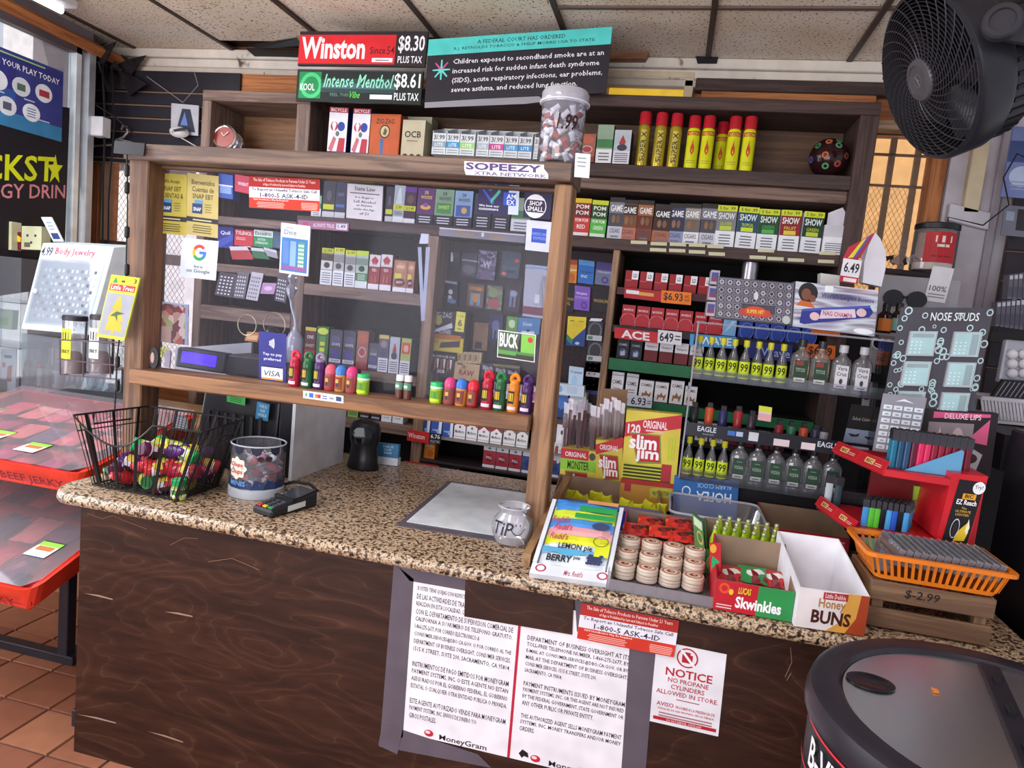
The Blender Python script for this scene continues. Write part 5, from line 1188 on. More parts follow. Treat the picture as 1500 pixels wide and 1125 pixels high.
def candy_short(px,c,capc,lab):
 X=XZ(px,Y1,1.22);z=sillz(X)
 r=.0185
 body=lz([(r*.9,0),(r,.003),(r,.052),(r*.93,.056)],(X,Y1,z),C(c,.3),16)
 cap=lz([(r*1.0,.054),(r*1.03,.062),(r*.98,.070),(r*.7,.080),(r*.3,.084),(0,.085)],(X,Y1,z),C(capc,.25),16)
 lb=wrapart(B(),X,Y1,z,r,[(-1.1,.7,.008,.048,'#8a4438'),(-.6,.2,.016,.042,'#3a2c30'),(-.5,.1,.028,.040,'#c89a50')])
 return thing('candy_jar',lab,'candy jar',[('jar_body',body,{'smooth':1}),('dome_cap',cap,{'smooth':1}),('label',lb)],'small dome capped jars on the sill')
def candy_tub(px,lab):
 X=XZ(px,Y1,1.22);z=sillz(X)
 r=.0195
 return thing('gum_tub',lab,'candy tub',[('tub',lz([(r*.93,0),(r,.003),(r,.046)],(X,Y1,z),C('#a4c83c',.3),18),{'smooth':1}),('lid',lz([(r*1.02,.046,'#dfe8ea'),(r*1.02,.052,'#dfe8ea'),(r*1.05,.0525),(r*1.05,.062),(r,.064)],(X,Y1,z),C('#1fbf6c',.25),18),{'label':'bright green lid'}),('label',wrapart(B(),X,Y1,z,r,[(-1.2,1.2,.008,.040,'#7aa82c'),(-.8,.3,.016,.036,'#4f8a34'),(-.9,.8,.006,.014,'#c8dc30')]))],'green lidded tubs on the sill')
candy_tall(431,'#a81c38','#d02a44','tall crimson candy bottle next to the tap to pay sticker')
candy_tall(450,'#235a34','#2a6a3c','tall dark green candy bottle, left group on the sill')
candy_tall(467,'#4a2560','#8a7aa0','tall purple candy bottle, left group on the sill')
candy_short(483,'#a83c4c','#d8586c','small jar with pink red dome cap, left group')
candy_short(498,'#c08a4c','#3c78c0','small amber jar with blue dome cap, left group')
candy_short(514,'#a84460','#d03c78','small jar with magenta dome cap, left group')
candy_tub(531,'lime tub with green lid, left group on the sill')
for i,px in enumerate((584,596)):
 X=XZ(px,Y1,1.22);z=sillz(X)
 thing('spray_vial',['left','right'][i]+' slim brown vial with white cap in the middle of the sill','vial',[('vial',lz([(.0125,0),(.0128,.052),(.011,.055)],(X,Y1,z),C('#5d3028',.3),14),{'smooth':1}),('cap',lz([(.0122,.056),(.0122,.074),(.0112,.075)],(X,Y1,z),C('#e8e6ea',.3),14),{'smooth':1}),('label',wrapart(B(),X,Y1,z,.0128,[(-1.2,1.2,.030,.052,'#5f9078'),(-1.0,.2,.036,.044,'#c8dcd0')]))],'white capped vials')
candy_tub(638,'lime tub with green lid, right group on the sill')
candy_short(657,'#8a4a54','#d0407c','small jar with magenta dome cap, right group')
candy_short(674,'#c8843a','#3a74cc','small orange jar with blue dome cap, right group')
candy_short(691,'#9a1c30','#cc2c3c','small all red dome capped jar, right group')
candy_tall(712,'#a81c34','#cc2038','tall crimson candy bottle, right group on the sill')
candy_tall(730,'#245c38','#2a7a44','tall dark green candy bottle, right group')
candy_tall(750,'#d07a24','#f08a24','tall orange candy bottle, right group on the sill')
candy_tall(769,'#46245c','#4a2868','tall purple candy bottle beside the right frame post')
# big clear jar on the beam end
JX=XZ(818,FY+.08,1.96);JY=FY+.08;jz=beamz(JX)+.012
jr=.0655
tb2=clear('#f4f6fc',.10,.08)
jp=[('jar',lz([(jr*.96,0),(jr,.006),(jr,.160),(jr*.93,.172)],(JX,JY,jz),tb2,28,caps=False),{'smooth':1}),('lid',B().lathe([(jr*1.04,.166),(jr*1.07,.171),(jr*1.07,.198),(jr*.98,.208),(jr*.5,.211),(0,.211)],(JX,JY,jz),clear('#e8ecf8',.45,.1),28),{'smooth':1,'label':'cloudy ridged screw lid'}),('rim',B().tube([(JX+jr*1.09*math.cos(a*pi/14),JY+jr*1.09*math.sin(a*pi/14),jz+.172)for a in range(28)],.003,'#d8dce6',6,True))]
ink=B()
vs,fs,_=glyphs('1.99',.04,.2)
ink.raw([(JX+(jr+.001)*math.sin(-.1+.95*u),JY-(jr+.001)*math.cos(-.1+.95*u),jz+.085+.045*v)for u,v in vs],fs,'#2a1a20')
jp.append(('marker_writing',ink))
thing('clear_jar','tall clear jar full of tiny bottles standing on the beam end','jar',jp)
rr=random.Random(11)
k=0
for lev in range(10):
 for j in range(6):
  a=j*1.047+lev*.6+rr.uniform(-.2,.2)
  rad=jr-.017
  c0=V((JX+rad*math.cos(a),JY+rad*math.sin(a),jz+.014+lev*.0148))
  if c0.y>JY+.03:continue
  d=V((rr.uniform(-1,1),rr.uniform(-.3,.3),rr.uniform(-.9,.9))).normalized()
  q=B().lathe([(.0085,-.013),(.0085,.006),(.0095,.0065,'#eceaf0'),(.0095,.014,'#eceaf0')],c0,rr.choice(['#a83a30','#c8c2cc','#b8584a','#d8d4dc','#6a2a50']),8,axis=d)
  k+=1
  one('tiny_bottle','tiny white capped bottle heaped inside the tall clear jar','bottle',q,'tiny bottles in the clear jar')
  # ------------------------------------------------------------------ counter left: basket, candy, tub, reader
bz=CT+.006
FLb,FRb,BRb,BLb=V((-1.715,1.80,bz)),V((-1.40,1.795,bz)),V((-1.40,1.99,bz)),V((-1.70,1.985,bz))
rimz=1.088
FLr,FRr,BRr,BLr=V((-1.715,1.72,rimz)),V((-1.295,1.752,rimz)),V((-1.325,1.995,rimz)),V((-1.68,1.99,rimz))
# floor frame, rim, wires
WR=C('#1c1a1e',.35)
base=B().tube([FLb,FRb,BRb,BLb],.003,WR,6,True)
for i in range(1,16):
 t=i/16
 base.tube([FLb.lerp(FRb,t),BLb.lerp(BRb,t)],.0013,WR,4)
for i in range(1,6):
 t=i/6
 base.tube([FLb.lerp(BLb,t),FRb.lerp(BRb,t)],.0018,WR,4)
 # front rim dips
def front_rim(t):
 z=rimz
 dip=0
 if t<.62:
  s_=math.sin(pi*min(1,t/.62))**.8
  dip=.085*s_
 p=FLr.lerp(FRr,t)
 b_=FLb.lerp(FRb,t)
 f=dip/(rimz-bz)
 return p.lerp(b_,f)
rim=B().tube([front_rim(i/24)for i in range(25)],.0032,WR,6)
rim.tube([FRr,BRr,BLr,FLr],.0032,WR,6)
wires=B()
def side(a0,a1,b0,b1,n_,top=None):
 for i in range(n_+1):
  t=i/n_
  lo=a0.lerp(a1,t)
  hi=top(t)if top else b0.lerp(b1,t)
  wires.tube([lo,hi],.0014,WR,4)
side(FLb,FRb,FLr,FRr,26,front_rim)
side(FRb,BRb,FRr,BRr,22)
side(BLb,BRb,BLr,BRr,26)
side(FLb,BLb,FLr,BLr,22)
strp=B()
def bar(p0,p1,w_=.006,axis=V((1,0,0))):
 strp.prism([p0-axis*w_,p0+axis*w_,p1+axis*w_,p1-axis*w_],(0,.0015,0)if abs(axis.x)>.5 else(.0015,0,0),WR)
for t in(.08,.3,.5,.72,.97):
 bar(FLb.lerp(FRb,t),front_rim(t))
 bar(BLb.lerp(BRb,t),BLr.lerp(BRr,t))
for t in(.15,.5,.85):
 bar(FRb.lerp(BRb,t),FRr.lerp(BRr,t),axis=V((0,1,0)))
 bar(FLb.lerp(BLb,t),FLr.lerp(BLr,t),axis=V((0,1,0)))
hdl=[]
for(a,b_)in((FLr,BLr),(FRr,BRr)):
 p=[a.lerp(b_,.25),a.lerp(b_,.25)-V((0,0,.035)),a.lerp(b_,.75)-V((0,0,.035)),a.lerp(b_,.75)]
 hb_=B().tube(p,.003,WR,6)
 for dz in(.05,):
  hb_.tube([a.lerp(b_,.05)-V((0,0,dz)),a.lerp(b_,.95)-V((0,0,dz))],.002,WR,5)
 hdl.append(('handle',hb_,{'smooth':1}))
thing('wire_basket','black wire basket heaped with candy bottles at the left counter end','basket',[('base_frame',base,{'smooth':1}),('rim',rim,{'smooth':1}),('wire_walls',wires,{'kind':'stuff'}),('flat_bars',strp,{'kind':'stuff'})]+hdl)
# candies in basket (one of each kind then copied)
def cm_tub():
 return thing('candy_tub','x','candy tub',[('tub',lz([(.017,-.022),(.018,-.02),(.018,.014)],(0,0,0),C('#c4cc3c',.3),12),{'smooth':1}),('lid',lz([(.0188,.014),(.0188,.028),(.017,.03)],(0,0,0),C('#22b46a',.25),12),{'smooth':1}),('label',wrapart(B(),0,0,0,.018,[(-2.8,2.8,-.014,.008,'#d8dcd0'),(-1.5,1.2,-.008,.004,'#5a8a3c')]))],loc=(0,0,0))
def cm_tall(c,cap):
 return thing('candy_bottle','x','candy bottle',[('bottle',lz([(.017,-.045),(.019,-.04),(.019,.0),(.017,.004),(.019,.01),(.018,.022),(.012,.032)],(0,0,0),C(c,.25),12),{'smooth':1}),('cap',lz([(.014,.03),(.012,.042),(.007,.052),(0,.054)],(0,0,0),C(cap,.25),12),{'smooth':1}),('label',wrapart(B(),0,0,0,.019,[(-2.6,2.6,-.03,-.012,'#d8d0dc'),(-1.4,1.2,-.026,.0,'#3a2430'),(1.8,4.2,-.026,-.004,'#c8b040')]))],loc=(0,0,0))
protos=[('green lidded lime tub',cm_tub()),('crimson bottle',cm_tall('#a81c38','#c82a44')),('purple bottle',cm_tall('#4a2560','#5a3078')),('red bottle',cm_tall('#b82430','#d04a54')),('dark green bottle',cm_tall('#235a34','#2f7a48')),('plum bottle',cm_tall('#5a1c44','#c03a7a'))]
spots=[]
rr=random.Random(21)
cells=[(i,j)for i in range(5)for j in range(3)]
for lev in range(3):
 for(i,j)in cells:
  x=-1.668+i*.052+rr.uniform(-.006,.006)+(.02 if lev%2 else 0)
  y=1.852+j*.05+rr.uniform(-.008,.008)
  if x>-1.425:x=-1.43
  if lev==2 and(i in(0,)or j==0):continue
  z=CT+.032+lev*.042+rr.uniform(0,.006)
  spots.append((x,y,z,['far left','left','centre','right','far right'][i]+', '+['front','second','third','back'][j]+' row, '+['bottom','middle','top'][lev]+' layer'))
used={}
for n_,(x,y,z,lev)in enumerate(spots):
 kk=rr.choice([0,0,0,1,2,2,3,3,4,5])
 nm,pr_=protos[kk]
 rot=(rr.uniform(1.1,1.9),rr.uniform(-.3,.3),rr.uniform(0,6.28))
 used[kk]=used.get(kk,0)+1
 lab=nm+' in the wire basket, '+lev
 if used[kk]==1:
  pr_.location=(x,y,z);pr_.rotation_euler=rot;pr_['label']=lab;pr_['group']=nm+'s in the basket';pr_.scale=(1.22,)*3
 else:
  dup(pr_,(x,y,z),lab,rot,nm+'s in the basket',(1.22,)*3)
p0=P(264,722,Z=CT+.02)
dup(protos[0][1],(p0.x,1.815,CT+.03),'green lidded lime tub standing upright at the basket front corner',(0,0,1.0),'upright tub in the basket')
# clear candy tub
TX,TY=-1.262,1.995
r=.085
tub=[('base',lz([(r*1.0,0),(r*1.04,.004),(r*1.04,.03),(r*.98,.034)],(TX,TY,CT),C('#a9aeb8',.3),28),{'smooth':1,'label':'ridged grey screw lid used as base'}),('tub_wall',lz([(r*.98,.034),(r,.05),(r,.172)],(TX,TY,CT),clear('#f0f4fa',.10,.08),28,caps=False),{'smooth':1}),('rim',B().tube([(TX+r*math.cos(a*pi/14),TY+r*math.sin(a*pi/14),CT+.172)for a in range(28)],.0025,'#b8bec8',6,True)),('contents',lz([(r*.9,.04),(r*.94,.085),(r*.5,.10),(0,.095)],(TX,TY,CT),chips('lolly_mix',['#27304e','#a83c48','#4a5a7c','#cfcfd8','#2c2c3c','#6a7898','#8a2c3c'],60),24),{'kind':'stuff'})]
fl=B()
ax0,az0=-.25,.10
def onr(a,z,off=.0015):return(TX+(r+off)*math.sin(a),TY-(r+off)*math.cos(a),CT+z)
pts=[]
for i in range(32):
 a=2*pi*i/32
 rad=.034+.004*math.cos(8*a)
 pts.append((ax0+rad/r*math.cos(a),az0+rad*math.sin(a)))
fl.raw([onr(a,z)for a,z in pts]+[onr(ax0,az0)],[(i,(i+1)%32,32)for i in range(32)],'#e8e2d0')
vs,fs,_=glyphs('Chupa',.02,.2);fl.raw([onr(ax0-.28+.56*u,az0+.002+.017*v,.0025)for u,v in vs],fs,'#c23040')
vs,fs,_=glyphs('Chups',.02,.2);fl.raw([onr(ax0-.28+.56*u,az0-.022+.02*v,.0025)for u,v in vs],fs,'#c23040')
vs,fs,_=glyphs('MINIS',.04,.1);fl.raw([onr(ax0-.3+.7*u,.044+.016*v,.002)for u,v in vs],fs,'#6a9cd8')
fl.raw([onr(ax0+.9+.12*math.cos(a/2),.135+.008*math.sin(a/2))for a in range(13)],[tuple(range(13))],'#2c2a30')
fl.raw([onr(.95+.14*math.cos(a/2),.135+.009*math.sin(a/2))for a in range(13)],[tuple(range(13))],'#2c2a30')
dr=[]
for i in range(9):
 a0=i*.7-3;w_=.22
 fl.raw([onr(a0-w_,.171),onr(a0+w_,.171),onr(a0+w_*.7,.150),onr(a0,.143),onr(a0-w_*.7,.152)],[(4,3,2,1,0)],'#23283c')
for i in range(14):
 a0=i*.45-3;fl.raw([onr(a0-.25,.034),onr(a0+.25,.034),onr(a0+.2,.056),onr(a0-.12,.066)],[(0,1,2,3)],'#2b3a60')
tub.append(('printed_label',fl))
thing('lolly_tub','clear round tub of lollipops beside the wire basket','tub',tub)
rr=random.Random(4)
for i in range(9):
 a=rr.uniform(0,6.28);rad=rr.uniform(.0,.05)
 c0=V((TX+rad*math.cos(a),TY+rad*math.sin(a),CT+.115+rr.uniform(0,.012)))
 d=V((rr.uniform(-1,1),rr.uniform(-.5,.5),rr.uniform(.1,.5))).normalized()
 q=B().lathe([(.013*math.sin(pi*t/6),-.013*math.cos(pi*t/6))for t in range(7)],c0,rr.choice(['#a83c48','#2c3c6c','#d0d0d8','#c46a8a']),10,caps=False)
 q.tube([c0+d*.012,c0+d*.05*.9],.0018,'#e8e6ea',5)
 one('lollipop','wrapped lollipop lying on top of the heap in the round tub','lollipop',q,'lollipops in the round tub',smooth=1)
 # card reader
rc=V((-1.095,1.895,CT))
d1=V((.30,.95,0)).normalized();d2=V((.95,-.30,0))
def rp(u,v,z):return rc+d1*u+d2*v+V((0,0,z))
L_,W_=.092,.043
body=B().hexa([rp(-L_,-W_,0),rp(-L_,W_,0),rp(L_,W_,0),rp(L_,-W_,0),rp(-L_,-W_,.022),rp(-L_,W_,.022),rp(L_,W_,.05),rp(L_,-W_,.05)],C('#222227',.4))
def rt(u,v,h=0):return rp(u,v,.036+.028*(u/(2*L_))+h)
scr=B().prism([rt(.0,-.034,.001),rt(.0,.034,.001),rt(.085,.034,.001),rt(.085,-.034,.001)],(0,0,.003),C('#3a3c42',.12))
scr.prism([rt(-.01,-.041,.0),rt(-.01,.041,.0),rt(.0,.041,.0),rt(.0,-.041,.0)],(0,0,.008),C('#1c1c20',.4))
keys=[]
for i in range(4):
 for j in range(3):
  u,v=-.078+(3-i)*.0155,-.024+j*.024
  cc='#3a3a42' if i else['#c83040','#d8b830','#2f8a58'][j]
  if i==3:cc='#3a3a42'
  cc=['#c83040','#d8b830','#2f8a58'][j]if i==3 else '#44444c'
  keys.append(('key',B().prism([rt(u-.005,v-.008,.001),rt(u-.005,v+.008,.001),rt(u+.005,v+.008,.001),rt(u+.005,v-.008,.001)],(0,0,.0035),cc)))
lbl=B().art(rp(-.03,W_,.008),rp(.04,W_,.012)-rp(-.03,W_,.008),V((0,0,.018)),[('r',0,0,1,1,'#c8ccc8')],.0006)
thing('card_reader','black card payment reader with a keypad lying on the counter','card reader',[('body',body,{'bevel':.006}),('screen',scr),('side_label',lbl)]+keys)
one('reader_cable','thick black cable curling behind the card reader','cable',B().tube([rp(.09,0,.03),rp(.12,.01,.04),rp(.13,-.04,.05),rp(.12,-.10,.045),rp(.10,-.16,.02),rp(.14,-.2,.006)],.005,BLK,8),smooth=1)
# register, white screen board, scanner
rgb=V((-1.5,2.35,CT))
rb=B().hexa([(-1.66,2.20,CT),(-1.33,2.20,CT),(-1.33,2.50,CT),(-1.66,2.50,CT),(-1.64,2.22,1.13),(-1.33,2.22,1.12),(-1.33,2.50,1.19),(-1.64,2.50,1.19)],C('#1e1c22',.35))
side_=B().box(-1.325,2.21,CT,-1.262,2.5,1.13,C('#24222a',.3))
stg=B();stg.art(P(332,588,Y=2.2),V((.075,0,-.006)),V((0,0,.03)),[('r',0,0,1,1,'#3aa84a'),('b',3,.1,.15,.9,.85,'#1f5a2c')],.0)
stb=B();stb.art(P(374,613,Y=2.19),V((.05,0,-.004)),V((.004,0,.062)),[('r',0,0,1,1,'#3f88b8'),('l',['THIS IS','OUR','WORLD'],.15,.15,.85,.9,'#c8e0f0',.02)],.0)
lab3=B();lab3.art(P(254,628,Y=2.19),V((.06,0,-.004)),V((.0,0,.055)),[('r',0,0,1,1,'#6a6c74'),('b',5,.1,.1,.9,.9,'#9a9ca4')],.0)
vents=B()
for i in range(7):
 vents.box(-1.60+i*.035,2.185,.90,-1.588+i*.035,2.195,1.06,'#2c2a30')
thing('cash_register','black cash register behind the wire basket','cash register',[('body',rb,{'bevel':.008}),('side_unit',side_,{'bevel':.008}),('green_sticker',stg),('blue_sticker',stb),('paper_label',lab3),('vent_ribs',vents,{'kind':'stuff'})])
# pole display
a,b_,c_=P(256,537,Y=2.25),P(326,548,Y=2.25),P(260,508,Y=2.25)
q=B().slab(a,b_-a,c_-a,(0,.05,0),C('#26242c',.35))
s2=B().art(a,b_-a,c_-a,[('r',.11,.28,.84,.84,C('#4a2ae0',.3,0,1.1)),('t','0.00',.6,.38,.8,.52,'#2a1890')],.001)
stand=B().box(-1.60,2.27,1.19,-1.44,2.42,1.26,C('#2a282e',.4))
stand.prism([P(328,548,Y=2.3),P(362,556,Y=2.3),P(360,540,Y=2.3),P(330,533,Y=2.3)],(0,.1,0),C('#3a383e',.4))
thing('customer_display','black customer display with a glowing violet screen behind the pane','display',[('housing',q,{'bevel':.007}),('screen',s2),('stand',stand,{'bevel':.004})])
card('grey_screen','light grey flat panel behind the customer display','panel',(255,560),(366,553),(257,510),[],'#8c8c92',.012,Y=2.47)
# white board
one('counter_screen','white laminate divider panel standing on the counter under the sill','panel',B().hexa([(-1.262,2.19,CT),(-1.25,2.19,CT),(-1.232,2.55,CT),(-1.244,2.55,CT),(-1.262,2.19,1.20),(-1.25,2.19,1.20),(-1.232,2.55,1.20),(-1.244,2.55,1.20)],C('#d6d6dc',.4)))
# this panel seen flat: broad face to the right
q=B()
sc=V((-1.12,2.50,CT))
thing('barcode_scanner','black upright barcode scanner at the counter back edge','scanner',[('body',B().lathe([(.060,0),(.063,.01),(.055,.05),(.05,.09),(.058,.12),(.060,.16),(.050,.185),(.02,.197),(0,.198)],sc,C('#1b1a1e',.3),20,sx=1.05,sy=.8),{'smooth':1}),('window',B().lathe([(.034,.0),(.038,.004),(.038,.008),(.028,.010)],sc+V((.012,-.052,.14)),C('#100f12',.08),20,axis=(.3,-1,.05)),{'smooth':1})])
# things behind the pane on the left: bottle, round holders, printed card, mirror
thing('spray_bottle','clear squeeze bottle with a crinkled plastic wrap on top','bottle',[('bottle',B().lathe([(.034,0),(.036,.005),(.036,.10),(.022,.125),(.012,.135),(.012,.15)],(-1.52,2.62,1.22),clear('#dfe3ea',.35,.15),16),{'smooth':1}),('nozzle',B().tube([(-1.52,2.62,1.36),(-1.525,2.62,1.40),(-1.545,2.62,1.45),(-1.55,2.62,1.48)],.005,C('#b9bcc4',.3),8),{'smooth':1}),('wrap',B().lathe([(.004,0),(.016,.03),(.024,.055),(.010,.075),(.020,.10),(.005,.125)],(-1.55,2.62,1.47),clear('#e8ecf2',.25,.15),9))])
one('back_ledge','dark ledge behind the cash register carrying the squeeze bottle','ledge',B().box(-1.75,2.55,1.19,-1.25,2.7,1.215,'#2c282c').box(-1.5,2.6,.85,-1.46,2.64,1.19,'#2c282c'))
fz=B().lathe([(.038*math.sin(pi*i/10),-.048*math.cos(pi*i/10))for i in range(11)],(-1.63,2.62,1.31),C('#221e24',.3),18,caps=False)
fz.lathe([(.026,0,'#c8b878'),(.03,.01,'#d8c888'),(.018,.03,'#b0a068'),(.018,.045,'#b0a068')],(-1.63,2.62,1.217),'#c8b878',16)
one('dark_globe','small dark globe ornament on a gold foot behind the pane','ornament',fz,smooth=1)
for i,(px,rr_)in enumerate(((362,.045),(402,.052))):
 c0=P(px,476+0*i,Y=2.66)
 one('wire_ring',['left','right'][i]+' thin metal ring of the pair behind the tap to pay sticker','ring',B().tube([(c0.x+rr_*math.cos(t*pi/12),2.66,c0.z+rr_*math.sin(t*pi/12))for t in range(24)],.0025,C('#b8a888',.3,.7),5,True),'metal rings behind the pane',smooth=1)
card('picture_card','colourful printed hanging card of small figures behind the pane left','card',(231,500),(275,506),(232,441),[('r',0,.96,1,1,'#b8c8d8'),('r',.9,0,1,1,'#a8b4c4'),('r',0,0,.45,.4,'#c8a890')],chips('picture_print',['#b8604a','#d8c8b8','#7a4a48','#a8b070','#c89880','#5a4a58','#e0c8b0','#8a3c3c'],42),.003,Y=2.088)
card('amber_box','orange box between the metal rings and the squeeze bottle','box',(358,499),(377,501),(362,486),[('r',.1,.2,.9,.7,'#e8b880')],'#c8844a',.03,Y=2.68)
q=B().lathe([(0,0),(.034,.002),(.034,.006),(0,.008)],P(222,524,Y=2.02),C('#b8a8a0',.08),18,axis=(.6,-1,0),sx=.7,sy=1.4)
q=B()
c0=P(224,524,Y=1.99)
q.raw([(c0.x-.02+.028*math.cos(t*pi/10),c0.y,c0.z+.042*math.sin(t*pi/10))for t in range(20)],[tuple(range(20))],'#1c161a')
one('round_mirror','small dark oval picture token on the sill beside the left post','token',B().prism([(c0.x+.018*math.cos(t*pi/10)+.003,c0.y,c0.z+.036*math.sin(t*pi/10))for t in range(20)],(0,.006,0),'#1d171b').art((c0.x-.01,c0.y,c0.z-.03),V((.02,0,0)),V((0,0,.06)),[('e',.4,.5,.35,.3,'#b08a7c')]))
one('artificial_sprig','small yellow green artificial sprig beside the left post','plant',(lambda b:[b.prism([P(238,515,Y=2.2),P(238+12*math.cos(a),515-8*math.sin(a),Y=2.2),P(238+10*math.cos(a+.3),515-9*math.sin(a+.3),Y=2.2)],(0,.004,0),'#b8bc50')for a in[i*.62 for i in range(10)]]and b)(B()))
card('charge_case','pale oblong phone case standing behind the left post','case',(240,537),(248,539),(242,512),[],'#c4b4be',.006,Y=2.15)
# hanging long black thing at the left post
q=B().tube([P(186,222,Y=FY-.03),P(187,300,Y=FY-.03),P(184,420,Y=FY-.03),P(172,520,Y=FY-.03),P(168,600,Y=FY-.03)],.0025,BLK,6)
for y_ in(250,275,340,395,530,565):
 c0=P(186 if y_<420 else 172,y_,Y=FY-.03)
 q.lathe([(.003,-.02),(.008,-.015),(.008,.015),(.003,.02)],c0,BLK,8)
one('clip_strip','black hanging clip strip running down the left frame post','clip strip',q,smooth=1)
card('strip_header','black header plate at the top of the hanging clip strip','plate',(166,224),(210,228),(168,206),[],C('#26242a',.3),.006,Y=FY-.035)
# hanging freshener pack
card('air_freshener_pack','yellow carded pack with a tree shaped air freshener hanging by the left post','air freshener',(141,493),(182,499),(163,402),[('r',.03,.05,.97,.72,'#9698a4'),('g',[(.2,.12),(.3,.3),(.22,.32),(.38,.48),(.3,.5),(.5,.70),(.66,.5),(.6,.48),(.8,.3),(.7,.3),(.85,.12),(.55,.14),(.55,.07),(.45,.07),(.45,.14)],'#b5a82c'),('g',[(.3,.36),(.5,.44),(.8,.42),(.55,.38),(.6,.28),(.48,.36)],'#3c5a3c'),('r',.06,.76,.94,.86,'#b83038'),('t','Little Trees',.1,.775,.9,.85,'#f0e4e6',(.01,.1)),('t','3',.84,.9,.93,.97,'#2c2c20',.03),('g',[(.12,.88),(.2,.97),(.28,.88)],'#2c8a5c'),('r',.42,.9,.54,.93,'#3a3a20')],'#c2c62c',.006,Y=FY-.05)
# ------------------------------------------------------------------ counter middle
mA,mB,mC=P(580,770,Z=CT+.001),P(765,799,Z=CT+.001),P(657,705,Z=CT+.001)
mA.z=mB.z=mC.z=CT+.0005
U,W=mB-mA,mC-mA
q=B().slab(mA,U,W,(0,0,0),'#5c5660')
q=B().prism([mA,mB,mB+W,mA+W],(0,0,.003),C('#5c5660',.35),C('#5c5660',.35))
q2=B().prism([mA+U*.05+W*.07+V((0,0,.0031)),mA+U*.93+W*.07+V((0,0,.0031)),mA+U*.93+W*.95+V((0,0,.0031)),mA+U*.05+W*.95+V((0,0,.0031))],(0,0,.002),C('#dde6ee',.1))
thing('counter_mat','pale glass counter mat with a grey taped border beside the post','mat',[('border',q),('glass_plate',q2)])
tx=P(745,800,Z=CT);tx=V((tx.x,tx.y+.03,CT+.004))
R_=.060
jm=clear('#eef0f6',.32,.12)
prf=[(.036,0),(.048,.004),(.060,.03),(.062,.05),(.058,.068),(.044,.086),(.040,.092),(.044,.104),(.046,.108)]
ink=B()
for s_,a0,a1,z0,z1 in(('TiP',-.75,.25,.035,.075),):
 vs,fs,_=glyphs(s_,-.005,.2);ink.raw([(tx.x+(R_+.0035)*math.sin(a0+(a1-a0)*u),tx.y-(R_+.0035)*math.cos(a0+(a1-a0)*u),tx.z+z0+(z1-z0)*v)for u,v in vs],fs,'#34323c')
ink.tube([(tx.x+(R_+.003)*math.sin(t),tx.y-(R_+.003)*math.cos(t),tx.z+.04+.02*((t-.45)/.35)**2)for t in[.1+.1*i for i in range(8)]],.0014,'#34323c',4)
for t in(.35,.55):
 ink.tube([(tx.x+(R_+.003)*math.sin(t),tx.y-(R_+.003)*math.cos(t),tx.z+.066),(tx.x+(R_+.003)*math.sin(t),tx.y-(R_+.003)*math.cos(t),tx.z+.072)],.0014,'#34323c',4)
thing('tip_jar','round frosted glass tip jar with handwriting beside the right post','jar',[('glass',lz(prf,tx,jm,28,caps=False),{'smooth':1}),('rim',B().tube([(tx.x+.046*math.cos(a*pi/12),tx.y+.046*math.sin(a*pi/12),tx.z+.109)for a in range(24)],.0025,clear('#d8dce6',.5,.2),6,True)),('handwriting',ink)])
one('divider_board','rough pine board standing on edge along the right frame post','board',B().prism([(-.318,1.775,CT),(-.318,2.32,CT),(-.29,2.32,1.0),(-.29,2.26,1.0),(-.318,1.785,.885)],(.022,.004,0),wood('#9a7650','#74543a','Y',.8)))
# tiny parts done; candy boxes --------------------------------------------------
# pie display box, tilted
A_,B_,T_=V((-.283,1.712,CT+.003)),V((-.079,1.735,CT+.003)),P(809,738,Y=1.96)
U,W=B_-A_,T_-A_
nn=U.cross(W).normalized()
tray=B().slab(A_,U,W,-nn*.004,'#dfe6f0')
tray.art(A_,U,W,[('t',"Mrs. Redd's",.42,.045,.64,.10,'#a83a50',(.01,.2)),('o',.14,.16,.05,.035,.3,'#b0304a'),('o',.2,.11,.05,.035,.3,'#b0304a'),('o',.9,.12,.05,.035,.3,'#b0304a'),('o',.96,.17,.03,.035,.3,'#b0304a')])
lip=B().slab(A_+nn*.001,U,W*.13,nn*.012,'#dfe4ee')
lip.art(A_+nn*.013,U,W*.13,[('t',"Mrs. Redd's",.42,.2,.66,.7,'#a83a50',(.01,.2)),('o',.12,.6,.07,.35,.3,'#b0304a'),('o',.9,.6,.07,.35,.3,'#b0304a')])
sd1=B().slab(A_+W*.13,U*.055,W*.87,nn*.02,'#d4dbe8')
sd2=B().slab(A_+U*.945+W*.13,U*.055,W*.87,nn*.02,'#d4dbe8')
thing('snack_pie_box','white open display box of wrapped fruit pies on the counter edge','display box',[('back',tray),('front_lip',lip),('side_wall',sd1),('side_wall',sd2)])
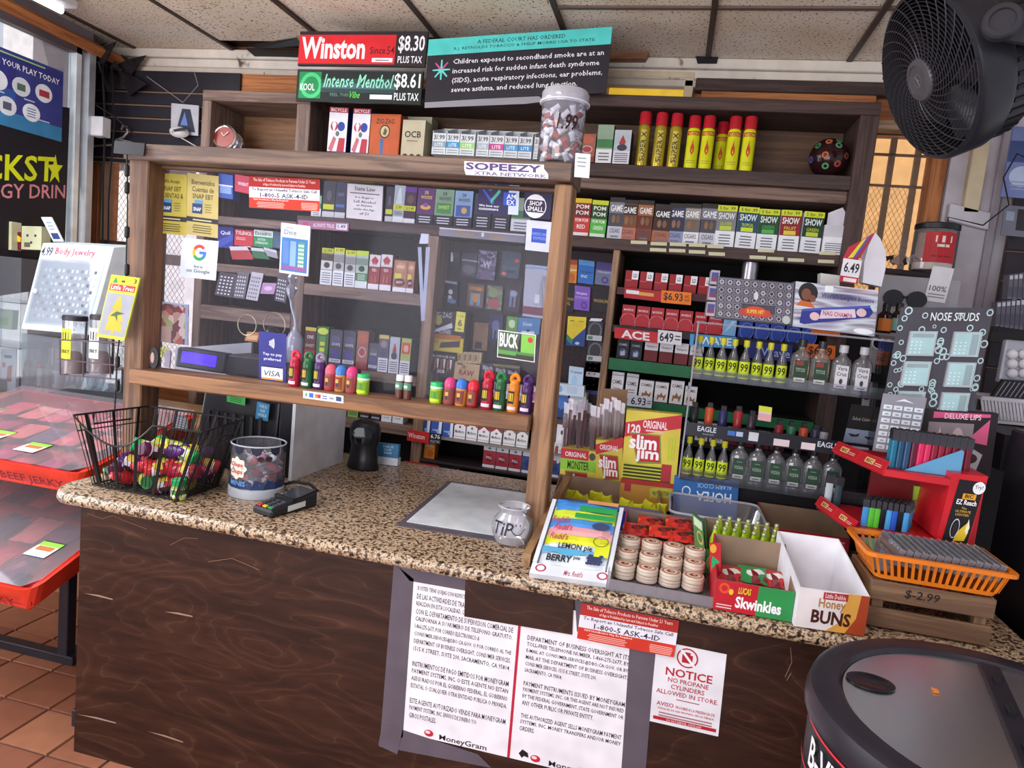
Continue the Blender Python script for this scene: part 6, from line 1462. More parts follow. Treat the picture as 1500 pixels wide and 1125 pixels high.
pies=[('blue wrapped pie with orange fruit, topmost in the pie box',.86,'#3f86d0',[('r',.4,.0,1,.45,'#2c9a50'),('r',.5,.7,1,1,'#c8945a')]),('lime wrapped pie second from the top in the pie box',.74,'#c8dc3a',[('r',.35,.1,1,.5,'#2c9a50')]),('sky blue wrapped pie third from the top in the pie box',.62,'#4a90d8',[('t',"Redd's",.02,.3,.3,.8,'#c03a60',(.02,.2)),('e',.8,.3,.14,.3,'#3a4a6c')]),('pink edged wrapped pie fourth from the top in the pie box',.52,'#e0a0a8',[('t',"Redd's",.08,.3,.36,.8,'#c03a60',(.02,.2))]),('yellow wrapped lemon pie in the pie box',.40,'#d8e030',[('t',"Redd's",.06,.25,.34,.75,'#c03a60',(.02,.2)),('o',.85,.45,.12,.4,.1,'#5a6a20')]),('white and blue lemon pie wrapper just above the berry pie',.28,'#dfe8f0',[('r',.78,0,1,1,'#d8e030'),('t','LEMON pie',.22,.2,.74,.75,'#2c3440',.03)]),('light blue and white berry pie at the front of the pie box',.14,'#dfe8f0',[('g',[(0,.6),(.0,1),(1,1),(1,.7),(.7,.8),(.4,.5),(.2,.7)],'#5aacd8'),('t','BERRY',.1,.12,.48,.55,'#2c3440',.05),('t','pie',.50,.3,.6,.6,'#2c3440',.02)]+[('e',.72+.055*i+.02*(j%2),.25+.16*j,.035,.09,'#3c4468')for i in range(4)for j in range(4)])]
for i,(lb,v,c,art_)in enumerate(pies):
 h_=.17 if i<6 else .2
 O=A_+U*(.07+.004*(i%2))+W*v+nn*(.014-.001*i if i else .013)
 b=B()
 UU,WW=U*.85,W*h_
 # pillow shape: crimped ends, raised middle
 m_=nn*.011
 g=[]
 for a in range(7):
  for b2 in range(4):
   t,s_=a/6,b2/3
   hh=(math.sin(pi*t)**.4)*(math.sin(pi*s_)**.6)
   wav=.0015*math.sin(a*2.3+i)
   g.append(O+UU*t+WW*s_+nn*wav+m_*hh)
 fs=[(a*4+k_,a*4+4+k_,a*4+5+k_,a*4+1+k_)for a in range(6)for k_ in range(3)]
 b.raw(g,fs,c)
 b.raw([O,O+UU,O+UU+WW,O+WW],[(3,2,1,0)],c)
 b.art(O+m_*1.02,UU,WW,art_,.0006)
 one('snack_pie',lb,'wrapped pie',b,'wrapped pies in the display box')
 # brown carton with yellow wrappers (blue front)
def openbox(x0,x1,y0,y1,z0,z1,out,inn,front=None,zb=None,t=.003,art=None,skew=0,rot=0):
 """open topped cardboard carton as part list"""
 zb=zb or z1
 pf=B().box(x0,y0,z0,x1,y0+t,z1,inn,front or out)
 if art:pf.art((x0,y0,z0),(x1-x0,0,0),(0,0,z1-z0),art)
 pb_=B().box(x0,y1-t,z0,x1,y1,zb,inn)
 pl_=B().prism([(x0,y0+t,z0),(x0,y1-t,z0),(x0,y1-t,zb),(x0,y0+t,z1)],(t,0,0),out)
 pr2=B().prism([(x1-t,y0+t,z0),(x1-t,y1-t,z0),(x1-t,y1-t,zb),(x1-t,y0+t,z1)],(t,0,0),inn)
 fl_=B().box(x0+t,y0+t,z0,x1-t,y1-t,z0+t,inn)
 return[('front_panel',pf),('back_panel',pb_),('side_panel',pl_),('side_panel',pr2),('bottom',fl_)]
def place(name,label,cat,parts,piv,ang,group=None):
 e=thing(name,label,cat,parts,group,loc=piv)
 e.rotation_euler=(0,0,ang)
 return e
KR='#8c7460'
place('carton','open brown carton with a blue front holding yellow wrapped snacks','carton',openbox(-.315,.035,2.22,2.42,CT+.004,.935,KR,KR,C('#2a2f94',.4),.965,art=[('r',0,.8,1,1,'#7a78a0')]),(-.315,2.22,CT+.004),.06)
rr=random.Random(8)
for i in range(12):
 c0=V((-.27+i*.025+(.03 if i>5 else 0),2.30+rr.uniform(-.03,.05),.915+rr.uniform(0,.012)))
 q=B()
 s_=.022
 pts=[c0+V((s_*math.cos(a+i)*(1 if k_%2 else .55),0,s_*math.sin(a+i)*(1 if k_%2 else .6)))for k_,a in enumerate([j*pi/4 for j in range(8)])]
 q.prism(pts,(.004,.012,.004),C('#cfd02c',.3))
 one('yellow_wrapper','crumpled yellow wrapped snack, '+ORD[i]+' from the left in the blue fronted carton','snack',q,'yellow snacks in the blue fronted carton')
 # dried meat stick boxes
ylw='#d3c04a'
def meatlogo(x0,y0,x1,y1):
 w_,h_=x1-x0,y1-y0
 return[('g',[(x0+w_*.02,y0+h_*1.05),(x0+w_*.95,y0+h_*1.05),(x0+w_*1.05,y0+h_*.0),(x0+w_*.3,y0-h_*.08)],'#7a8a30'),('g',[(x0+w_*.04,y0+h_),(x0+w_*.92,y0+h_),(x0+w_*1.0,y0+h_*.05),(x0+w_*.32,y0)],'#b52030'),('t','slim',x0,y0+h_*.46,x0+w_*.86,y0+h_*.98,'#f2eef0',.06),('t','jim',x0+w_*.22,y0-h_*.02,x0+w_*.95,y0+h_*.52,'#f2eef0',.06)]
MY=2.46
card('meat_stick_box','yellow box with green band holding long meat sticks behind the brown carton','display box',(818,735),(870,742),(822,656),[('r',0,.82,.78,1,'#c02a38'),('t','ORIGINAL',.12,.86,.72,.95,'#f0e4e8',.03),('r',0,.62,1,.82,'#8cc43c'),('t','MONSTER',.2,.64,.8,.79,'#26301c',.04),('e',.88,.9,.09,.07,'#4a4c44')]+meatlogo(.12,.14,.8,.58),ylw,.09,Y=MY)
card('meat_stick_box','middle yellow meat stick box with red top band','display box',(870,742),(909,747),(873,644),[('g',[(0,.78),(0,.93),(1,1.08),(1,.92)],'#c02a38'),('t','ORIGINAL',.15,.86,.85,.94,'#f0e4e8',.03)]+meatlogo(.12,.44,.88,.78)+[('g',[(.3,.15),(1,.2),(1,.33),(.3,.27)],'#b8b830'),('t','6g PROTEIN',.4,.2,.92,.26,'#3a3a20',.02)],ylw,.09,Y=MY)
card('meat_stick_box','tall yellow meat stick box with the number 120 and an opened slot','display box',(906,740),(986,750),(918,600),[('g',[(0,.72),(0,.87),(1,1.0),(1,.86)],'#c02a38'),('t','120',.05,.76,.28,.86,'#f0e4e8',.05),('t','ORIGINAL',.32,.83,.76,.91,'#f0e4e8',.03),('b',1,.32,.79,.76,.83,'#e0b8c0'),('r',.03,.28,.9,.45,'#3a2c1c')]+[('r',.03,.30+.035*i,.86,.315+.035*i,'#b8c030')for i in range(5)]+meatlogo(.1,.48,.68,.76)+[('r',.8,.52,.83,.76,'#b8c82c'),('r',.85,.52,.88,.76,'#b8c82c'),('r',.9,.52,.93,.76,'#b8c82c'),('r',.72,.3,.9,.48,'#a82c34'),('r',.0,.0,1,.28,'#b8883a'),('r',0,.24,1,.29,'#a83028'),('g',[(.55,.12),(.95,.14),(.95,.24),(.55,.22)],'#b8b040'),('t','6g PROTEIN',.6,.15,.92,.20,'#3a3a20',.02),('r',.08,.16,.2,.24,'#a83040')],ylw,.05,Y=MY-.04)
rr=random.Random(9)
for i,(x,t)in enumerate(((830,590),(836,584),(842,592),(849,588),(857,585),(862,590),(869,594),(875,596),(882,592),(888,584),(893,588),(899,582),(905,586),(911,590))):
 Yk=2.49+(i%3)*.025
 lo=P(x-2+rr.uniform(-3,3),660,Y=Yk);hi=P(x,t+16,Y=Yk);tp=P(x+1,t,Y=Yk)
 lo.z=.88
 thing('meat_stick','long dark meat stick in clear wrap, '+ORD[i]+' from the left above the yellow boxes','meat stick',[('stick',B().tube([lo,hi],.0058,C('#5a1f16',.35),8),{'smooth':1}),('wrapper',B().prism([lo+V((-.009,-.007,0)),lo+V((.009,-.007,0)),tp+V((.010,-.007,0)),tp+V((-.010,-.007,.002))],(0,.0004,0),clear('#fbf4f6',.05,.0)).prism([hi+V((-.009,-.008,.004)),hi+V((.009,-.008,.002)),tp+V((.010,-.008,0)),tp+V((-.010,-.008,.002))],(0,.0006,0),clear('#f8f4f8',.22,.05)))],'meat sticks above the yellow boxes')
card('brown_flap','tan cardboard flap standing above the meat sticks','flap',(868,718),(905,721),(882,569),[],'#8c6a4c',.003,Y=2.60)
# blue alarm clock box
card('clock_box','blue box lying behind the clear tub with upside down white lettering','box',(983,768),(1077,778),(988,697),[('t','HOFEA',.90,.74,.36,.54,'#e0e8f2',.03),('t','ALARM CLOCK',.9,.90,.36,.81,'#a8c4e0',.01),('o',.2,.72,.07,.1,.25,'#dce4ec')],'#2d67ac',.03,Y=2.405)
# clear tub
tz=CT+.02
ring=lambda x0,x1,y0,y1,z,rr_=.03,n_=4:[V((x1-rr_+rr_*math.cos(a),y1-rr_+rr_*math.sin(a),z))for a in[i*pi/2/n_ for i in range(n_+1)]]+[V((x0+rr_+rr_*math.cos(a),y1-rr_+rr_*math.sin(a),z))for a in[pi/2+i*pi/2/n_ for i in range(n_+1)]]+[V((x0+rr_+rr_*math.cos(a),y0+rr_+rr_*math.sin(a),z))for a in[pi+i*pi/2/n_ for i in range(n_+1)]]+[V((x1-rr_+rr_*math.cos(a),y0+rr_+rr_*math.sin(a),z))for a in[1.5*pi+i*pi/2/n_ for i in range(n_+1)]]
def ringwall(b,A,Bq,c):
 n_=len(A)
 b.raw(A+Bq,[(i,(i+1)%n_,n_+(i+1)%n_,n_+i)for i in range(n_)],c)
q=B();cl=clear('#e8e8f0',.10,.08)
ringwall(q,ring(.08,.32,2.16,2.35,CT+.004),ring(.06,.345,2.13,2.385,.965),cl)
q.poly(ring(.08,.32,2.16,2.36,CT+.004),cl)
thing('clear_tub','clear rectangular plastic tub behind the lime bottles','tub',[('tub',q),('rim',B().tube(ring(.06,.345,2.13,2.385,.967),.004,clear('#c8c8d8',.5,.2),6,True))])
# candy straw box orange red
def candyart(c2):
 return[('r',.55,0,1,1,c2),('t','LUCAS',.3,.64,.46,.86,'#e0d830',(.03,.1)),('t','Skwinkles',.28,.16,.86,.55,'#eceaf0',.06),('b',2,.04,.06,.24,.24,'#e8c0c0'),('e',.12,.75,.07,.18,'#d84a2a'),('e',.12,.75,.04,.1,'#b82028'),('e',.21,.66,.03,.1,'#e8b830')]
place('candy_box','open red and orange candy box behind the stacked tins','candy box',openbox(-.065,.150,1.94,2.10,CT+.004,.930,'#b8283a','#7c6a62',C('#c82430',.35),.965,art=candyart('#e05a1e')),(-.065,1.94,CT+.004),.03)
for i,(x,y,z,c)in enumerate(((-.04,1.97,.925,'#c02a24'),(.035,1.965,.932,'#c83022'),(.09,1.96,.93,'#d8481e'),(.0,2.03,.935,'#b82a28'),(.08,2.03,.945,'#d0401f'))):
 b=B();O=V((x-.03,y,z));UU=V((.075,.0,.002));WW=V((0,.055,.02))
 g=[O+UU*(a/4)+WW*(k_/3)+V((0,-.3,1))*(.009*math.sin(pi*a/4)**.5*math.sin(pi*k_/3)**.5)for a in range(5)for k_ in range(4)]
 b.raw(g,[(a*4+k_,a*4+4+k_,a*4+5+k_,a*4+1+k_)for a in range(4)for k_ in range(3)],chips('candy_bag_%d'%(i%2),[c,'#8a1c20',c,'#4a2420','#e0702c',c],60,.25))
 one('candy_bag','shiny red orange candy bag, '+ORD[i]+' counted in the candy box behind the tins','candy bag',b,'candy bags behind the tins')
 # tins
tin=None
TR=.0282
tinm=[C('#c8b8a8',.35),C('#d8c8b4',.3)]
for c_i,(px,py)in enumerate(((912,850),(946,856),(980,862),(1014,868))):
 f0=P(px,py,Z=CT+.008)
 for row in range(3):
  for lv in range(2+row):
   o_=V((f0.x+.002*row,f0.y+.03+row*.056,CT+.008+lv*.0185))
   lab='round candy tin, '+ORD[lv]+' level, '+['front','middle','back'][row]+' stack, '+ORD[c_i]+' column'
   if tin is None:
    tp_=B().art(V((-TR*.8,-TR*.8,.0176)),V((TR*1.6,0,0)),V((0,TR*1.6,0)),[('e',.5,.5,.5,.5,'#a83c34'),('e',.5,.5,.42,.42,'#dccbb4'),('e',.5,.5,.24,.22,'#8a2020'),('e',.56,.54,.1,.1,'#d8c8a8')],.0001)
    tin=thing('candy_tin',lab,'tin',[('tin',lz([(TR*.96,0),(TR,.002),(TR,.008),(TR*.97,.009),(TR,.010),(TR,.0155),(TR*.94,.0176)],(0,0,0),tinm[0],20),{'smooth':1}),('lid_print',tp_)],'stacked round tins',loc=(0,0,0))
    tin.location=o_
   else:
    dup(tin,o_,lab,(0,0,random.uniform(-.6,.6)))
q=B()
x0,x1,y0,y1=-.085,.178,1.724,1.92
tc=clear('#e8e4ea',.15,.1)
q.box(x0,y0,CT+.001,x1,y1,CT+.004,tc)
q.box(x0,y0,CT+.004,x1,y0+.0015,CT+.03,tc)
q.prism([(x0,y0,CT+.004),(x0,y1,CT+.004),(x0,y1,CT+.09),(x0,y0,CT+.03)],(.0015,0,0),tc)
q.prism([(x1,y0,CT+.004),(x1,y1,CT+.004),(x1,y1,CT+.10),(x1,y0,CT+.05)],(.0015,0,0),tc)
one('tin_tray','clear plastic tray holding the stacked round tins','tray',q)
# lime bottles box
place('bottle_carton','green carton with a tan side standing behind the candy tins','carton',openbox(.165,.36,1.955,2.10,CT+.004,.925,'#3f6a3a','#8c7460',C('#3a7a3c',.4),.975,art=[('e',.12,.5,.1,.35,'#b8a860')]),(.165,1.955,CT+.004),.03)
lb_=None
kk=0
for row in range(3):
 for i in range(7):
  x,y=.185+i*.026+row*.008,1.985+row*.036
  kk+=1
  lab='lime green candy bottle with silver cap, '+ORD[i]+' in the '+['front','middle','back'][row]+' row'
  if lb_ is None:
   lb_=thing('lime_bottle',lab,'candy bottle',[('bottle',lz([(.011,-.05),(.0115,.0),(.0115,.030),(.007,.045),(.0055,.058)],(0,0,0),C('#b6d62a',.25),12),{'smooth':1}),('cap',lz([(.0062,.058),(.0066,.066),(.005,.068)],(0,0,0),C('#a8b08a',.3,.5),10),{'smooth':1})],'lime candy bottles in the green carton',loc=(0,0,0))
   lb_.location=(x,y,.92+row*.006)
  else:
   dup(lb_,(x,y,.92+row*.006),lab)
   # side label panel of the green carton
card('tall_green_pack','slim green printed pack standing at the left end of the lime bottles','pack',(1020,825),(1035,838),(1014,752),[('e',.6,.62,.3,.14,'#b8a860'),('e',.6,.62,.22,.09,'#4a7a3c'),('r',.1,.8,.9,.97,'#b8d0b0')],'#4f7a44',.03,Y=1.94)
# red open carton right
place('carton','open red printed carton behind the white bun box','carton',openbox(.355,.60,2.22,2.40,CT+.004,.945,'#9c2830','#7c6654',C('#a32c34',.4),.975,art=[('t','Cherry',.15,.25,.45,.8,'#d88a8a',(.01,.3)),('b',2,.55,.5,.95,.9,'#d8b0a8')]+[('e',.08*i+.05,.2+.5*(i%2),.02,.1,'#c0484a')for i in range(12)]),(.355,2.22,CT+.004),.05)
# front right boxes
place('candy_box','open red and green candy box at the counter edge beside the bun box','candy box',openbox(.178,.362,1.722,1.90,CT+.003,.928,'#a82430','#8a7460',C('#b82230',.35),.99,art=candyart('#2c8a48')),(.178,1.722,CT+.003),.02)
for i,(x,y,z,c)in enumerate(((.21,1.79,.90,'#c02a34'),(.27,1.80,.905,'#2c8a48'),(.32,1.81,.90,'#3a9a5a'))):
 b=B();O=V((x-.03,y,z));UU=V((.07,.0,.002));WW=V((0,.055,.025))
 g=[O+UU*(a/4)+WW*(k_/3)+V((0,-.3,1))*(.009*math.sin(pi*a/4)**.5*math.sin(pi*k_/3)**.5)for a in range(5)for k_ in range(4)]
 b.raw(g,[(a*4+k_,a*4+4+k_,a*4+5+k_,a*4+1+k_)for a in range(4)for k_ in range(3)],chips('candy_bag_g%d'%(i%2),[c,'#7a1c24',c,'#d8e0d8',c],60,.25))
 one('candy_bag',['red','first green','right green'][i]+' candy bag inside the red and green candy box','candy bag',b)
card('green_corner','small red and green torn wrapper corner left of the red and green box','wrapper',(1040,838),(1056,838),(1040,795),[('g',[(.1,.1),(.9,.35),(.2,.55)],'#28a060'),('e',.3,.8,.3,.15,'#d8a030')],'#b8202c',.001,Y=1.78)
bo=openbox(.366,.525,1.705,1.95,CT+.003,.950,'#dcdce4','#e9e9f0',C('#e6dfe0',.4),1.01,art=[('g',[(.45,0),(.62,.25),(.7,1),(1,1),(1,0)],'#d8a04a'),('g',[(.72,0),(.85,.4),(.88,1),(1,1),(1,0)],'#a84426'),('g',[(.35,.78),(.7,.8),(.7,.98),(.35,.96)],'#a82c34'),('t','Little Debbie',.38,.82,.67,.94,'#f0e0e0',.01),('t','Honey',.3,.5,.68,.8,'#b07a3c',.03),('t','BUNS',.22,.16,.78,.5,'#4a2018',.07)])
place('bun_box','open white bun box at the right end of the counter edge','box',bo,(.366,1.705,CT+.003),.10)
card('loose_card','red printed card lying inside the white bun box','card',(1166,850),(1215,872),(1158,852),[],chips('buns_print',['#8a4038','#c8b8b0','#a86050'],90),.001,Z=.90)if 0 else one('loose_pack','brown printed wrapper lying inside the white bun box','wrapper',B().slab((.38,1.78,CT+.012),(.10,0,0),(0,.09,0),(0,0,-.004),chips('buns_print',['#8a4038','#c8b8b0','#a86050'],90)))
# ------------------------------------------------------------------ clear bottle case on its black riser
CX0,CX1,CYF,CYB=.085,.69,2.37,2.60
ac=clear('#eeeef4',.03,.10)
z_b,z_1,z_m,z_t=1.025,1.185,1.368,1.552
one('black_riser','low black riser box under the clear bottle case','riser',B().box(.06,2.44,CT,.70,2.66,1.012,C('#18161a',.4)),bevel=.004)
cs=[('shelf_plate',B().box(CX0,CYF,z_b-.006,CX1,CYB,z_b,ac)),('shelf_plate',B().box(CX0,CYF,z_m-.006,CX1,CYB,z_m,ac)),('top_plate',B().box(CX0-.01,CYF-.005,z_t-.006,CX1+.01,CYB,z_t,clear('#d8d8e2',.2,.15))),('shelf_plate',B().box(CX0,CYF,z_1-.005,CX1,CYB,z_1,C('#1a181c',.3))),('side_plate',B().box(CX0-.004,CYF,z_b,CX0,CYB,z_t-.006,ac)),('side_plate',B().box(CX1,CYF,z_b,CX1+.004,CYB,z_t-.006,ac)),('front_lip',B().box(CX0,CYF-.003,z_b-.004,CX1,CYF,z_b+.035,ac)),('front_lip',B().box(CX0,CYF-.003,z_m-.004,CX1,CYF,z_m+.03,ac)),('edge_strip',B().box(CX0-.006,CYF-.004,z_b,CX0-.001,CYF,z_t,C('#8f8c98',.2)).box(CX1,CYF-.004,z_b,CX1+.006,CYF,z_t,C('#7d6a60',.2)),{'kind':'stuff'})]
thing('bottle_case','clear acrylic display case with tiers of small liquor bottles','display case',cs)
a,b_,c_=V((CX0,CYF-.006,z_1-.012)),V((CX1,CYF-.006,z_1-.012)),V((CX0,CYF-.006,z_1+.032))
q=B().slab(a,b_-a,c_-a,(0,.003,0),C('#1a1a24',.3))
q.art(a,b_-a,c_-a,[('t','EAGLE',.06,.42,.16,.82,'#c8ccdc',.04),('t','torch',.09,.18,.15,.34,'#8a90a8'),('t','EAGLE',.68,.42,.78,.82,'#c8ccdc',.04),('r',.22,.4,.26,.75,'#3f68b8'),('r',.265,.4,.3,.75,'#a8b8d8'),('r',.33,.2,.38,.85,'#c8ccd4'),('r',.46,.1,.54,.6,'#d8c8cc'),('r',.6,.1,.67,.6,'#d8c8cc'),('r',.84,.3,.93,.8,'#9aa2b8')])
one('tier_strip','dark strip with white bird brand lettering on the middle tier of the case','price strip',q)
card('tier_tag','small yellow and pink tag on the middle tier strip','tag',(1110,615),(1129,618),(1112,594),[('r',0,.6,1,1,'#c8d040'),('r',0,0,1,.5,'#d8a0a8')],'#c8c8cc',.001,Y=CYF-.012)
def minibottle(lab,X,Y,z,h,yellow=True):
 r=.0175
 g=clear('#e4e4de',.08,.12)
 return thing('mini_bottle',lab,'liquor bottle',[('bottle',lz([(r*.9,0),(r,.004),(r,h*.5),(r*.8,h*.6),(r*.38,h*.74),(r*.38,h*.84)],(X,Y,z),g,14),{'smooth':1}),('cap',lz([(r*.5,h*.83),(r*.55,h*.85),(r*.55,h*.99),(r*.4,h)],(X,Y,z),C('#c8c42c',.3),12),{'smooth':1}),('label',wraptext(wrapart(B(),X,Y,z,r,[(-1.15,1.15,h*.07,h*.48,'#c8dc28'),(-1.0,1.0,h*.10,h*.17,'#5a6a1c')]),X,Y,z,r,'99',-.75,.6,h*.24,h*.43,'#2a3018',.0012,.04))],'yellow capped mini bottles')
def flask(lab,X,Y,z,w_,h,lc,cc,txt,dark=False,liq=None):
 g=clear('#e2e2e0' if not liq else '#e8dcb8',.10,.14)
 b=B().lathe([(.9,0),(1,.03*h),(1,h*.62),(.86,h*.70),(.42,h*.78),(.36,h*.80),(.36,h*.86)],(0,0,0),g,16)
 b.v=[V((X+v.x*w_,Y+v.y*w_*.55,z+v.z))for v in b.v]
 cp_=B().lathe([(.44,h*.85),(.46,h*.87),(.46,h),(.4,h*1.01)],(0,0,0),C(cc,.3),14)
 cp_.v=[V((X+v.x*w_,Y+v.y*w_,z+v.z))for v in cp_.v]
 f0=Y-w_*.56
 lb_=B().slab((X-w_*.62,f0,z+h*.10),(w_*1.24,0,0),(0,0,h*.48),(0,.0008,0),lc)
 if dark:
  lb_.art((X-w_*.62,f0,z+h*.10),V((w_*1.24,0,0)),V((0,0,h*.48)),[('r',.05,.06,.95,.24,'#c8ccc4'),('b',1,.15,.1,.85,.2,'#4a4a48'),('r',.1,.78,.7,.98,'#8a3c30')if liq else('b',1,.2,.8,.8,.9,'#6a8a70'),('t',txt,.12,.5,.88,.66,'#9ab09c',.02)])
 else:
  lb_.art((X-w_*.62,f0,z+h*.10),V((w_*1.24,0,0)),V((0,0,h*.48)),[('l',txt,.1,.5,.9,.98,'#3a3844',.02),('e',.5,.3,.14,.12,'#3a3c44'),('b',1,.1,.02,.9,.14,'#6a6a74')])
 return thing('flat_bottle',lab,'liquor bottle',[('bottle',b,{'smooth':1}),('cap',cp_,{'smooth':1}),('label',lb_)],'flat liquor bottles in the case')
BY=CYF+.045
for i,px in enumerate((1019,1036,1053,1070,1087,1105,1122,1141)):
 minibottle('yellow capped mini bottle, '+ORD[i]+' from the left, upper tier',XZ(px,BY+.02*(i%2),z_m),BY+.02*(i%2),z_m,.138)
for i,px in enumerate((1004,1021,1038,1055)):
 minibottle('yellow capped mini bottle, '+ORD[i]+' from the left, lower tier',XZ(px,BY,z_b),BY,z_b,.138)
flask('dark capped green label flat bottle, first right of the upper mini bottles',XZ(1167,BY,z_m),BY,z_m,.0305,.158,'#26402e','#2a282c','TITOS',True,1)
flask('dark capped green label flat bottle, second right of the upper mini bottles',XZ(1196,BY,z_m),BY,z_m,.0305,.158,'#26402e','#2a282c','TITOS',True,1)
flask('white capped flat bottle with white label, left one on upper tier',XZ(1227,BY,z_m),BY,z_m,.0305,.152,'#d4d4dc','#b8b8be',['Vera','Cruz'])
flask('white capped flat bottle with white label, rightmost on upper tier',XZ(1257,BY,z_m),BY,z_m,.0305,.152,'#d4d4dc','#b8b8be',['Vera','Cruz'])
for i,px in enumerate((1078,1104,1131,1158,1185,1213)):
 flask('black capped flat bottle, '+ORD[i]+' of six on the lower tier',XZ(px,BY,z_b),BY,z_b,.0305,.150,'#2c4436','#1d1b20','VODKA',True)
 # torch lighters on the middle tier
for i,(px,c,h)in enumerate(((1014,'#2c2c34',.07),(1036,'#c0502a',.075),(1056,'#2c2a5c',.07),(1078,'#9c2830',.075),(1098,'#3a2a34',.065),(1139,'#8a2830',.045),(1157,'#2c6a50',.045),(1175,'#b04a2c',.045),(1192,'#33304c',.045),(1204,'#8a8a94',.04))):
 X=XZ(px,BY+.05,z_1)
 thing('torch_lighter',['black','orange','dark blue','red','brown','short red','short green','short orange','short blue','short grey'][i]+' torch lighter standing on the dark middle tier','lighter',[('body',lz([(.014,0),(.015,.004),(.015,h),(.012,h+.004)],(X,BY+.05,z_1),C(c,.25),12),{'smooth':1}),('nozzle',B().box(X-.008,BY+.04,z_1+h,X+.008,BY+.06,z_1+h+.02,C('#1c1a1e',.4)))],'torch lighters in the case')
 # incense boxes on the case top
IA,IB,IC=P(1047,466,Y=2.40),P(1160,477,Y=2.40),P(1050,405,Y=2.40)
q=B().slab(IA,IB-IA,IC-IA,(0,.12,0),'#b8b6c4','#4a4852')
tiles_=[]
rr=random.Random(2)
for i in range(9):
 for j in range(5):
  x,y=.02+i*.108,.04+j*.19
  if 2<i<7 and j==1:continue
  tiles_+=[('r',x,y,x+.1,y+.17,'#8f8c9c'),('r',x+.008,y+.014,x+.092,y+.156,'#3a3842'),('o',x+.05,y+.085,.032,.06,rr.uniform(.3,.7),'#a8a6b4')]
tiles_+=[('g',[(.30,.16),(.34,.30),(.70,.30),(.74,.16),(.68,.13),(.36,.13)],'#b84438'),('e',.52,.25,.15,.12,'#c84a30'),('t','SUPER HIT',.41,.2,.63,.29,'#e8c850',.04),('e',.52,.62,.03,.1,'#cfcdd8'),('e',.92,.12,.05,.1,'#b0b8b8')]
q.art(IA,IB-IA,IC-IA,tiles_)
one('incense_box','black and silver patterned incense box with a red ribbon on the case','incense box',q)
q=B()
a=P(1037,466,Y=2.44)
for i in range(3):
 z=IA.z+.006+i*.052
 q.box(IA.x-.03,2.402,z,IA.x-.002,2.50,z+.046,'#a8a6b4')
 q.art((IA.x-.03,2.402,z),V((.028,0,0)),V((0,0,.046)),[('r',.1,.2,.9,.5,'#7a3a5c'),('r',.1,.5,.9,.85,'#4a4a8a')])
one('incense_packs','three stacked silver incense packs at the left end of the patterned box','incense pack',q)
JA,JB,JC=P(1161,478,Y=2.38),P(1281,493,Y=2.38),P(1166,412,Y=2.38)
m,nt,bs=newmat('silver_iridescent')
tc=N(nt,'ShaderNodeTexCoord');mp=N(nt,'ShaderNodeMapping');mp.inputs['Scale'].default_value=(3,3,26);mp.inputs['Rotation'].default_value=(0,.15,0)
nt.links.new(tc.outputs['Object'],mp.inputs[0])
nz=N(nt,'ShaderNodeTexNoise',i_Scale=1.5,i_Detail=1.0)
nt.links.new(mp.outputs[0],nz.inputs['Vector'])
nt.links.new(ramp(nt,[(.32,'#5a5878'),(.42,'#a8a4b8'),(.5,'#c8d4dc'),(.58,'#8a7c90'),(.68,'#d8d4dc')],nz.outputs['Fac']),bs.inputs['Base Color'])
bs.inputs['Metallic'].default_value=.3
bs.inputs['Roughness'].default_value=.3
q=B().slab(JA,JB-JA,JC-JA,(0,.10,0),'#8a8896',m)
q.art(JA,JB-JA,JC-JA,[('e',.16,.78,.12,.22,'#241a1c'),('e',.14,.74,.06,.13,'#7a4c3a'),('e',.22,.66,.04,.08,'#7a4c3a'),('g',[(.02,.48),(.08,.6),(.2,.58),(.26,.46)],'#c8642c'),('g',[(.08,.10),(.10,.40),(.92,.62),(.96,.52),(.92,.40),(.14,.08)],'#2a3488'),('g',[(.1,.36),(.12,.42),(.92,.66),(.92,.6)],'#4a58b0'),('g',[(.32,.24),(.34,.44),(.74,.54),(.76,.36)],'#d8c8d4'),('t','NAG CHAMPA',.36,.33,.72,.43,'#a04460',.03),('e',.26,.28,.06,.09,'#d8b8bc'),('e',.82,.48,.06,.09,'#d8b8bc'),('t',"World's Largest Incense",.33,.68,.96,.82,'#3a3a78',(.01,.2)),('r',.36,.84,.46,.98,'#dfe6ea'),('e',.86,.08,.12,.06,'#dfe6ea')])
one('incense_box','silver iridescent incense box with a blue stick packet pictured','incense box',q)
# 6.49 carton
q=B().slab(P(1229,412,Y=2.46),P(1256,416,Y=2.46)-P(1229,412,Y=2.46),P(1236,378,Y=2.46)-P(1229,412,Y=2.46),(0,.003,0),'#e0dfe6')
q.art(P(1229,412,Y=2.46),P(1256,416,Y=2.46)-P(1229,412,Y=2.46),P(1236,378,Y=2.46)-P(1229,412,Y=2.46),[('t','6.49',.12,.42,.92,.86,'#2a2430',.03),('r',0,0,1,.26,'#b83040'),('r',.2,.04,.9,.2,'#e8dce0')])
q2=B().prism([P(1233,382,Y=2.462),P(1260,378,Y=2.462),P(1282,340,Y=2.462),P(1262,352,Y=2.462),P(1243,362,Y=2.462)],(0,.004,0),'#b22c40')
q2.prism([P(1242,378,Y=2.46),P(1250,377,Y=2.46),P(1270,348,Y=2.46),P(1262,353,Y=2.46)],(0,.001,0),'#d8c838').prism([P(1250,377,Y=2.46),P(1256,376,Y=2.46),P(1276,345,Y=2.46),P(1270,348,Y=2.46)],(0,.001,0),'#5a50a0')
pts=[(1264,414),(1291,420),(1297,395),(1298,370),(1290,350),(1282,340),(1272,360),(1266,385)]
q3=B().prism([P(*p,Y=2.465)for p in pts],(0,.05,0),'#d0cfd8')
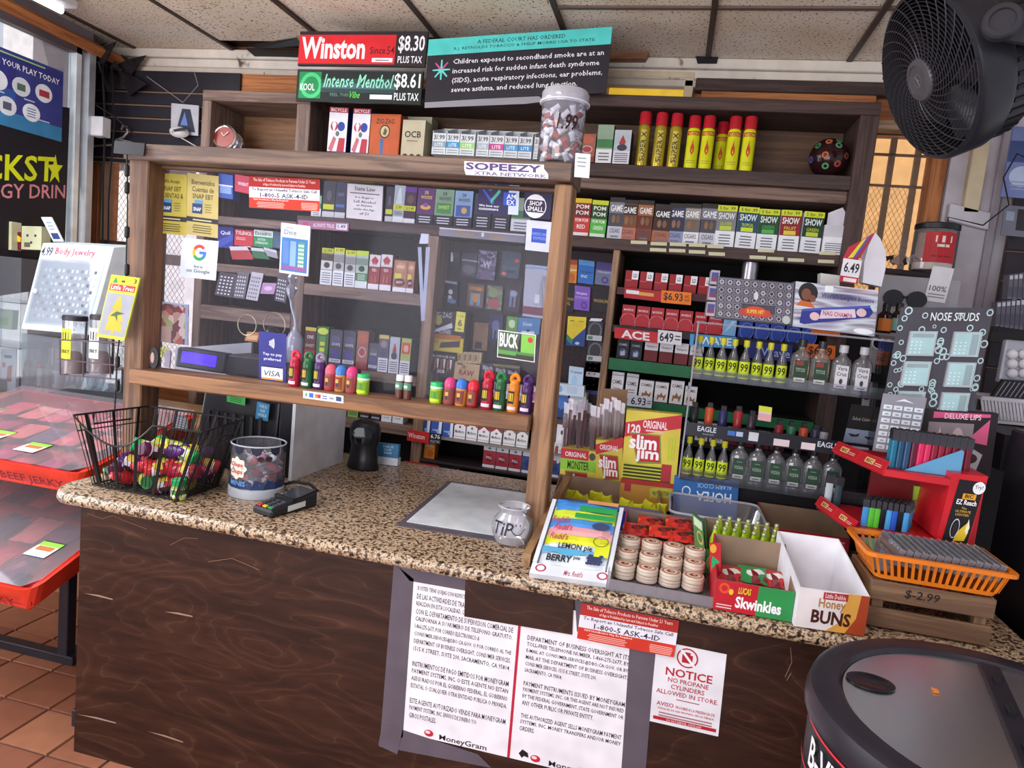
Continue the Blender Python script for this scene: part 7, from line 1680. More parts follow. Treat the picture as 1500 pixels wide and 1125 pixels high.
thing('torn_carton','torn open red carton with curled white flap and a 6 49 price','carton',[('price_plate',q),('printed_side',q2),('white_flap',q3)])
card('dotted_box','pale dotted box behind the torn open red carton','box',(1200,470),(1228,474),(1202,400),[('e',.15+.2*i,.5,.05,.2,'#7a7a84')for i in range(4)],'#d0d0cc',.05,Y=2.54)
# small wall shelf with jar, glasses panel
SHY=2.95
shp=P(1340,405,Y=SHY)
one('small_shelf','small black shelf at the right window carrying the red label jar','shelf',B().slab(P(1290,400,Y=SHY),P(1391,411,Y=SHY)-P(1290,400,Y=SHY),V((0,0,.022)),(0,.35,0),C('#1f1a1e',.4)),bevel=.003)
jc=P(1363,398,Y=SHY+.09)
jl=wrapart(B(),jc.x,jc.y,jc.z,.078,[(-.75,.75,.03,.145,'#a81f26'),(-.3,.45,.105,.13,'#d8c8c0'),(-.2,.35,.088,.098,'#d8c8c0'),(-.4,.55,.05,.056,'#7a141a')])
thing('snack_jar','clear jar with a red label and black lid on the small shelf','jar',[('jar',lz([(.072,0),(.078,.006),(.078,.15),(.07,.165)],jc,clear('#f0e6e0',.12,.1),22,caps=False),{'smooth':1}),('lid',lz([(.075,.158),(.079,.16),(.079,.178),(.074,.182)],jc,C('#1b191c',.35),22),{'smooth':1,'label':'flat black lid'}),('label',jl),('contents',lz([(.066,.004),(.069,.03),(0,.034)],jc,C('#d8d2d0',.6),18),{'smooth':1})])
q=B();rr=random.Random(6)
for i in range(9):
 c0=P(1300+i*5,390,Y=SHY+.1)
 q.prism([c0+V((rr.uniform(-.03,.03),rr.uniform(-.02,.02),rr.uniform(0,.055)))for _ in range(4)],(0,.01,.004),rr.choice(['#b8a8a8','#8a6a60','#d0ccd0','#4a3a3a']))
one('crumpled_bag','crumpled brown and clear bag beside the red label jar','bag',q)
gy=2.80
gp=[]
ga,gb,gc=P(1262,602,Y=gy),P(1370,615,Y=gy),P(1296,400,Y=gy)
q=B().slab(ga,P(1376,615,Y=gy)-ga,P(1292,402,Y=gy)-ga,(0,.02,0),C('#8d8a90',.4))
def shades(cx,cy,w_,h_,white=False):
 b=B();ctr=P(cx,cy,Y=gy-.0065)
 s_=dep(ctr)/F
 for sgn in(-1,1):
  pts=[ctr+V((sgn*w_*s_*.27+w_*s_*.24*math.cos(t*pi/8),0,h_*s_*.48*math.sin(t*pi/8)-.002))for t in range(16)]
  b.prism(pts,(0,.006,0),C('#1d1a1e',.1))
  if white:b.tube(pts,.003,'#c8c8cc',5,True)
 b.slab(ctr+V((-.008,0,0)),V((.016,0,0)),V((0,0,.008)),(0,.006,0),'#1d1a1e')
 return b
thing('glasses_board','grey board holding sunglasses behind the nose stud card','display board',[('board',q,{'bevel':.003}),('support',B().box(.80,gy+.021,0,.95,gy+.06,1.5,C('#2a262a'))),('info_card',B().art(P(1353,440,Y=gy-.002),V((.07,0,-.004)),V((.012,0,.125)),[('r',0,0,1,1,'#c8c6cc'),('t','100%',.1,.3,.9,.46,'#5a585e',.03),('b',2,.1,.1,.9,.26,'#7a787e')],.001))])
one('sunglasses','large black wraparound sunglasses under the small shelf','sunglasses',shades(1326,437,58,26))
one('sunglasses','white framed sunglasses left of the nose stud card','sunglasses',shades(1297,503,34,18,True))
one('sunglasses','small black sunglasses below the white framed pair','sunglasses',shades(1287,553,34,15))
one('sunglasses','lowest small dark sunglasses beside the black makeup card','sunglasses',shades(1278,580,30,12))
for i,(px,c)in enumerate(((1293,'#c8702c'),(1312,'#7aa898'))):
 cc_=P(px,488,Y=2.6)
 thing('oil_bottle','small dark bottle with '+['orange','pale green'][i]+' label under the sunglasses','bottle',[('bottle',lz([(.022,0),(.024,.004),(.024,.062),(.012,.075),(.012,.08)],cc_,C('#2a1a18',.15),14),{'smooth':1}),('cap',lz([(.013,.08),(.013,.1),(.011,.102)],cc_,C('#1c1a1c',.4),12),{'smooth':1}),('label',wrapart(B(),cc_.x,cc_.y,cc_.z,.024,[(-1.1,1.1,.008,.05,c)]))])
one('glass_ledge','grey ledge under the two small dark bottles','ledge',B().box(P(1283,490,Y=2.6).x,2.56,P(1300,491,Y=2.6).z-.012,P(1336,490,Y=2.6).x,2.68,P(1300,491,Y=2.6).z-.002,'#6d6a70'))
card('makeup_card','black card with pale script and a bronze disc right of the bottle case','card',(1240,626),(1288,632),(1247,592),[('t','Select Color',.12,.35,.66,.5,'#b8b4ac',(.01,.2)),('e',.88,.45,.16,.36,'#9a8478')],'#211c1e',.004,Y=2.55)
card('lash_card','pale blue false eyelash card below the black makeup card','card',(1234,652),(1284,659),(1240,627),[('g',[(.08,.7),(.2,.55),(.38,.6),(.42,.8),(.3,.7),(.15,.72)],'#2c2a34'),('g',[(.55,.65),(.68,.5),(.86,.55),(.92,.75),(.8,.65),(.62,.68)],'#2c2a34'),('r',.3,.12,.7,.24,'#a06a6c')],'#9aa6c0',.004,Y=2.55)
card('blue_mat','blue grid patterned pad behind the red lighter rack','pad',(1240,668),(1290,676),(1238,654),[('r',.12*i,0,.12*i+.03,1,'#7ab0e0')for i in range(8)],'#2f6ab0',.01,Y=2.5)
# stand behind nose stud card
one('display_stand','dark display stand board holding the stud and lip kits','display stand',B().box(.705,2.37,CT,.93,2.40,1.36,C('#231f26',.5)).box(.70,2.385,1.36,.86,2.395,1.6,C('#231f26',.5)))
na,nb,nc=P(1290,608,Y=2.30),P(1431,612,Y=2.30),P(1320,450,Y=2.30)
nb=na+(P(1456,451,Y=2.30)-nc)
flor=chips('floral_print',['#4a4852','#3a3842','#54525e','#a8c4c8','#4a4852','#c8dce0','#3f3d48','#8aa8ac'],60)
q=B().slab(na,nb-na,nc-na,(0,.004,0),C('#4a4852',.4))
fl_=[]
rr=random.Random(12)
for i in range(60):
 u,v=rr.random(),rr.random()
 if(.18<u<.38 or .68<u<.9)and v<.8:u=rr.choice([.06,.5,.55,.97])
 s_=rr.uniform(.02,.045)
 fl_.append(('o',min(.97,max(.03,u)),v*.96+.02,s_,s_*.85,.35,'#b8d4d8'))
fl_.append(('t','NOSE STUDS',.34,.88,.86,.955,'#dfeaec',.02))
q.art(na,nb-na,nc-na,fl_)
bl_=[]
U,W=nb-na,nc-na
for j in range(3):
 for i in range(2):
  O=na+U*(.14+.48*i)+W*(.56-.275*j)
  b=B().slab(O+V((0,-.012,0)),U*.30,W*.225,(0,.011,0),clear('#dff0f2',.5,.15))
  b.art(O+V((0,-.012,0)),U*.30,W*.225,[('r',.06,.06,.94,.94,'#a9cdd2'),('r',.1,.74,.9,.9,'#93a8ae')if i==0 else('r',.64,.08,.9,.9,'#93a8ae')]+[('r',.1+.16*a,.12+.14*c2,.17+.16*a,.17+.14*c2,'#d8ecee')for a in range(3)for c2 in range(4)],.0004)
  bl_.append(('stud_blister',b))
thing('nose_stud_card','tall grey floral nose stud card with six pale blisters','display card',[('card',q)]+bl_)
a,b_,c_=P(1278,660,Y=2.24),P(1341,668,Y=2.24),P(1294,576,Y=2.24)
q=B().slab(a,b_-a,c_-a,(0,.003,0),'#8d8d98')
q.art(a,b_-a,c_-a,[('g',[(.3,.88),(.5,.94),(.75,.88),(.5,.9)],'#dfe6ec')]+[('r',.06+.235*i,.05+.115*j,.26+.235*i,.125+.115*j,'#d8e4ec')for i in range(4)for j in range(7)]+[('r',.12+.235*i,.075+.115*j,.2+.235*i,.095+.115*j,'#8a94a4')for i in range(4)for j in range(7)],.0004)
one('ring_card','pale card with a grid of small white cells before the stud card','display card',q)
card('lip_kit','black and pink boxed lip kit behind the lighter rack','box',(1340,692),(1450,700),(1352,600),[('g',[(.15,.88),(.9,.93),(.9,.98),(.15,.98)],'#d05a88'),('g',[(.62,.55),(.9,.9),(.9,.5)],'#cf5c84'),('t','DELUXE LIPS',.3,.88,.78,.965,'#f0d0dc',.02),('r',.1,.2,.7,.82,'#8a8088'),('g',[(.2,.4),(.26,.75),(.32,.4)],'#c8b8b4'),('e',.5,.55,.08,.2,'#b8a8a8'),('g',[(.5,.2),(.62,.5),(.86,.35),(.8,.08)],'#a8a4ac'),('e',.7,.28,.1,.08,'#3a2a30')],'#2a2228',.04,Y=2.27)
# orange basket on a wooden crate
cw=wood('#8a6a4e','#6a4e3a','X',.8)
cz=.972
crt=[]
cx0,cx1,cy0,cy1=.543,.815,1.79,1.985
for z0 in(.855,.922):
 crt.append(('slat',B().box(cx0,cy0,z0,cx1,cy0+.010,z0+.048,cw),{'bevel':.002}))
 crt.append(('slat',B().box(cx0,cy1-.010,z0,cx1,cy1,z0+.048,cw),{'bevel':.002}))
 crt.append(('slat',B().box(cx0,cy0+.011,z0,cx0+.01,cy1-.011,z0+.048,wood('#9a7855','#6f523b','Y',.8)),{'bevel':.002}))
 crt.append(('slat',B().box(cx1-.01,cy0+.011,z0,cx1,cy1-.011,z0+.048,wood('#9a7855','#6f523b','Y',.8)),{'bevel':.002}))
for(x,y)in((cx0+.011,cy0+.011),(cx1-.036,cy0+.011),(cx0+.011,cy1-.036),(cx1-.036,cy1-.036)):
 crt.append(('corner_block',B().box(x,y,.852,x+.025,y+.025,.969,wood('#9a7855','#6f523b','Z',.8))))
ink=B().art((cx0,cy0-.0006,.922),V((cx1-cx0,0,0)),V((0,0,.048)),[('t','$-2.99',.28,.3,.56,.78,'#2a2020',(0,.1))])
crt.append(('marker_price',ink))
thing('wooden_crate','small slatted wooden crate at the counter right end','crate',crt)
OR=C('#e07a22',.35)
bk=[]
rx0,rx1,ry0,ry1,rz_=.520,.850,1.775,2.0,1.040
bx0,bx1,by0,by1,bz_=.552,.818,1.80,1.975,.974
rimA,rimB_=ring(rx0,rx1,ry0,ry1,rz_,.02,3),ring(rx0+.012,rx1-.012,ry0+.012,ry1-.012,rz_,.015,3)
q=B();ringwall(q,rimA,rimB_,OR);ringwall(q,[p-V((0,0,.01))for p in rimA],rimA,OR)
bk.append(('rim',q))
botr=ring(bx0,bx1,by0,by1,bz_,.02,3)
q=B().poly(botr,OR);ringwall(q,botr,[b_.lerp(t,.16)for b_,t in zip(botr,rimB_)],OR)
ringwall(q,[b_.lerp(t,.80)for b_,t in zip(botr,rimB_)],rimB_,OR)
bk.append(('base',q))
q=B()
def ribs(A,Bq,C2,D2,n_):
 for i in range(n_+1):
  t=i/n_
  lo,hi=A.lerp(Bq,t),C2.lerp(D2,t)
  dr_=(Bq-A).normalized()*.0034
  q.prism([lo.lerp(hi,.12)-dr_,lo.lerp(hi,.12)+dr_,lo.lerp(hi,.85)+dr_,lo.lerp(hi,.85)-dr_],(0,0.002,0)if abs(dr_.x)>.001 else(.002,0,0),OR)
i_=.012
ribs(V((bx0+.01,by0,bz_)),V((bx1-.01,by0,bz_)),V((rx0+i_+.01,ry0+i_,rz_)),V((rx1-i_-.01,ry0+i_,rz_)),17)
ribs(V((bx0+.01,by1,bz_)),V((bx1-.01,by1,bz_)),V((rx0+i_+.01,ry1-i_,rz_)),V((rx1-i_-.01,ry1-i_,rz_)),17)
ribs(V((bx0,by0+.01,bz_)),V((bx0,by1-.01,bz_)),V((rx0+i_,ry0+i_+.01,rz_)),V((rx0+i_,ry1-i_-.01,rz_)),12)
ribs(V((bx1,by0+.01,bz_)),V((bx1,by1-.01,bz_)),V((rx1-i_,ry0+i_+.01,rz_)),V((rx1-i_,ry1-i_-.01,rz_)),12)
bk.append(('ribs',q,{'kind':'stuff'}))
thing('orange_basket','orange slotted plastic basket on top of the wooden crate','basket',bk)
cl2=clear('#ece4e8',.14,.12)
pc=None
for i in range(14):
 x=.600+i*.0168
 o_=V((x,1.885,1.028))
 if pc is None:
  q=B()
  for(x0_,x1_,y0_,y1_,z0_,z1_)in((-.007,.007,-.078,-.076,-.02,.022),(-.007,.007,.076,.078,-.02,.022),(-.007,-.0058,-.078,.078,-.02,.022),(.0058,.007,-.078,.078,-.02,.022)):
   q.box(x0_,y0_,z0_,x1_,y1_,z1_,cl2)
  q.box(-.007,-.078,.022,.007,.078,.0235,clear('#e4dade',.25,.15))
  pc=thing('clear_case','x','plastic case',[('case',q),('insert',B().box(-.004,-.07,-.018,.004,.07,.008,C('#6a5458',.5)))],'clear cases in the orange basket',loc=(0,0,0))
  pc.location=o_;pc['label']='slim clear plastic case, first from the left in the orange basket row'
  pc.rotation_euler=(0,.32,0)
 else:
  dup(pc,o_,'slim clear plastic case, '+ORD[i]+' from the left in the orange basket row',(0,.32,0))
one('clear_case','clear plastic case lying flat at the left end of the orange basket','plastic case',B().box(.548,1.82,.985,.59,1.95,1.03,cl2).box(.55,1.822,.987,.588,1.948,1.0,'#9a8c8c'))
# lighter rack, red
RD=C('#c21f2a',.3)
K0=V((.600,2.02,1.205));L0_=P(1222,655,Z=1.205);R0_=V((.765,2.0,1.205));R1=V((.835,2.03,1.205))
bl0=V((L0_.x+.13,L0_.y+.04,1.205))
lr=[]
def plate(pts,th,c):return B().prism(pts,(0,0,th),c)
top=[L0_,K0,R0_,R1,V((.86,2.22,1.205)),bl0]
lr.append(('upper_tray',plate([p-V((0,0,.02))for p in top],.02,RD),{'bevel':.002}))
def strip_(A,Bq,h,tilt,c,arts):
 U=Bq-A;n_=V((U.y,-U.x,0)).normalized()
 W=V((0,0,h))+n_*-tilt
 b=B().slab(A+n_*tilt*.4,U,W,n_*-.004,c)
 b.art(A+n_*tilt*.4,U,W,arts)
 return b
bicart=[('r',.01,.12,.48,.9,'#b01c24'),('r',.52,.12,.99,.9,'#b01c24'),('r',.14,.3,.3,.75,'#d8b078'),('r',.64,.3,.8,.75,'#d8b078'),('t','BIC',.16,.38,.28,.66,'#5a3018',.05),('t','BIC',.66,.38,.78,.66,'#5a3018',.05),('b',2,.32,.3,.44,.6,'#e0b0a8'),('b',2,.82,.3,.94,.6,'#e0b0a8')]
lr.append(('upper_sign_strip',strip_(L0_+V((0,0,-.012)),K0+V((0,0,-.012)),.032,.016,RD,bicart)))
K1=V((.545,2.015,1.035));L1_=P(1197,731,Z=1.045)
low=[L1_-V((0,0,.01)),K1,V((.77,2.03,1.035)),V((.78,2.22,1.035)),V((.60,L1_.y+.03,1.035))]
for p in low:p.z=1.035
lr.append(('lower_tray',plate([p-V((0,0,.018))for p in low],.018,RD),{'bevel':.002}))
lr.append(('lower_sign_strip',strip_(V((L1_.x,L1_.y,1.028)),K1+V((0,0,-.01)),.028,.014,RD,bicart)))
pa,pb_,pd_=P(1372,790,Y=2.0),P(1418,797,Y=2.0),P(1400,694,Y=2.0)
pb2=P(1448,698,Y=2.0)
q=B().prism([pa,pb_,pb2,pd_-V((.008,0,0))],(0,.22,0),RD)
lr.append(('side_wall',q))
q=B()
O=pa+V((.012,-.001,0));U=(pb_-pa)*.74;W=(pd_-pa)*.93
q.art(O,U,W,[('r',0,0,1.0,1,'#17141a'),('r',.72,0,1.08,1,'#17141a'),('e',.9,.9,.26,.1,'#dfe0e4'),('t','Try!',.72,.87,1.06,.94,'#2a2a30',.02),('r',.32,.70,.88,.79,'#d89a2c'),('t','BIC',.42,.72,.78,.78,'#2a1c10',.06),('t','EZ Reach',.14,.61,.98,.69,'#eeeef2',.03),('l',['The','ULTIMATE','LIGHTER!'],.2,.42,.85,.58,'#c8a040',.02),('g',[(.45,.02),(.5,.16),(.85,.34),(.98,.18),(.9,.04)],'#d8b82c'),('g',[(.82,.2),(.86,.4),(.98,.26),(.93,.14)],'#e8e4c8'),('o',.38,.22,.18,.16,.12,'#c8ccd4'),('r',.3,.08,.46,.3,'#26222a')],.0008,V((0,-1,0)))
lr.append(('printed_panel',q))
lr.append(('back_post',B().box(.80,2.06,.853,.86,2.22,1.19,RD)))
lr.append(('inner_back',B().box(.62,2.20,.853,.80,2.21,1.185,C('#6a1218',.5))))
bwa,bwb=P(1325,687,Y=2.03),P(1404,690,Y=2.03)
q=B().prism([V((.655,2.04,1.206)),V((.79,2.04,1.206)),V((.79,2.04,1.275)),V((.785,2.04,1.28))],(0,.004,0),'#5d9cc4')
lr.append(('blue_wedge_card',q))
thing('lighter_rack','red two tier counter rack full of pocket lighters','rack',lr)
card('lime_box','lime green pack seen through the middle of the red lighter rack','pack',(1337,752),(1362,755),(1340,712),[('r',0,.46,1,.5,'#5a7a2c'),('r',.1,.2,.9,.3,'#8ab040')],'#9cc43c',.02,Y=2.19)
def lighter(lab,X,Y,z,c,h,top='#2a2a30',g='lighters in the red rack',w_=.0085):
 return thing('pocket_lighter',lab,'lighter',[('body',lz([(w_,0),(w_,h*.72)],(X,Y,z),C(c,.2),8,sy=.7),{'smooth':1}),('guard',B().box(X-w_,Y-w_*.6,z+h*.72,X+w_,Y+w_*.6,z+h,C('#4a474e',.25,.6)),{},[('wheel',B().lathe([(w_*.5,-w_*.5),(w_*.5,w_*.5)],(X,Y,z+h*.98),'#2a2628',8,axis=(1,0,0)))])],g)
k=0
nl=[('#3f8ac8','#3f8ac8'),('#58b83a',0),('#58b83a',0),('#1c1c22',0),('#4a9cd8',0),('#2f5ac0',0),('#1c1c22',0),('#4a9cd8',0)]
names={'#3f8ac8':'sky blue','#58b83a':'green','#1c1c22':'black','#4a9cd8':'light blue','#2f5ac0':'royal blue'}
for row in range(3):
 for i in range(8):
  px=1266+i*8.4+row*3
  Y=2.045+row*.03
  X=XZ(px,Y,1.05)
  c=nl[i][0]
  lighter(names[c]+' lighter, '+ORD[i]+' in the '+['front','middle','back'][row]+' row of the lower tray',X,Y,1.036,c,.075)
nm2=[('#1f6a8a','teal'),('#234a6a','navy'),('#2a4a6c','dark blue'),('#5a1c34','wine'),('#d02a5c','pink'),('#d02a5c','hot pink'),('#8a1c34','crimson'),('#8a1c34','deep red'),('#7a1a30','burgundy'),('#6a1a2c','maroon'),('#7a2034','ruby'),('#6a1c30','dark red')]
for row in range(2):
 for i in range(12):
  Y=2.055+row*.035
  X=.625+i*.0165+row*.004
  if X>.82:continue
  c,nmm=nm2[i]
  lighter(nmm+' lighter in the '+['front','back'][row]+' row of the upper tray',X,Y,1.206,c,.105)
for i,(px,c)in enumerate(((1238,'#b8c0c8'),(1246,'#3a4a54'))):
 X=XZ(px,2.13,1.04)
 cq=L1_+V((.03+i*.022,.0-i*.02,-.008))
 lighter(['pale patterned','dark patterned'][i]+' lighter at the left end of the lower tray',cq.x,cq.y,1.036,c,.09,w_=.011)
 # goods on the far right wall
fy=2.9
card('blue_bag','blue and pale printed bag hanging at the right picture edge','bag',(1466,288),(1530,292),(1485,185),[('e',.4,.3,.3,.15,'#a8b4d0'),('r',0,.5,1,.8,'#3a4a78'),('b',3,.1,.1,.8,.25,'#8a90ac')],'#6a78a8',.01,Y=3.05)
one('wire_loop','thin black wire looped before the blue printed bag','wire',B().tube([P(1388,385,Y=3.0),P(1389,318,Y=3.0),P(1440,330,Y=3.0),P(1478,300,Y=3.0),P(1470,260,Y=3.0),P(1490,225,Y=3.0),P(1510,235,Y=3.0)],.003,BLK,6),smooth=1)
card('hang_card','grey hanging accessory card on the right slat board','card',(1466,344),(1506,348),(1472,300),[('r',.5,.2,.9,.9,'#2c282c'),('r',.1,.5,.4,.8,'#8a94a4')],'#6a6c78',.006,Y=3.2)
for r_i,(y0,lab)in enumerate(((440,'upper'),(480,'lower'))):
 for i in range(9):
  px=1458+i*7+(18 if r_i==0 else 0)
  card('boxed_packet',ORD[i]+' slim grey packet of the '+lab+' row on the right slat board','packet',(px,y0-2+i),(px+6,y0-2+i),(px+3,y0-38-i*1.0),[('r',.1,.8,.9,.95,'#b8b8c8'),('r',.1,.1,.9,.5,'#4a4856')],'#5d5b68',.05,'grey packets on the right slat board',Y=3.0)
one('packet_tray','black tray holding the lower row of grey packets','tray',B().slab(P(1450,500,Y=2.98),V((.22,0,0)),V((0,0,.035)),(0,.1,0),C('#1b181c',.4)))
q=B();ctr=P(1490,530,Y=2.7)
eg=[]
eg.append(('pack',B().slab(P(1462,560,Y=2.7),V((.15,0,0)),P(1474,497,Y=2.7)-P(1462,560,Y=2.7),(0,.03,0),clear('#c8d4e8',.35,.2)),{'bevel':.008}))
for i in range(3):
 for j in range(2):
  c0=P(1483+j*17,519+i*14,Y=2.69)
  eg.append(('white_ball',B().lathe([(.017*math.sin(pi*t/8),-.017*math.cos(pi*t/8))for t in range(9)],c0,C('#d4d2d8',.3),14,caps=False),{'smooth':1}))
thing('ball_pack','clear blister pack of white balls at the right picture edge','blister pack',eg)
wbk=[]
w0,w1,w2=P(1442,614,Y=2.62),P(1530,622,Y=2.62),P(1438,582,Y=2.62)
q=B().slab(w2-V((0,.004,.008)),w1-w0+V((.01,0,0)),V((0,0,.012)),(0,.2,0),C('#c9c7d0',.4))
wbk.append(('rim',q))
q=B()
for i in range(18):
 t=i/17
 a=w0.lerp(w1,t);b_=w2.lerp(w2+(w1-w0),t)
 q.prism([a-V((.004,0,0)),a+V((.004,0,0)),b_+V((.004,0,0)),b_-V((.004,0,0))],(0,.003,0),C('#c9c7d0',.4))
wbk.append(('ribs',q,{'kind':'stuff'}))
wbk.append(('base',B().slab(w0-V((0,0,.01)),w1-w0,V((0,0,.012)),(0,.18,0),C('#c9c7d0',.4))))
thing('white_basket','white slotted plastic basket at the right picture edge','basket',wbk)
card('striped_packet','black packet with fine white stripes lying in the white basket','packet',(1452,582),(1530,588),(1470,556),[('r',.05+.09*i,.1,.07+.09*i,.9,'#8a8a94')for i in range(10)],'#1f1c22',.02,Y=2.66)
one('side_shelf','dark shelf under the white basket beside the black cabinet','shelf',B().box(.99,2.3,1.2,1.7,2.9,w0.z-.012,C('#1f1b20',.5)))
# ------------------------------------------------------------------ wall fan, top right
fc=V((0,0,H))+ray(1357,114)*2.12
vr=ray(1357,114).normalized()
e1=(r_-vr*vr.dot(r_)).normalized()
e2=(d_-vr*vr.dot(d_)).normalized()
n_=(vr*-.50+(e1*-.93+e2*.36).normalized()*.866).normalized()
FC=C('#2a2a30',.32)
FR_=.243
ax=-n_
cas=B().lathe([(FR_-.004,.0),(FR_+.008,.004),(FR_+.012,.012),(FR_+.010,.085),(FR_+.004,.10),(FR_-.006,.104),(FR_-.008,.17),(FR_-.05,.20),(FR_-.13,.225),(.06,.23),(0,.232)],fc,FC,56,axis=ax,caps=False)
inn=B().lathe([(FR_-.004,.002),(FR_-.012,.02),(FR_-.014,.15),(0,.155)],fc,C('#131216',.6),40,axis=ax,caps=False)
u_=(V((0,0,1))-n_*n_.z).normalized();v_=n_.cross(u_)
def fp(rad,a,d=0):return fc+(u_*math.cos(a)+v_*math.sin(a))*rad+n_*d
GR=C('#3d3b42',.3)
gril=B()
def bulge(rad):return .022*(1-(rad/FR_)**2)
for k in range(17):
 rad=.068+(FR_-.072)*k/16
 gril.tube([fp(rad,2*pi*i/44,bulge(rad))for i in range(44)],.0013,GR,4,True)
sw=B()
for k in range(30):
 a0=2*pi*k/30
 sw.tube([fp(.05+(FR_-.05)*t/10,a0+1.05*(t/10)**.8,bulge(.05+(FR_-.05)*t/10)+.001)for t in range(11)],.0019,GR,4)
hub=B().lathe([(.062,-.012),(.064,-.02),(.060,-.026),(.045,-.029),(.044,-.026),(0,-.026)],fc,C('#5a575e',.35),28,axis=ax,caps=False)
lg=B().art(fc+n_*.0265-u_*.02-v_*.02,v_*.04,u_*.04,[('o',.5,.5,.5,.5,.15,'#7a767e'),('g',[(.3,.1),(.45,.1),(.75,.85),(.6,.9)],'#8a868e'),('g',[(.25,.5),(.35,.42),(.5,.55),(.42,.6)],'#8a868e')],.001,n_)
bld=[]
for k in range(5):
 a0=2*pi*k/5
 g=[]
 for i in range(6):
  rad=.05+(FR_-.035-.05)*i/5
  for j in range(5):
   aa=a0+(.25+.75*(j/4))*.95*(1-.15*i/5)+.3*i/5
   g.append(fp(rad,aa,-.05-.045*(j/4)+.01*math.sin(j)))
 b=B().raw(g,[(i*5+j,i*5+j+1,i*5+6+j,i*5+5+j)for i in range(5)for j in range(4)],C('#2f2d34',.25))
 bld.append(('blade',b,{'smooth':1}))
motor=B().lathe([(.05,.04),(.05,.14)],fc,BLK,20,axis=ax)
kn=V((0,0,H))+ray(1468,33)*1.78
arm=B().lathe([(.045,-.012),(.045,.012),(.04,.018),(.03,.018),(.028,.012),(0,.012)],kn,C('#34343b',.35),24,axis=n_.cross(V((0,0,1)))*.0+V((-.35,-1,.05)))
arm.slab(kn+V((.01,.005,-.038)),V((.28,.12,.0)),V((0,0,.07)),(.01,.02,0),C('#34343b',.35))
vent=B()
for i in range(40):
 a=2*pi*i/40
 vent.prism([fp(FR_-.0065,a,-.11),fp(FR_-.0065,a+.05,-.11),fp(FR_-.0075,a+.05,-.165),fp(FR_-.0075,a,-.165)],n_.cross(V((0,0,1)))*0+(fp(1,a)-fp(0,a))*.004,C('#1a191d',.4))
thing('wall_fan','large dark grey drum fan tilted down at the top right','fan',[('housing',cas,{'smooth':1}),('inner_wall',inn,{'smooth':1}),('grille_rings',gril,{'kind':'stuff'}),('swirl_ribs',sw,{'kind':'stuff'}),('hub_cap',hub,{'smooth':1},[('emblem',lg)]),('motor',motor),('side_arm',arm),('vent_slots',vent,{'kind':'stuff'})]+bld)
# ------------------------------------------------------------------ round barrel cooler, lower right
kx,ky,kz2,kr=.613,1.215,.95,.312
BK=C('#26232b',.35)
body=B().lathe([(.24,0),(.25,.02),(.275,.10),(.292,.40),(.296,.62),(.300,.80),(.302,.905)],(kx,ky,0),C('#141217',.4),56)
rimc=B().lathe([(.300,.898),(.309,.902),(.312,.908),(.312,.925),(.306,.945),(.296,.951),(.262,.949),(.256,.943),(.254,.930),(.25,.925)],(kx,ky,0),BK,64,caps=False)
band=B()
def bandstrip(z0,z1,c,off,a0=-2.2,a1=.4,n2=40):
 for i in range(n2):
  t0=a0+(a1-a0)*i/n2;t1=a0+(a1-a0)*(i+1)/n2
  R_=.3025+off
  band.poly([(kx+R_*math.sin(t0),ky-R_*math.cos(t0),z0),(kx+R_*math.sin(t1),ky-R_*math.cos(t1),z0),(kx+R_*math.sin(t1),ky-R_*math.cos(t1),z1),(kx+R_*math.sin(t0),ky-R_*math.cos(t0),z1)],c)
bandstrip(.890,.894,'#d02a3c',.0012);bandstrip(.808,.812,'#d02a3c',.0012)
wraptext(band,kx,ky,0,.3,'B-VITAMINS',-1.50,-.62,.826,.878,'#e6e4ea',.0045,.04)
wraptext(band,kx,ky,0,.3,'ENERGY',-.45,.1,.826,.878,'#e6e4ea',.0045,.04)
for a in(-1.62,-1.45):
 vs_=[(a,.70),(a+.05,.79),(a+.08,.79),(a+.03,.70)]
 band.tube([(kx+.3035*math.sin(t),ky-.3035*math.cos(t),z)for t,z in vs_],.0015,'#c8c034',4,True)
glc=clear('#9a98a4',.42,.35)
for nd in glc.node_tree.nodes:
 if nd.type=='BSDF_GLOSSY':nd.inputs['Roughness'].default_value=.28
 if nd.type=='BSDF_DIFFUSE':nd.inputs[0].default_value=(.22,.2,.25,1)
glz=.936
hA=P(1441,962,Z=.94);
pane_=B();R2=.254
ang0=math.atan2(hA.y-ky,hA.x-kx)
hdir=(P(1500,1098,Z=.94)-hA);hdir.z=0;hdir.normalize()
hn=V((-hdir.y,hdir.x,0))
offs=(hA-V((kx,ky,.94))).dot(hn)
if hn.dot(V((-1,0,0)))<0:hn=-hn;offs=-offs
# circle boundary points left of the hinge line
circ=[V((kx+R2*math.cos(t*pi/32),ky+R2*math.sin(t*pi/32),glz))for t in range(64)]
def clip(points,s_):
 out=[]
 L_=len(points)
 f=lambda p:((p-V((kx,ky,glz))).dot(hn)-offs)*s_
 for i in range(L_):
  a,b_=points[i],points[(i+1)%L_]
  fa,fb_=f(a),f(b_)
  if fa>=0:out.append(a)
  if(fa>=0)!=(fb_>=0):out.append(a.lerp(b_,fa/(fa-fb_)))
 return out
left=clip(circ,1);right=clip(circ,-1)
pane1=B().prism(left,(0,0,.005),glc)
pane2=B().prism(right,(0,0,.005),glc)
mid=V((kx,ky,glz))+hn*offs
hb=B().slab(mid-hdir*.25-hn*.018+V((0,0,.004)),hdir*.5,hn*.036,V((0,0,.008)),BK)
hg=[('hinge',B().lathe([(.006,-.014),(.006,.014)],mid+hdir*t+V((0,0,.016)),BLK,8,axis=hdir))for t in(-.18,-.06,.06,.18)]
hole_c=P(1275,1000,Z=glz+.006)
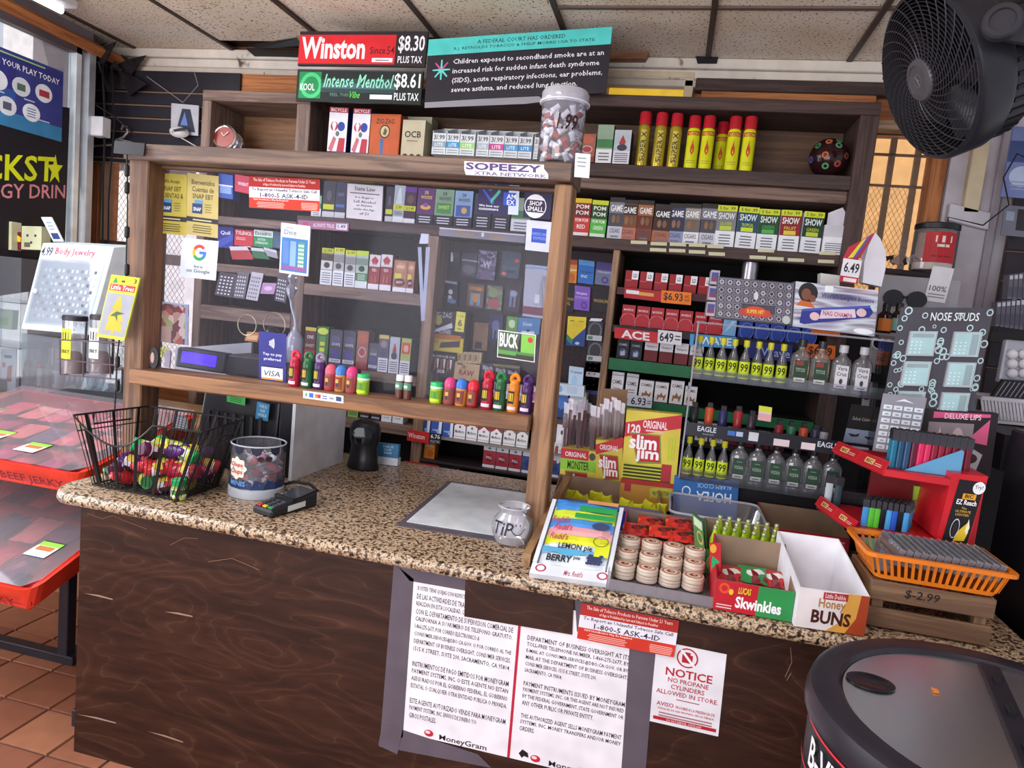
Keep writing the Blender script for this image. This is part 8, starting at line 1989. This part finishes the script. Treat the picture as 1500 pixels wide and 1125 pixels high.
grip=B().lathe([(.040,.0),(.040,.003),(.034,.004),(.030,.0025),(0,.0015)],hole_c,C('#19171c',.25),24,caps=False,sx=1.0,sy=.8)
inner=B().lathe([(.25,.925),(.245,.62),(0,.62)],(kx,ky,0),C('#55535e',.35),40,caps=False)
thing('barrel_cooler','round black barrel cooler with hinged clear lid at the lower right','cooler',[('barrel',body,{'smooth':1}),('top_rim',rimc,{'smooth':1}),('printed_band',band),('lid_pane',pane1),('lid_pane',pane2),('hinge_bar',hb,{'bevel':.002},hg),('finger_grip',grip,{'smooth':1}),('inner_liner',inner,{'smooth':1})])
one('wrapper_scrap','tiny orange scrap lying on the clear cooler lid','scrap',B().prism([P(1364,1008,Z=.942),P(1374,1011,Z=.942),P(1376,1016,Z=.942),P(1368,1015,Z=.942)],(0,0,.002),'#d8803c'))
# ------------------------------------------------------------------ jerky racks at the left
RDJ=C('#d83c28',.35)
def jerky(lab,x0,x1,y0,y1,zf,zb,h,s_text,stick):
 lidc=clear('#f2b8c4',.16,.12)
 slope=(zb-zf)/(y1-y0)
 pz=lambda y:zf+slope*(y-y0)
 R0=.05
 # body outline with rounded front right corner
 out=[(x0,y0),(x1-R0,y0)]+[(x1-R0+R0*math.sin(a),y0+R0-R0*math.cos(a))for a in(.4,.8,1.2)]+[(x1,y0+R0),(x1,y1),(x0,y1)]
 b=B();n2=len(out)
 bot=[V((x,y+.03,zf-h))if y<y0+.01 else V((x-(.02 if x>x1-.03 else 0),y,pz(y)-h))for x,y in out]
 topp=[V((x,y,pz(y)))for x,y in out]
 b.raw(bot+topp,[(i,(i+1)%n2,n2+(i+1)%n2,n2+i)for i in range(n2)]+[tuple(reversed(range(n2)))],RDJ)
 i_=.022
 inn_=[V((min(max(x,x0+i_),x1-i_),min(max(y,y0+i_),y1-i_),pz(y)))for x,y in out]
 b.raw(topp+inn_,[(i,(i+1)%n2,n2+(i+1)%n2,n2+i)for i in range(n2)],RDJ)
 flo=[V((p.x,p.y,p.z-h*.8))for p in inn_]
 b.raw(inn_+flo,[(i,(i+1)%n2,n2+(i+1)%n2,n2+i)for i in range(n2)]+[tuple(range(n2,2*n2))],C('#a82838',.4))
 lid=B().raw([V((x0+.012,y0+.012,pz(y0)+.006)),V((x1-.05,y0+.012,pz(y0)+.006)),V((x1-.012,y0+.05,pz(y0+.05)+.006)),V((x1-.012,y1,pz(y1)+.02)),V((x0,y1,pz(y1)+.02))],[(0,1,2,3,4)],lidc)
 lt=B()
 O=V((x0+(x1-x0)*.50,y0+.012-.002,zf-h*.92));U=V(((x1-x0)*.44,0,0));W=V((0,-.022,h*.72))
 lt.art(O,U,W,[('t',s_text,.0,.12,1.0,.82,'#7a1a1c',.03)],.004,V((0,-1,0)))
 st_=B()
 for(u,v)in stick:
  X=x0+(x1-x0)*u;Yv=y0+(y1-y0)*v
  O2=V((X,Yv,pz(Yv)+.010));U2=V((.085,0,0));W2=V((.012,.075,.075*slope))
  st_.art(O2,U2,W2,[('r',0,0,1,.68,'#dfe8ea'),('r',0,.68,1,.95,'#8ad048'),('r',0,.95,1,1,'#2a2a2a'),('r',.12,.38,.88,.66,'#b8703a'),('b',2,.1,.08,.9,.3,'#9ab0c8')],.001)
 return thing('jerky_bin',lab,'display bin',[('bin',b,{'smooth':0}),('clear_lid',lid,{'label':'pink tinted clear lid'}),('lettering',lt),('price_sticker',st_)])
zf1=P(80,690,Y=1.88).z;
t1=dict(x0=-2.72,x1=-1.845,y0=1.88,y1=2.46,zf=zf1,zb=P(150,588,Y=2.46).z,h=.075)
jerky('upper red slanted jerky bin with pink clear lid left of the counter',**t1,s_text='100% BEEF JERKY',stick=[(.60,.12),(.36,.2),(.10,.5)])
zf2=P(30,865,Y=1.70).z
t2=dict(x0=-2.70,x1=-1.835,y0=1.70,y1=2.28,zf=zf2,zb=zf2+.19,h=.075)
jerky('lower red slanted jerky bin near the floor left of the counter',**t2,s_text='100% BEEF JERKY',stick=[(.80,.22)])
rr=random.Random(31)
for T_,lb,cols in((t1,'upper',['#e8b0bc','#d87a8c','#c85a70','#b04a8a','#d8a0a8','#e8c8b0','#6a8aa8']),(t2,'lower',['#5a2c6a','#7a2c4c','#2c3c6a','#a83c54','#4a2c54','#c8b0a0'])):
 sl=(T_['zb']-T_['zf'])/(T_['y1']-T_['y0'])
 for i in range(7):
  for j in range(3):
   X=T_['x0']+.06+i*.115+rr.uniform(-.01,.01);Yv=T_['y0']+.05+j*.17+rr.uniform(-.01,.01)
   if X+.11>T_['x1']-.02:continue
   zz=T_['zf']+sl*(Yv-T_['y0'])-.028
   a=rr.uniform(-.3,.3)
   U=V((.10*math.cos(a),.10*math.sin(a)*.5,.0));W=V((-.02*math.sin(a),.13,.13*sl))
   c=rr.choice(cols)
   b=B();g=[V((X,Yv,zz))+U*(p/4)+W*(q_/3)+V((0,0,.014*math.sin(pi*p/4)**.6*math.sin(pi*q_/3)**.6+rr.uniform(-.003,.003)))for p in range(5)for q_ in range(4)]
   b.raw(g,[(p*4+q_,p*4+4+q_,p*4+5+q_,p*4+1+q_)for p in range(4)for q_ in range(3)],C(c,.2))
   one('jerky_packet','clear wrapped jerky packet, '+ORD[i]+' column, '+['front','middle','back'][j]+' of the '+lb+' bin','packet',b,'jerky packets in the '+lb+' bin')
lgx=C('#2a2830',.35)
p1=P(97,962,Z=0.02)
lx,ly=p1.x,p1.y
one('jerky_stand','black square tube stand carrying the red jerky bins','stand',B().box(lx-.022,ly-.022,0.03,lx+.022,ly+.022,1.05,lgx).box(lx-.02,ly-.85,0,lx+.02,ly+.3,.035,lgx).box(lx-.60,ly-.02,.0,lx+.02,ly+.02,.035,lgx).box(lx-.03,ly-.02,.30,lx+.05,ly+.02,.33,lgx).box(-1.79,1.80,0,-1.74,1.84,.05,lgx),bevel=.003)if 0 else thing('jerky_stand','black square tube stand carrying the red jerky bins','stand',[('upright',B().box(lx-.022,ly-.022,.035,lx+.022,ly+.022,zf2+.19/.58*(ly-1.70)-.09,lgx),{'bevel':.003}),('back_post',B().box(-2.0,2.47,.035,-1.96,2.51,.95,lgx),{'bevel':.003}),('foot_bar',B().box(-2.0,ly+.45,0,-1.96,2.55,.035,lgx)),('foot_bar',B().box(lx-.9,ly-.022,0,lx+.05,ly+.022,.035,lgx),{'bevel':.003}),('foot_bar',B().box(lx-.022,ly+.022,0,lx+.022,ly+.45,.035,lgx),{'bevel':.003}),('cross_bar',B().box(-2.6,2.48,.80,-2.0,2.50,.84,lgx))])
one('foot_block','small black foot sticking out at the counter left corner','foot',B().box(-1.80,1.83,0,-1.70,1.88,.06,lgx),bevel=.003)
# displays behind the racks
LZ=P(40,583,Y=2.62).z
one('side_counter','pale wooden side counter under the left display boxes','counter',B().box(-3.05,2.60,.0,-1.82,3.0,LZ-.02,C('#8d6a4c',.5)).box(-3.08,2.56,LZ-.02,-1.82,3.02,LZ,wood('#b58a58','#8d6741','X')),bevel=.003)
AY=2.66
acl=clear('#eef4f8',.10,.12)
def acase(lab,bl,br,tl,D_,n_sh):
 a,b_,c_=P(*bl,Y=AY),P(*br,Y=AY),P(*tl,Y=AY)
 a.z=max(a.z,LZ+.001)
 x0,x1,z0,z1=a.x,b_.x,a.z,c_.z
 ps=[('front',B().box(x0,AY,z0,x1,AY+.004,z1,acl)),('top',B().box(x0,AY+.004,z1-.004,x1,AY+D_,z1,acl)),('side',B().box(x0,AY+.004,z0,x0+.004,AY+D_,z1-.004,acl)),('side',B().box(x1-.004,AY+.004,z0,x1,AY+D_,z1-.004,acl)),('bottom',B().box(x0,AY+.004,z0,x1,AY+D_,z0+.004,acl))]
 for i in range(n_sh):
  z=z0+(z1-z0)*(i+1)/(n_sh+1)
  ps.append(('inner_shelf',B().box(x0+.004,AY+.004,z,x1-.004,AY+D_,z+.004,acl)))
 thing('acrylic_case',lab,'display case',ps)
 return x0,x1,z0,z1
ax0_,ax1_,az0_,az1_=acase('tall clear acrylic display case at the left picture edge',(-70,585),(27,585),(-70,368),.25,2)
cx0_,cx1_,cz0_,cz1_=acase('low clear acrylic display box under the body jewellery case',(30,583),(176,588),(30,488),.22,0)
card('pen_pack','white card with a red pen device inside the tall clear case','card',(0,578),(22,580),(2,510),[('g',[(.4,.3),(.45,.62),(.75,.66),(.72,.3)],'#c83c38'),('r',.2,.8,.7,.86,'#4a4a54'),('e',.2,.65,.12,.06,'#c84a44')],'#e4e8ec',.004,Y=AY+.06)
card('green_pack','pale green bundle on the middle level of the tall clear case','pack',(-10,480),(17,483),(-8,452),[('r',.2,.2,.8,.6,'#a8d070')],'#c8e0b4',.03,Y=AY+.06)
card('pale_card','pale printed card on the top level of the tall clear case','card',(-10,418),(12,420),(-10,388),[('b',4,.1,.1,.9,.9,'#b8d0d4')],'#dfeeee',.004,Y=AY+.06)
for i,(px,c)in enumerate(((40,'#c8c0bc'),(56,'#b8b0ac'),(70,'#5a5a60'),(83,'#9a9aa0'))):
 cc_=P(px,575,Y=AY+.1);cc_.z=cz0_+.006
 thing('canister',['first','second','third','fourth'][i]+' slim canister from the left in the low clear box','canister',[('body',lz([(.02,0),(.02,.11),(.018,.115)],cc_,C(c,.3),12),{'smooth':1}),('top',lz([(.018,.115),(.016,.135),(.006,.15)],cc_,C('#a83c44' if i<2 else '#3a3a40',.3),12),{'smooth':1}),('label',wrapart(B(),cc_.x,cc_.y,cc_.z,.02,[(-1.2,1.2,.015,.03,'#4a3a38'),(-1.2,.2,.05,.1,'#6a5a54')]))])
q=B();rr=random.Random(17)
card('foil_packs','crumpled silver foil packs at the right of the low clear box','packs',(95,572),(172,578),(97,545),[('g',[(.1*i,rr.random()*.4),(.1*i+.08,.95),(.1*i+.12,.3)],rr.choice(['#dfe6ea','#5a6a78','#3a4450','#8ab0c0']))for i in range(10)],'#7a848c',.04,Y=AY+.05)
card('blue_packs','dark printed packs at the back of the low clear box','packs',(60,545),(160,551),(62,500),[('r',.1*i,.1,.1*i+.07,.8,rr.choice(['#8a6a5c','#5a4a4c','#a89a9c']))for i in range(10)],'#6a5c60',.02,Y=AY+.16)
# body jewellery case
JY2=2.60
a,b_,c_=P(30,482,Y=JY2),P(131,491,Y=JY2),P(62,356,Y=JY2)
q=B().slab(a,b_-a,c_-a,(.05,.10,.02),C('#d2dce2',.4))
f=B();U,W=b_-a,c_-a
f.art(a,U,W,[('r',.07,.1,.93,.8,'#9fa9b4'),('t','Body Jewelry',.22,.86,.78,.96,'#c8506c',.02),('t','4.99',.02,.86,.18,.96,'#4a4a58',(0,.2)),('b',1,.4,.81,.75,.845,'#d8a0b0'),('t','Caution',.6,.03,.78,.07,'#4a4a58')]+[('r',.14+.065*i,.16+.075*j,.17+.065*i,.195+.075*j,'#d8dfe6' if(i+j)%3 else '#5a6470')for i in range(12)for j in range(8)],.001)
sh=B().slab(a+U*.05+W*.08+V((0,-.006,0)),U*.9,W*.74,(0,.003,0),clear('#eef6fa',.22,.15))
kb=B().lathe([(.012,0),(.012,.006),(.006,.01)],a+U*.1+W*.45+V((0,-.006,0)),'#c8d0d8',12,axis=(0,-1,0))
thing('jewellery_case','tilted white body jewellery display case with pink lettering','display case',[('case',q,{'bevel':.003}),('printed_front',f),('clear_door',sh,{},[('lock_knob',kb)])])
# jars
for i,(px,w_,lc)in enumerate(((110,.034,'#c8cc2c'),(148,.034,'#d0d4d8'))):
 cc_=P(px-2 if i==0 else px,548,Y=2.52)
 thing('snack_canister',['clear canister with a yellow label and black lid beside the wire basket','clear canister with a pale label behind the tree shaped freshener'][i],'canister',[('canister',lz([(w_*1.35,0),(w_*1.4,.005),(w_*1.4,.235)],cc_,clear('#f0f2f4',.16,.12),20,caps=False),{'smooth':1}),('lid',lz([(w_*1.44,.235),(w_*1.46,.25),(w_*1.38,.256)],cc_,C('#2a262c',.4),20),{'smooth':1}),('label',wraptext(wrapart(B(),cc_.x,cc_.y,cc_.z,w_*1.4,[(-.7,.5,.07,.20,lc),(-.4,.3,.15,.185,'#4a4450')]),cc_.x,cc_.y,cc_.z,w_*1.4,'JERKY',-.5,.4,.09,.11,'#3a3420')),('contents',lz([(w_*1.2,.006),(w_*1.25,.07),(w_*.6,.10),(0,.1)],cc_,C('#6a4a44',.5),12),{'smooth':1})])
q=B();Yb=2.44
for pts in([(86,498),(178,502)],[(84,526),(178,536)],[(88,549),(176,556)],[(88,498),(88,548)],[(122,500),(122,552)],[(160,502),(162,556)]):
 q.tube([P(*p,Y=Yb)for p in pts],.003,C('#5a4a50',.4),5)
q.tube([P(86,498,Y=Yb),P(86,498,Y=Yb)+V((0,.18,0))],.003,C('#5a4a50',.4),5).tube([P(88,549,Y=Yb),P(88,549,Y=Yb)+V((0,.18,0))],.003,C('#5a4a50',.4),5)
one('wire_rack','thin brown wire rack in front of the snack canisters','wire rack',q)
one('black_tray_edge','dark tray edge behind the upper jerky bin','tray',B().slab(P(70,582,Y=2.50),P(180,592,Y=2.50)-P(70,582,Y=2.50),V((0,0,.022)),(0,.1,.01),C('#2c2a30',.4)),bevel=.002)
# devices on top of tall case
card('cream_device','cream coloured boxy device with a grey window on the clear case','device',(-20,366),(17,366),(-20,325),[('r',.5,.3,.85,.75,'#6a6878')],'#c9c9a4',.05,Y=AY+.05)
card('cream_device','square cream socket box beside the tilted label card','device',(31,365),(60,366),(32,331),[('e',.3,.6,.06,.06,'#4a4a40'),('e',.7,.6,.06,.06,'#4a4a40'),('e',.5,.3,.06,.06,'#4a4a40'),('r',.15,.1,.45,.3,'#6a6454')],'#c9ccaa',.05,Y=AY+.05)
card('maroon_box','small yellow and maroon triangular box between the cream devices','box',(18,366),(30,366),(19,340),[('g',[(0,.45),(1,.45),(1,.7),(0,1)],'#dcc82c')],'#6a1c28',.04,Y=AY+.08)
card('label_card','tilted white label card with blue print leaning on the window','card',(78,354),(93,354),(60,318),[('r',.15,.1,.85,.35,'#34447c'),('b',3,.2,.45,.8,.85,'#8aa0c8')],'#d8e2e8',.006,Y=AY+.04)
# mask and hanger on the slat board
SWY=WY-.08
card('hanging_pack','clear hanging packet with dark and blue contents on the slat board','packet',(250,195),(290,199),(251,151),[('g',[(.2,.1),(.4,.85),(.7,.85),(.9,.1)],'#3a3c50'),('g',[(.35,.3),(.5,.75),(.62,.3)],'#6a86c4')],'#bcbcc4',.006,Y=SWY)
q=B().lathe([(0,.03),(.02,.028),(.036,.015),(.04,0),(.036,0)],P(263,194,Y=SWY-.03),C('#d4d0d0',.7),16,axis=(.2,-1,.25),sx=1.35,sy=.75,caps=False)
thing('dust_mask','white cup dust mask hanging by its cord on the slat board','mask',[('cup',q,{'smooth':1}),('vent',B().slab(P(252,194,Y=SWY-.062),P(271,190,Y=SWY-.062)-P(252,194,Y=SWY-.062),V((0,0,.014)),(0,.004,0),'#3a3438')),('cord',B().tube([P(285,107,Y=SWY-.01),P(290,125,Y=SWY-.02),P(268,150,Y=SWY-.02),P(215,112,Y=SWY-.02)],.002,'#9a9494',5).tube([P(262,200,Y=SWY-.03),P(290,216,Y=SWY-.03)],.003,'#c8c0b8',5))])
hc=C('#8d878c',.35,.3)
one('coat_hanger','grey plastic coat hanger hooked on the slat board left end','hanger',B().tube([P(178,190,Y=SWY-.02),P(180,184,Y=SWY-.02),P(186,186,Y=SWY-.02),P(187,194,Y=SWY-.02),P(181,201,Y=SWY-.02),P(172,204,Y=SWY-.02),P(166,212,Y=SWY-.02),P(133,214,Y=SWY-.02)],.006,hc,7).tube([P(172,204,Y=SWY-.02),P(186,207,Y=SWY-.02),P(215,215,Y=SWY-.02)],.006,hc,7),smooth=1)
for i,(x,y0)in enumerate(((184,105),(283,106),(387,106))):
 one('hanging_wire','short thin wire hanging from the white moulding, '+ORD[i]+' from the left','wire',B().tube([P(x,y0,Y=WY-.04),P(x,y0+22,Y=WY-.04)],.002,BLK,5))
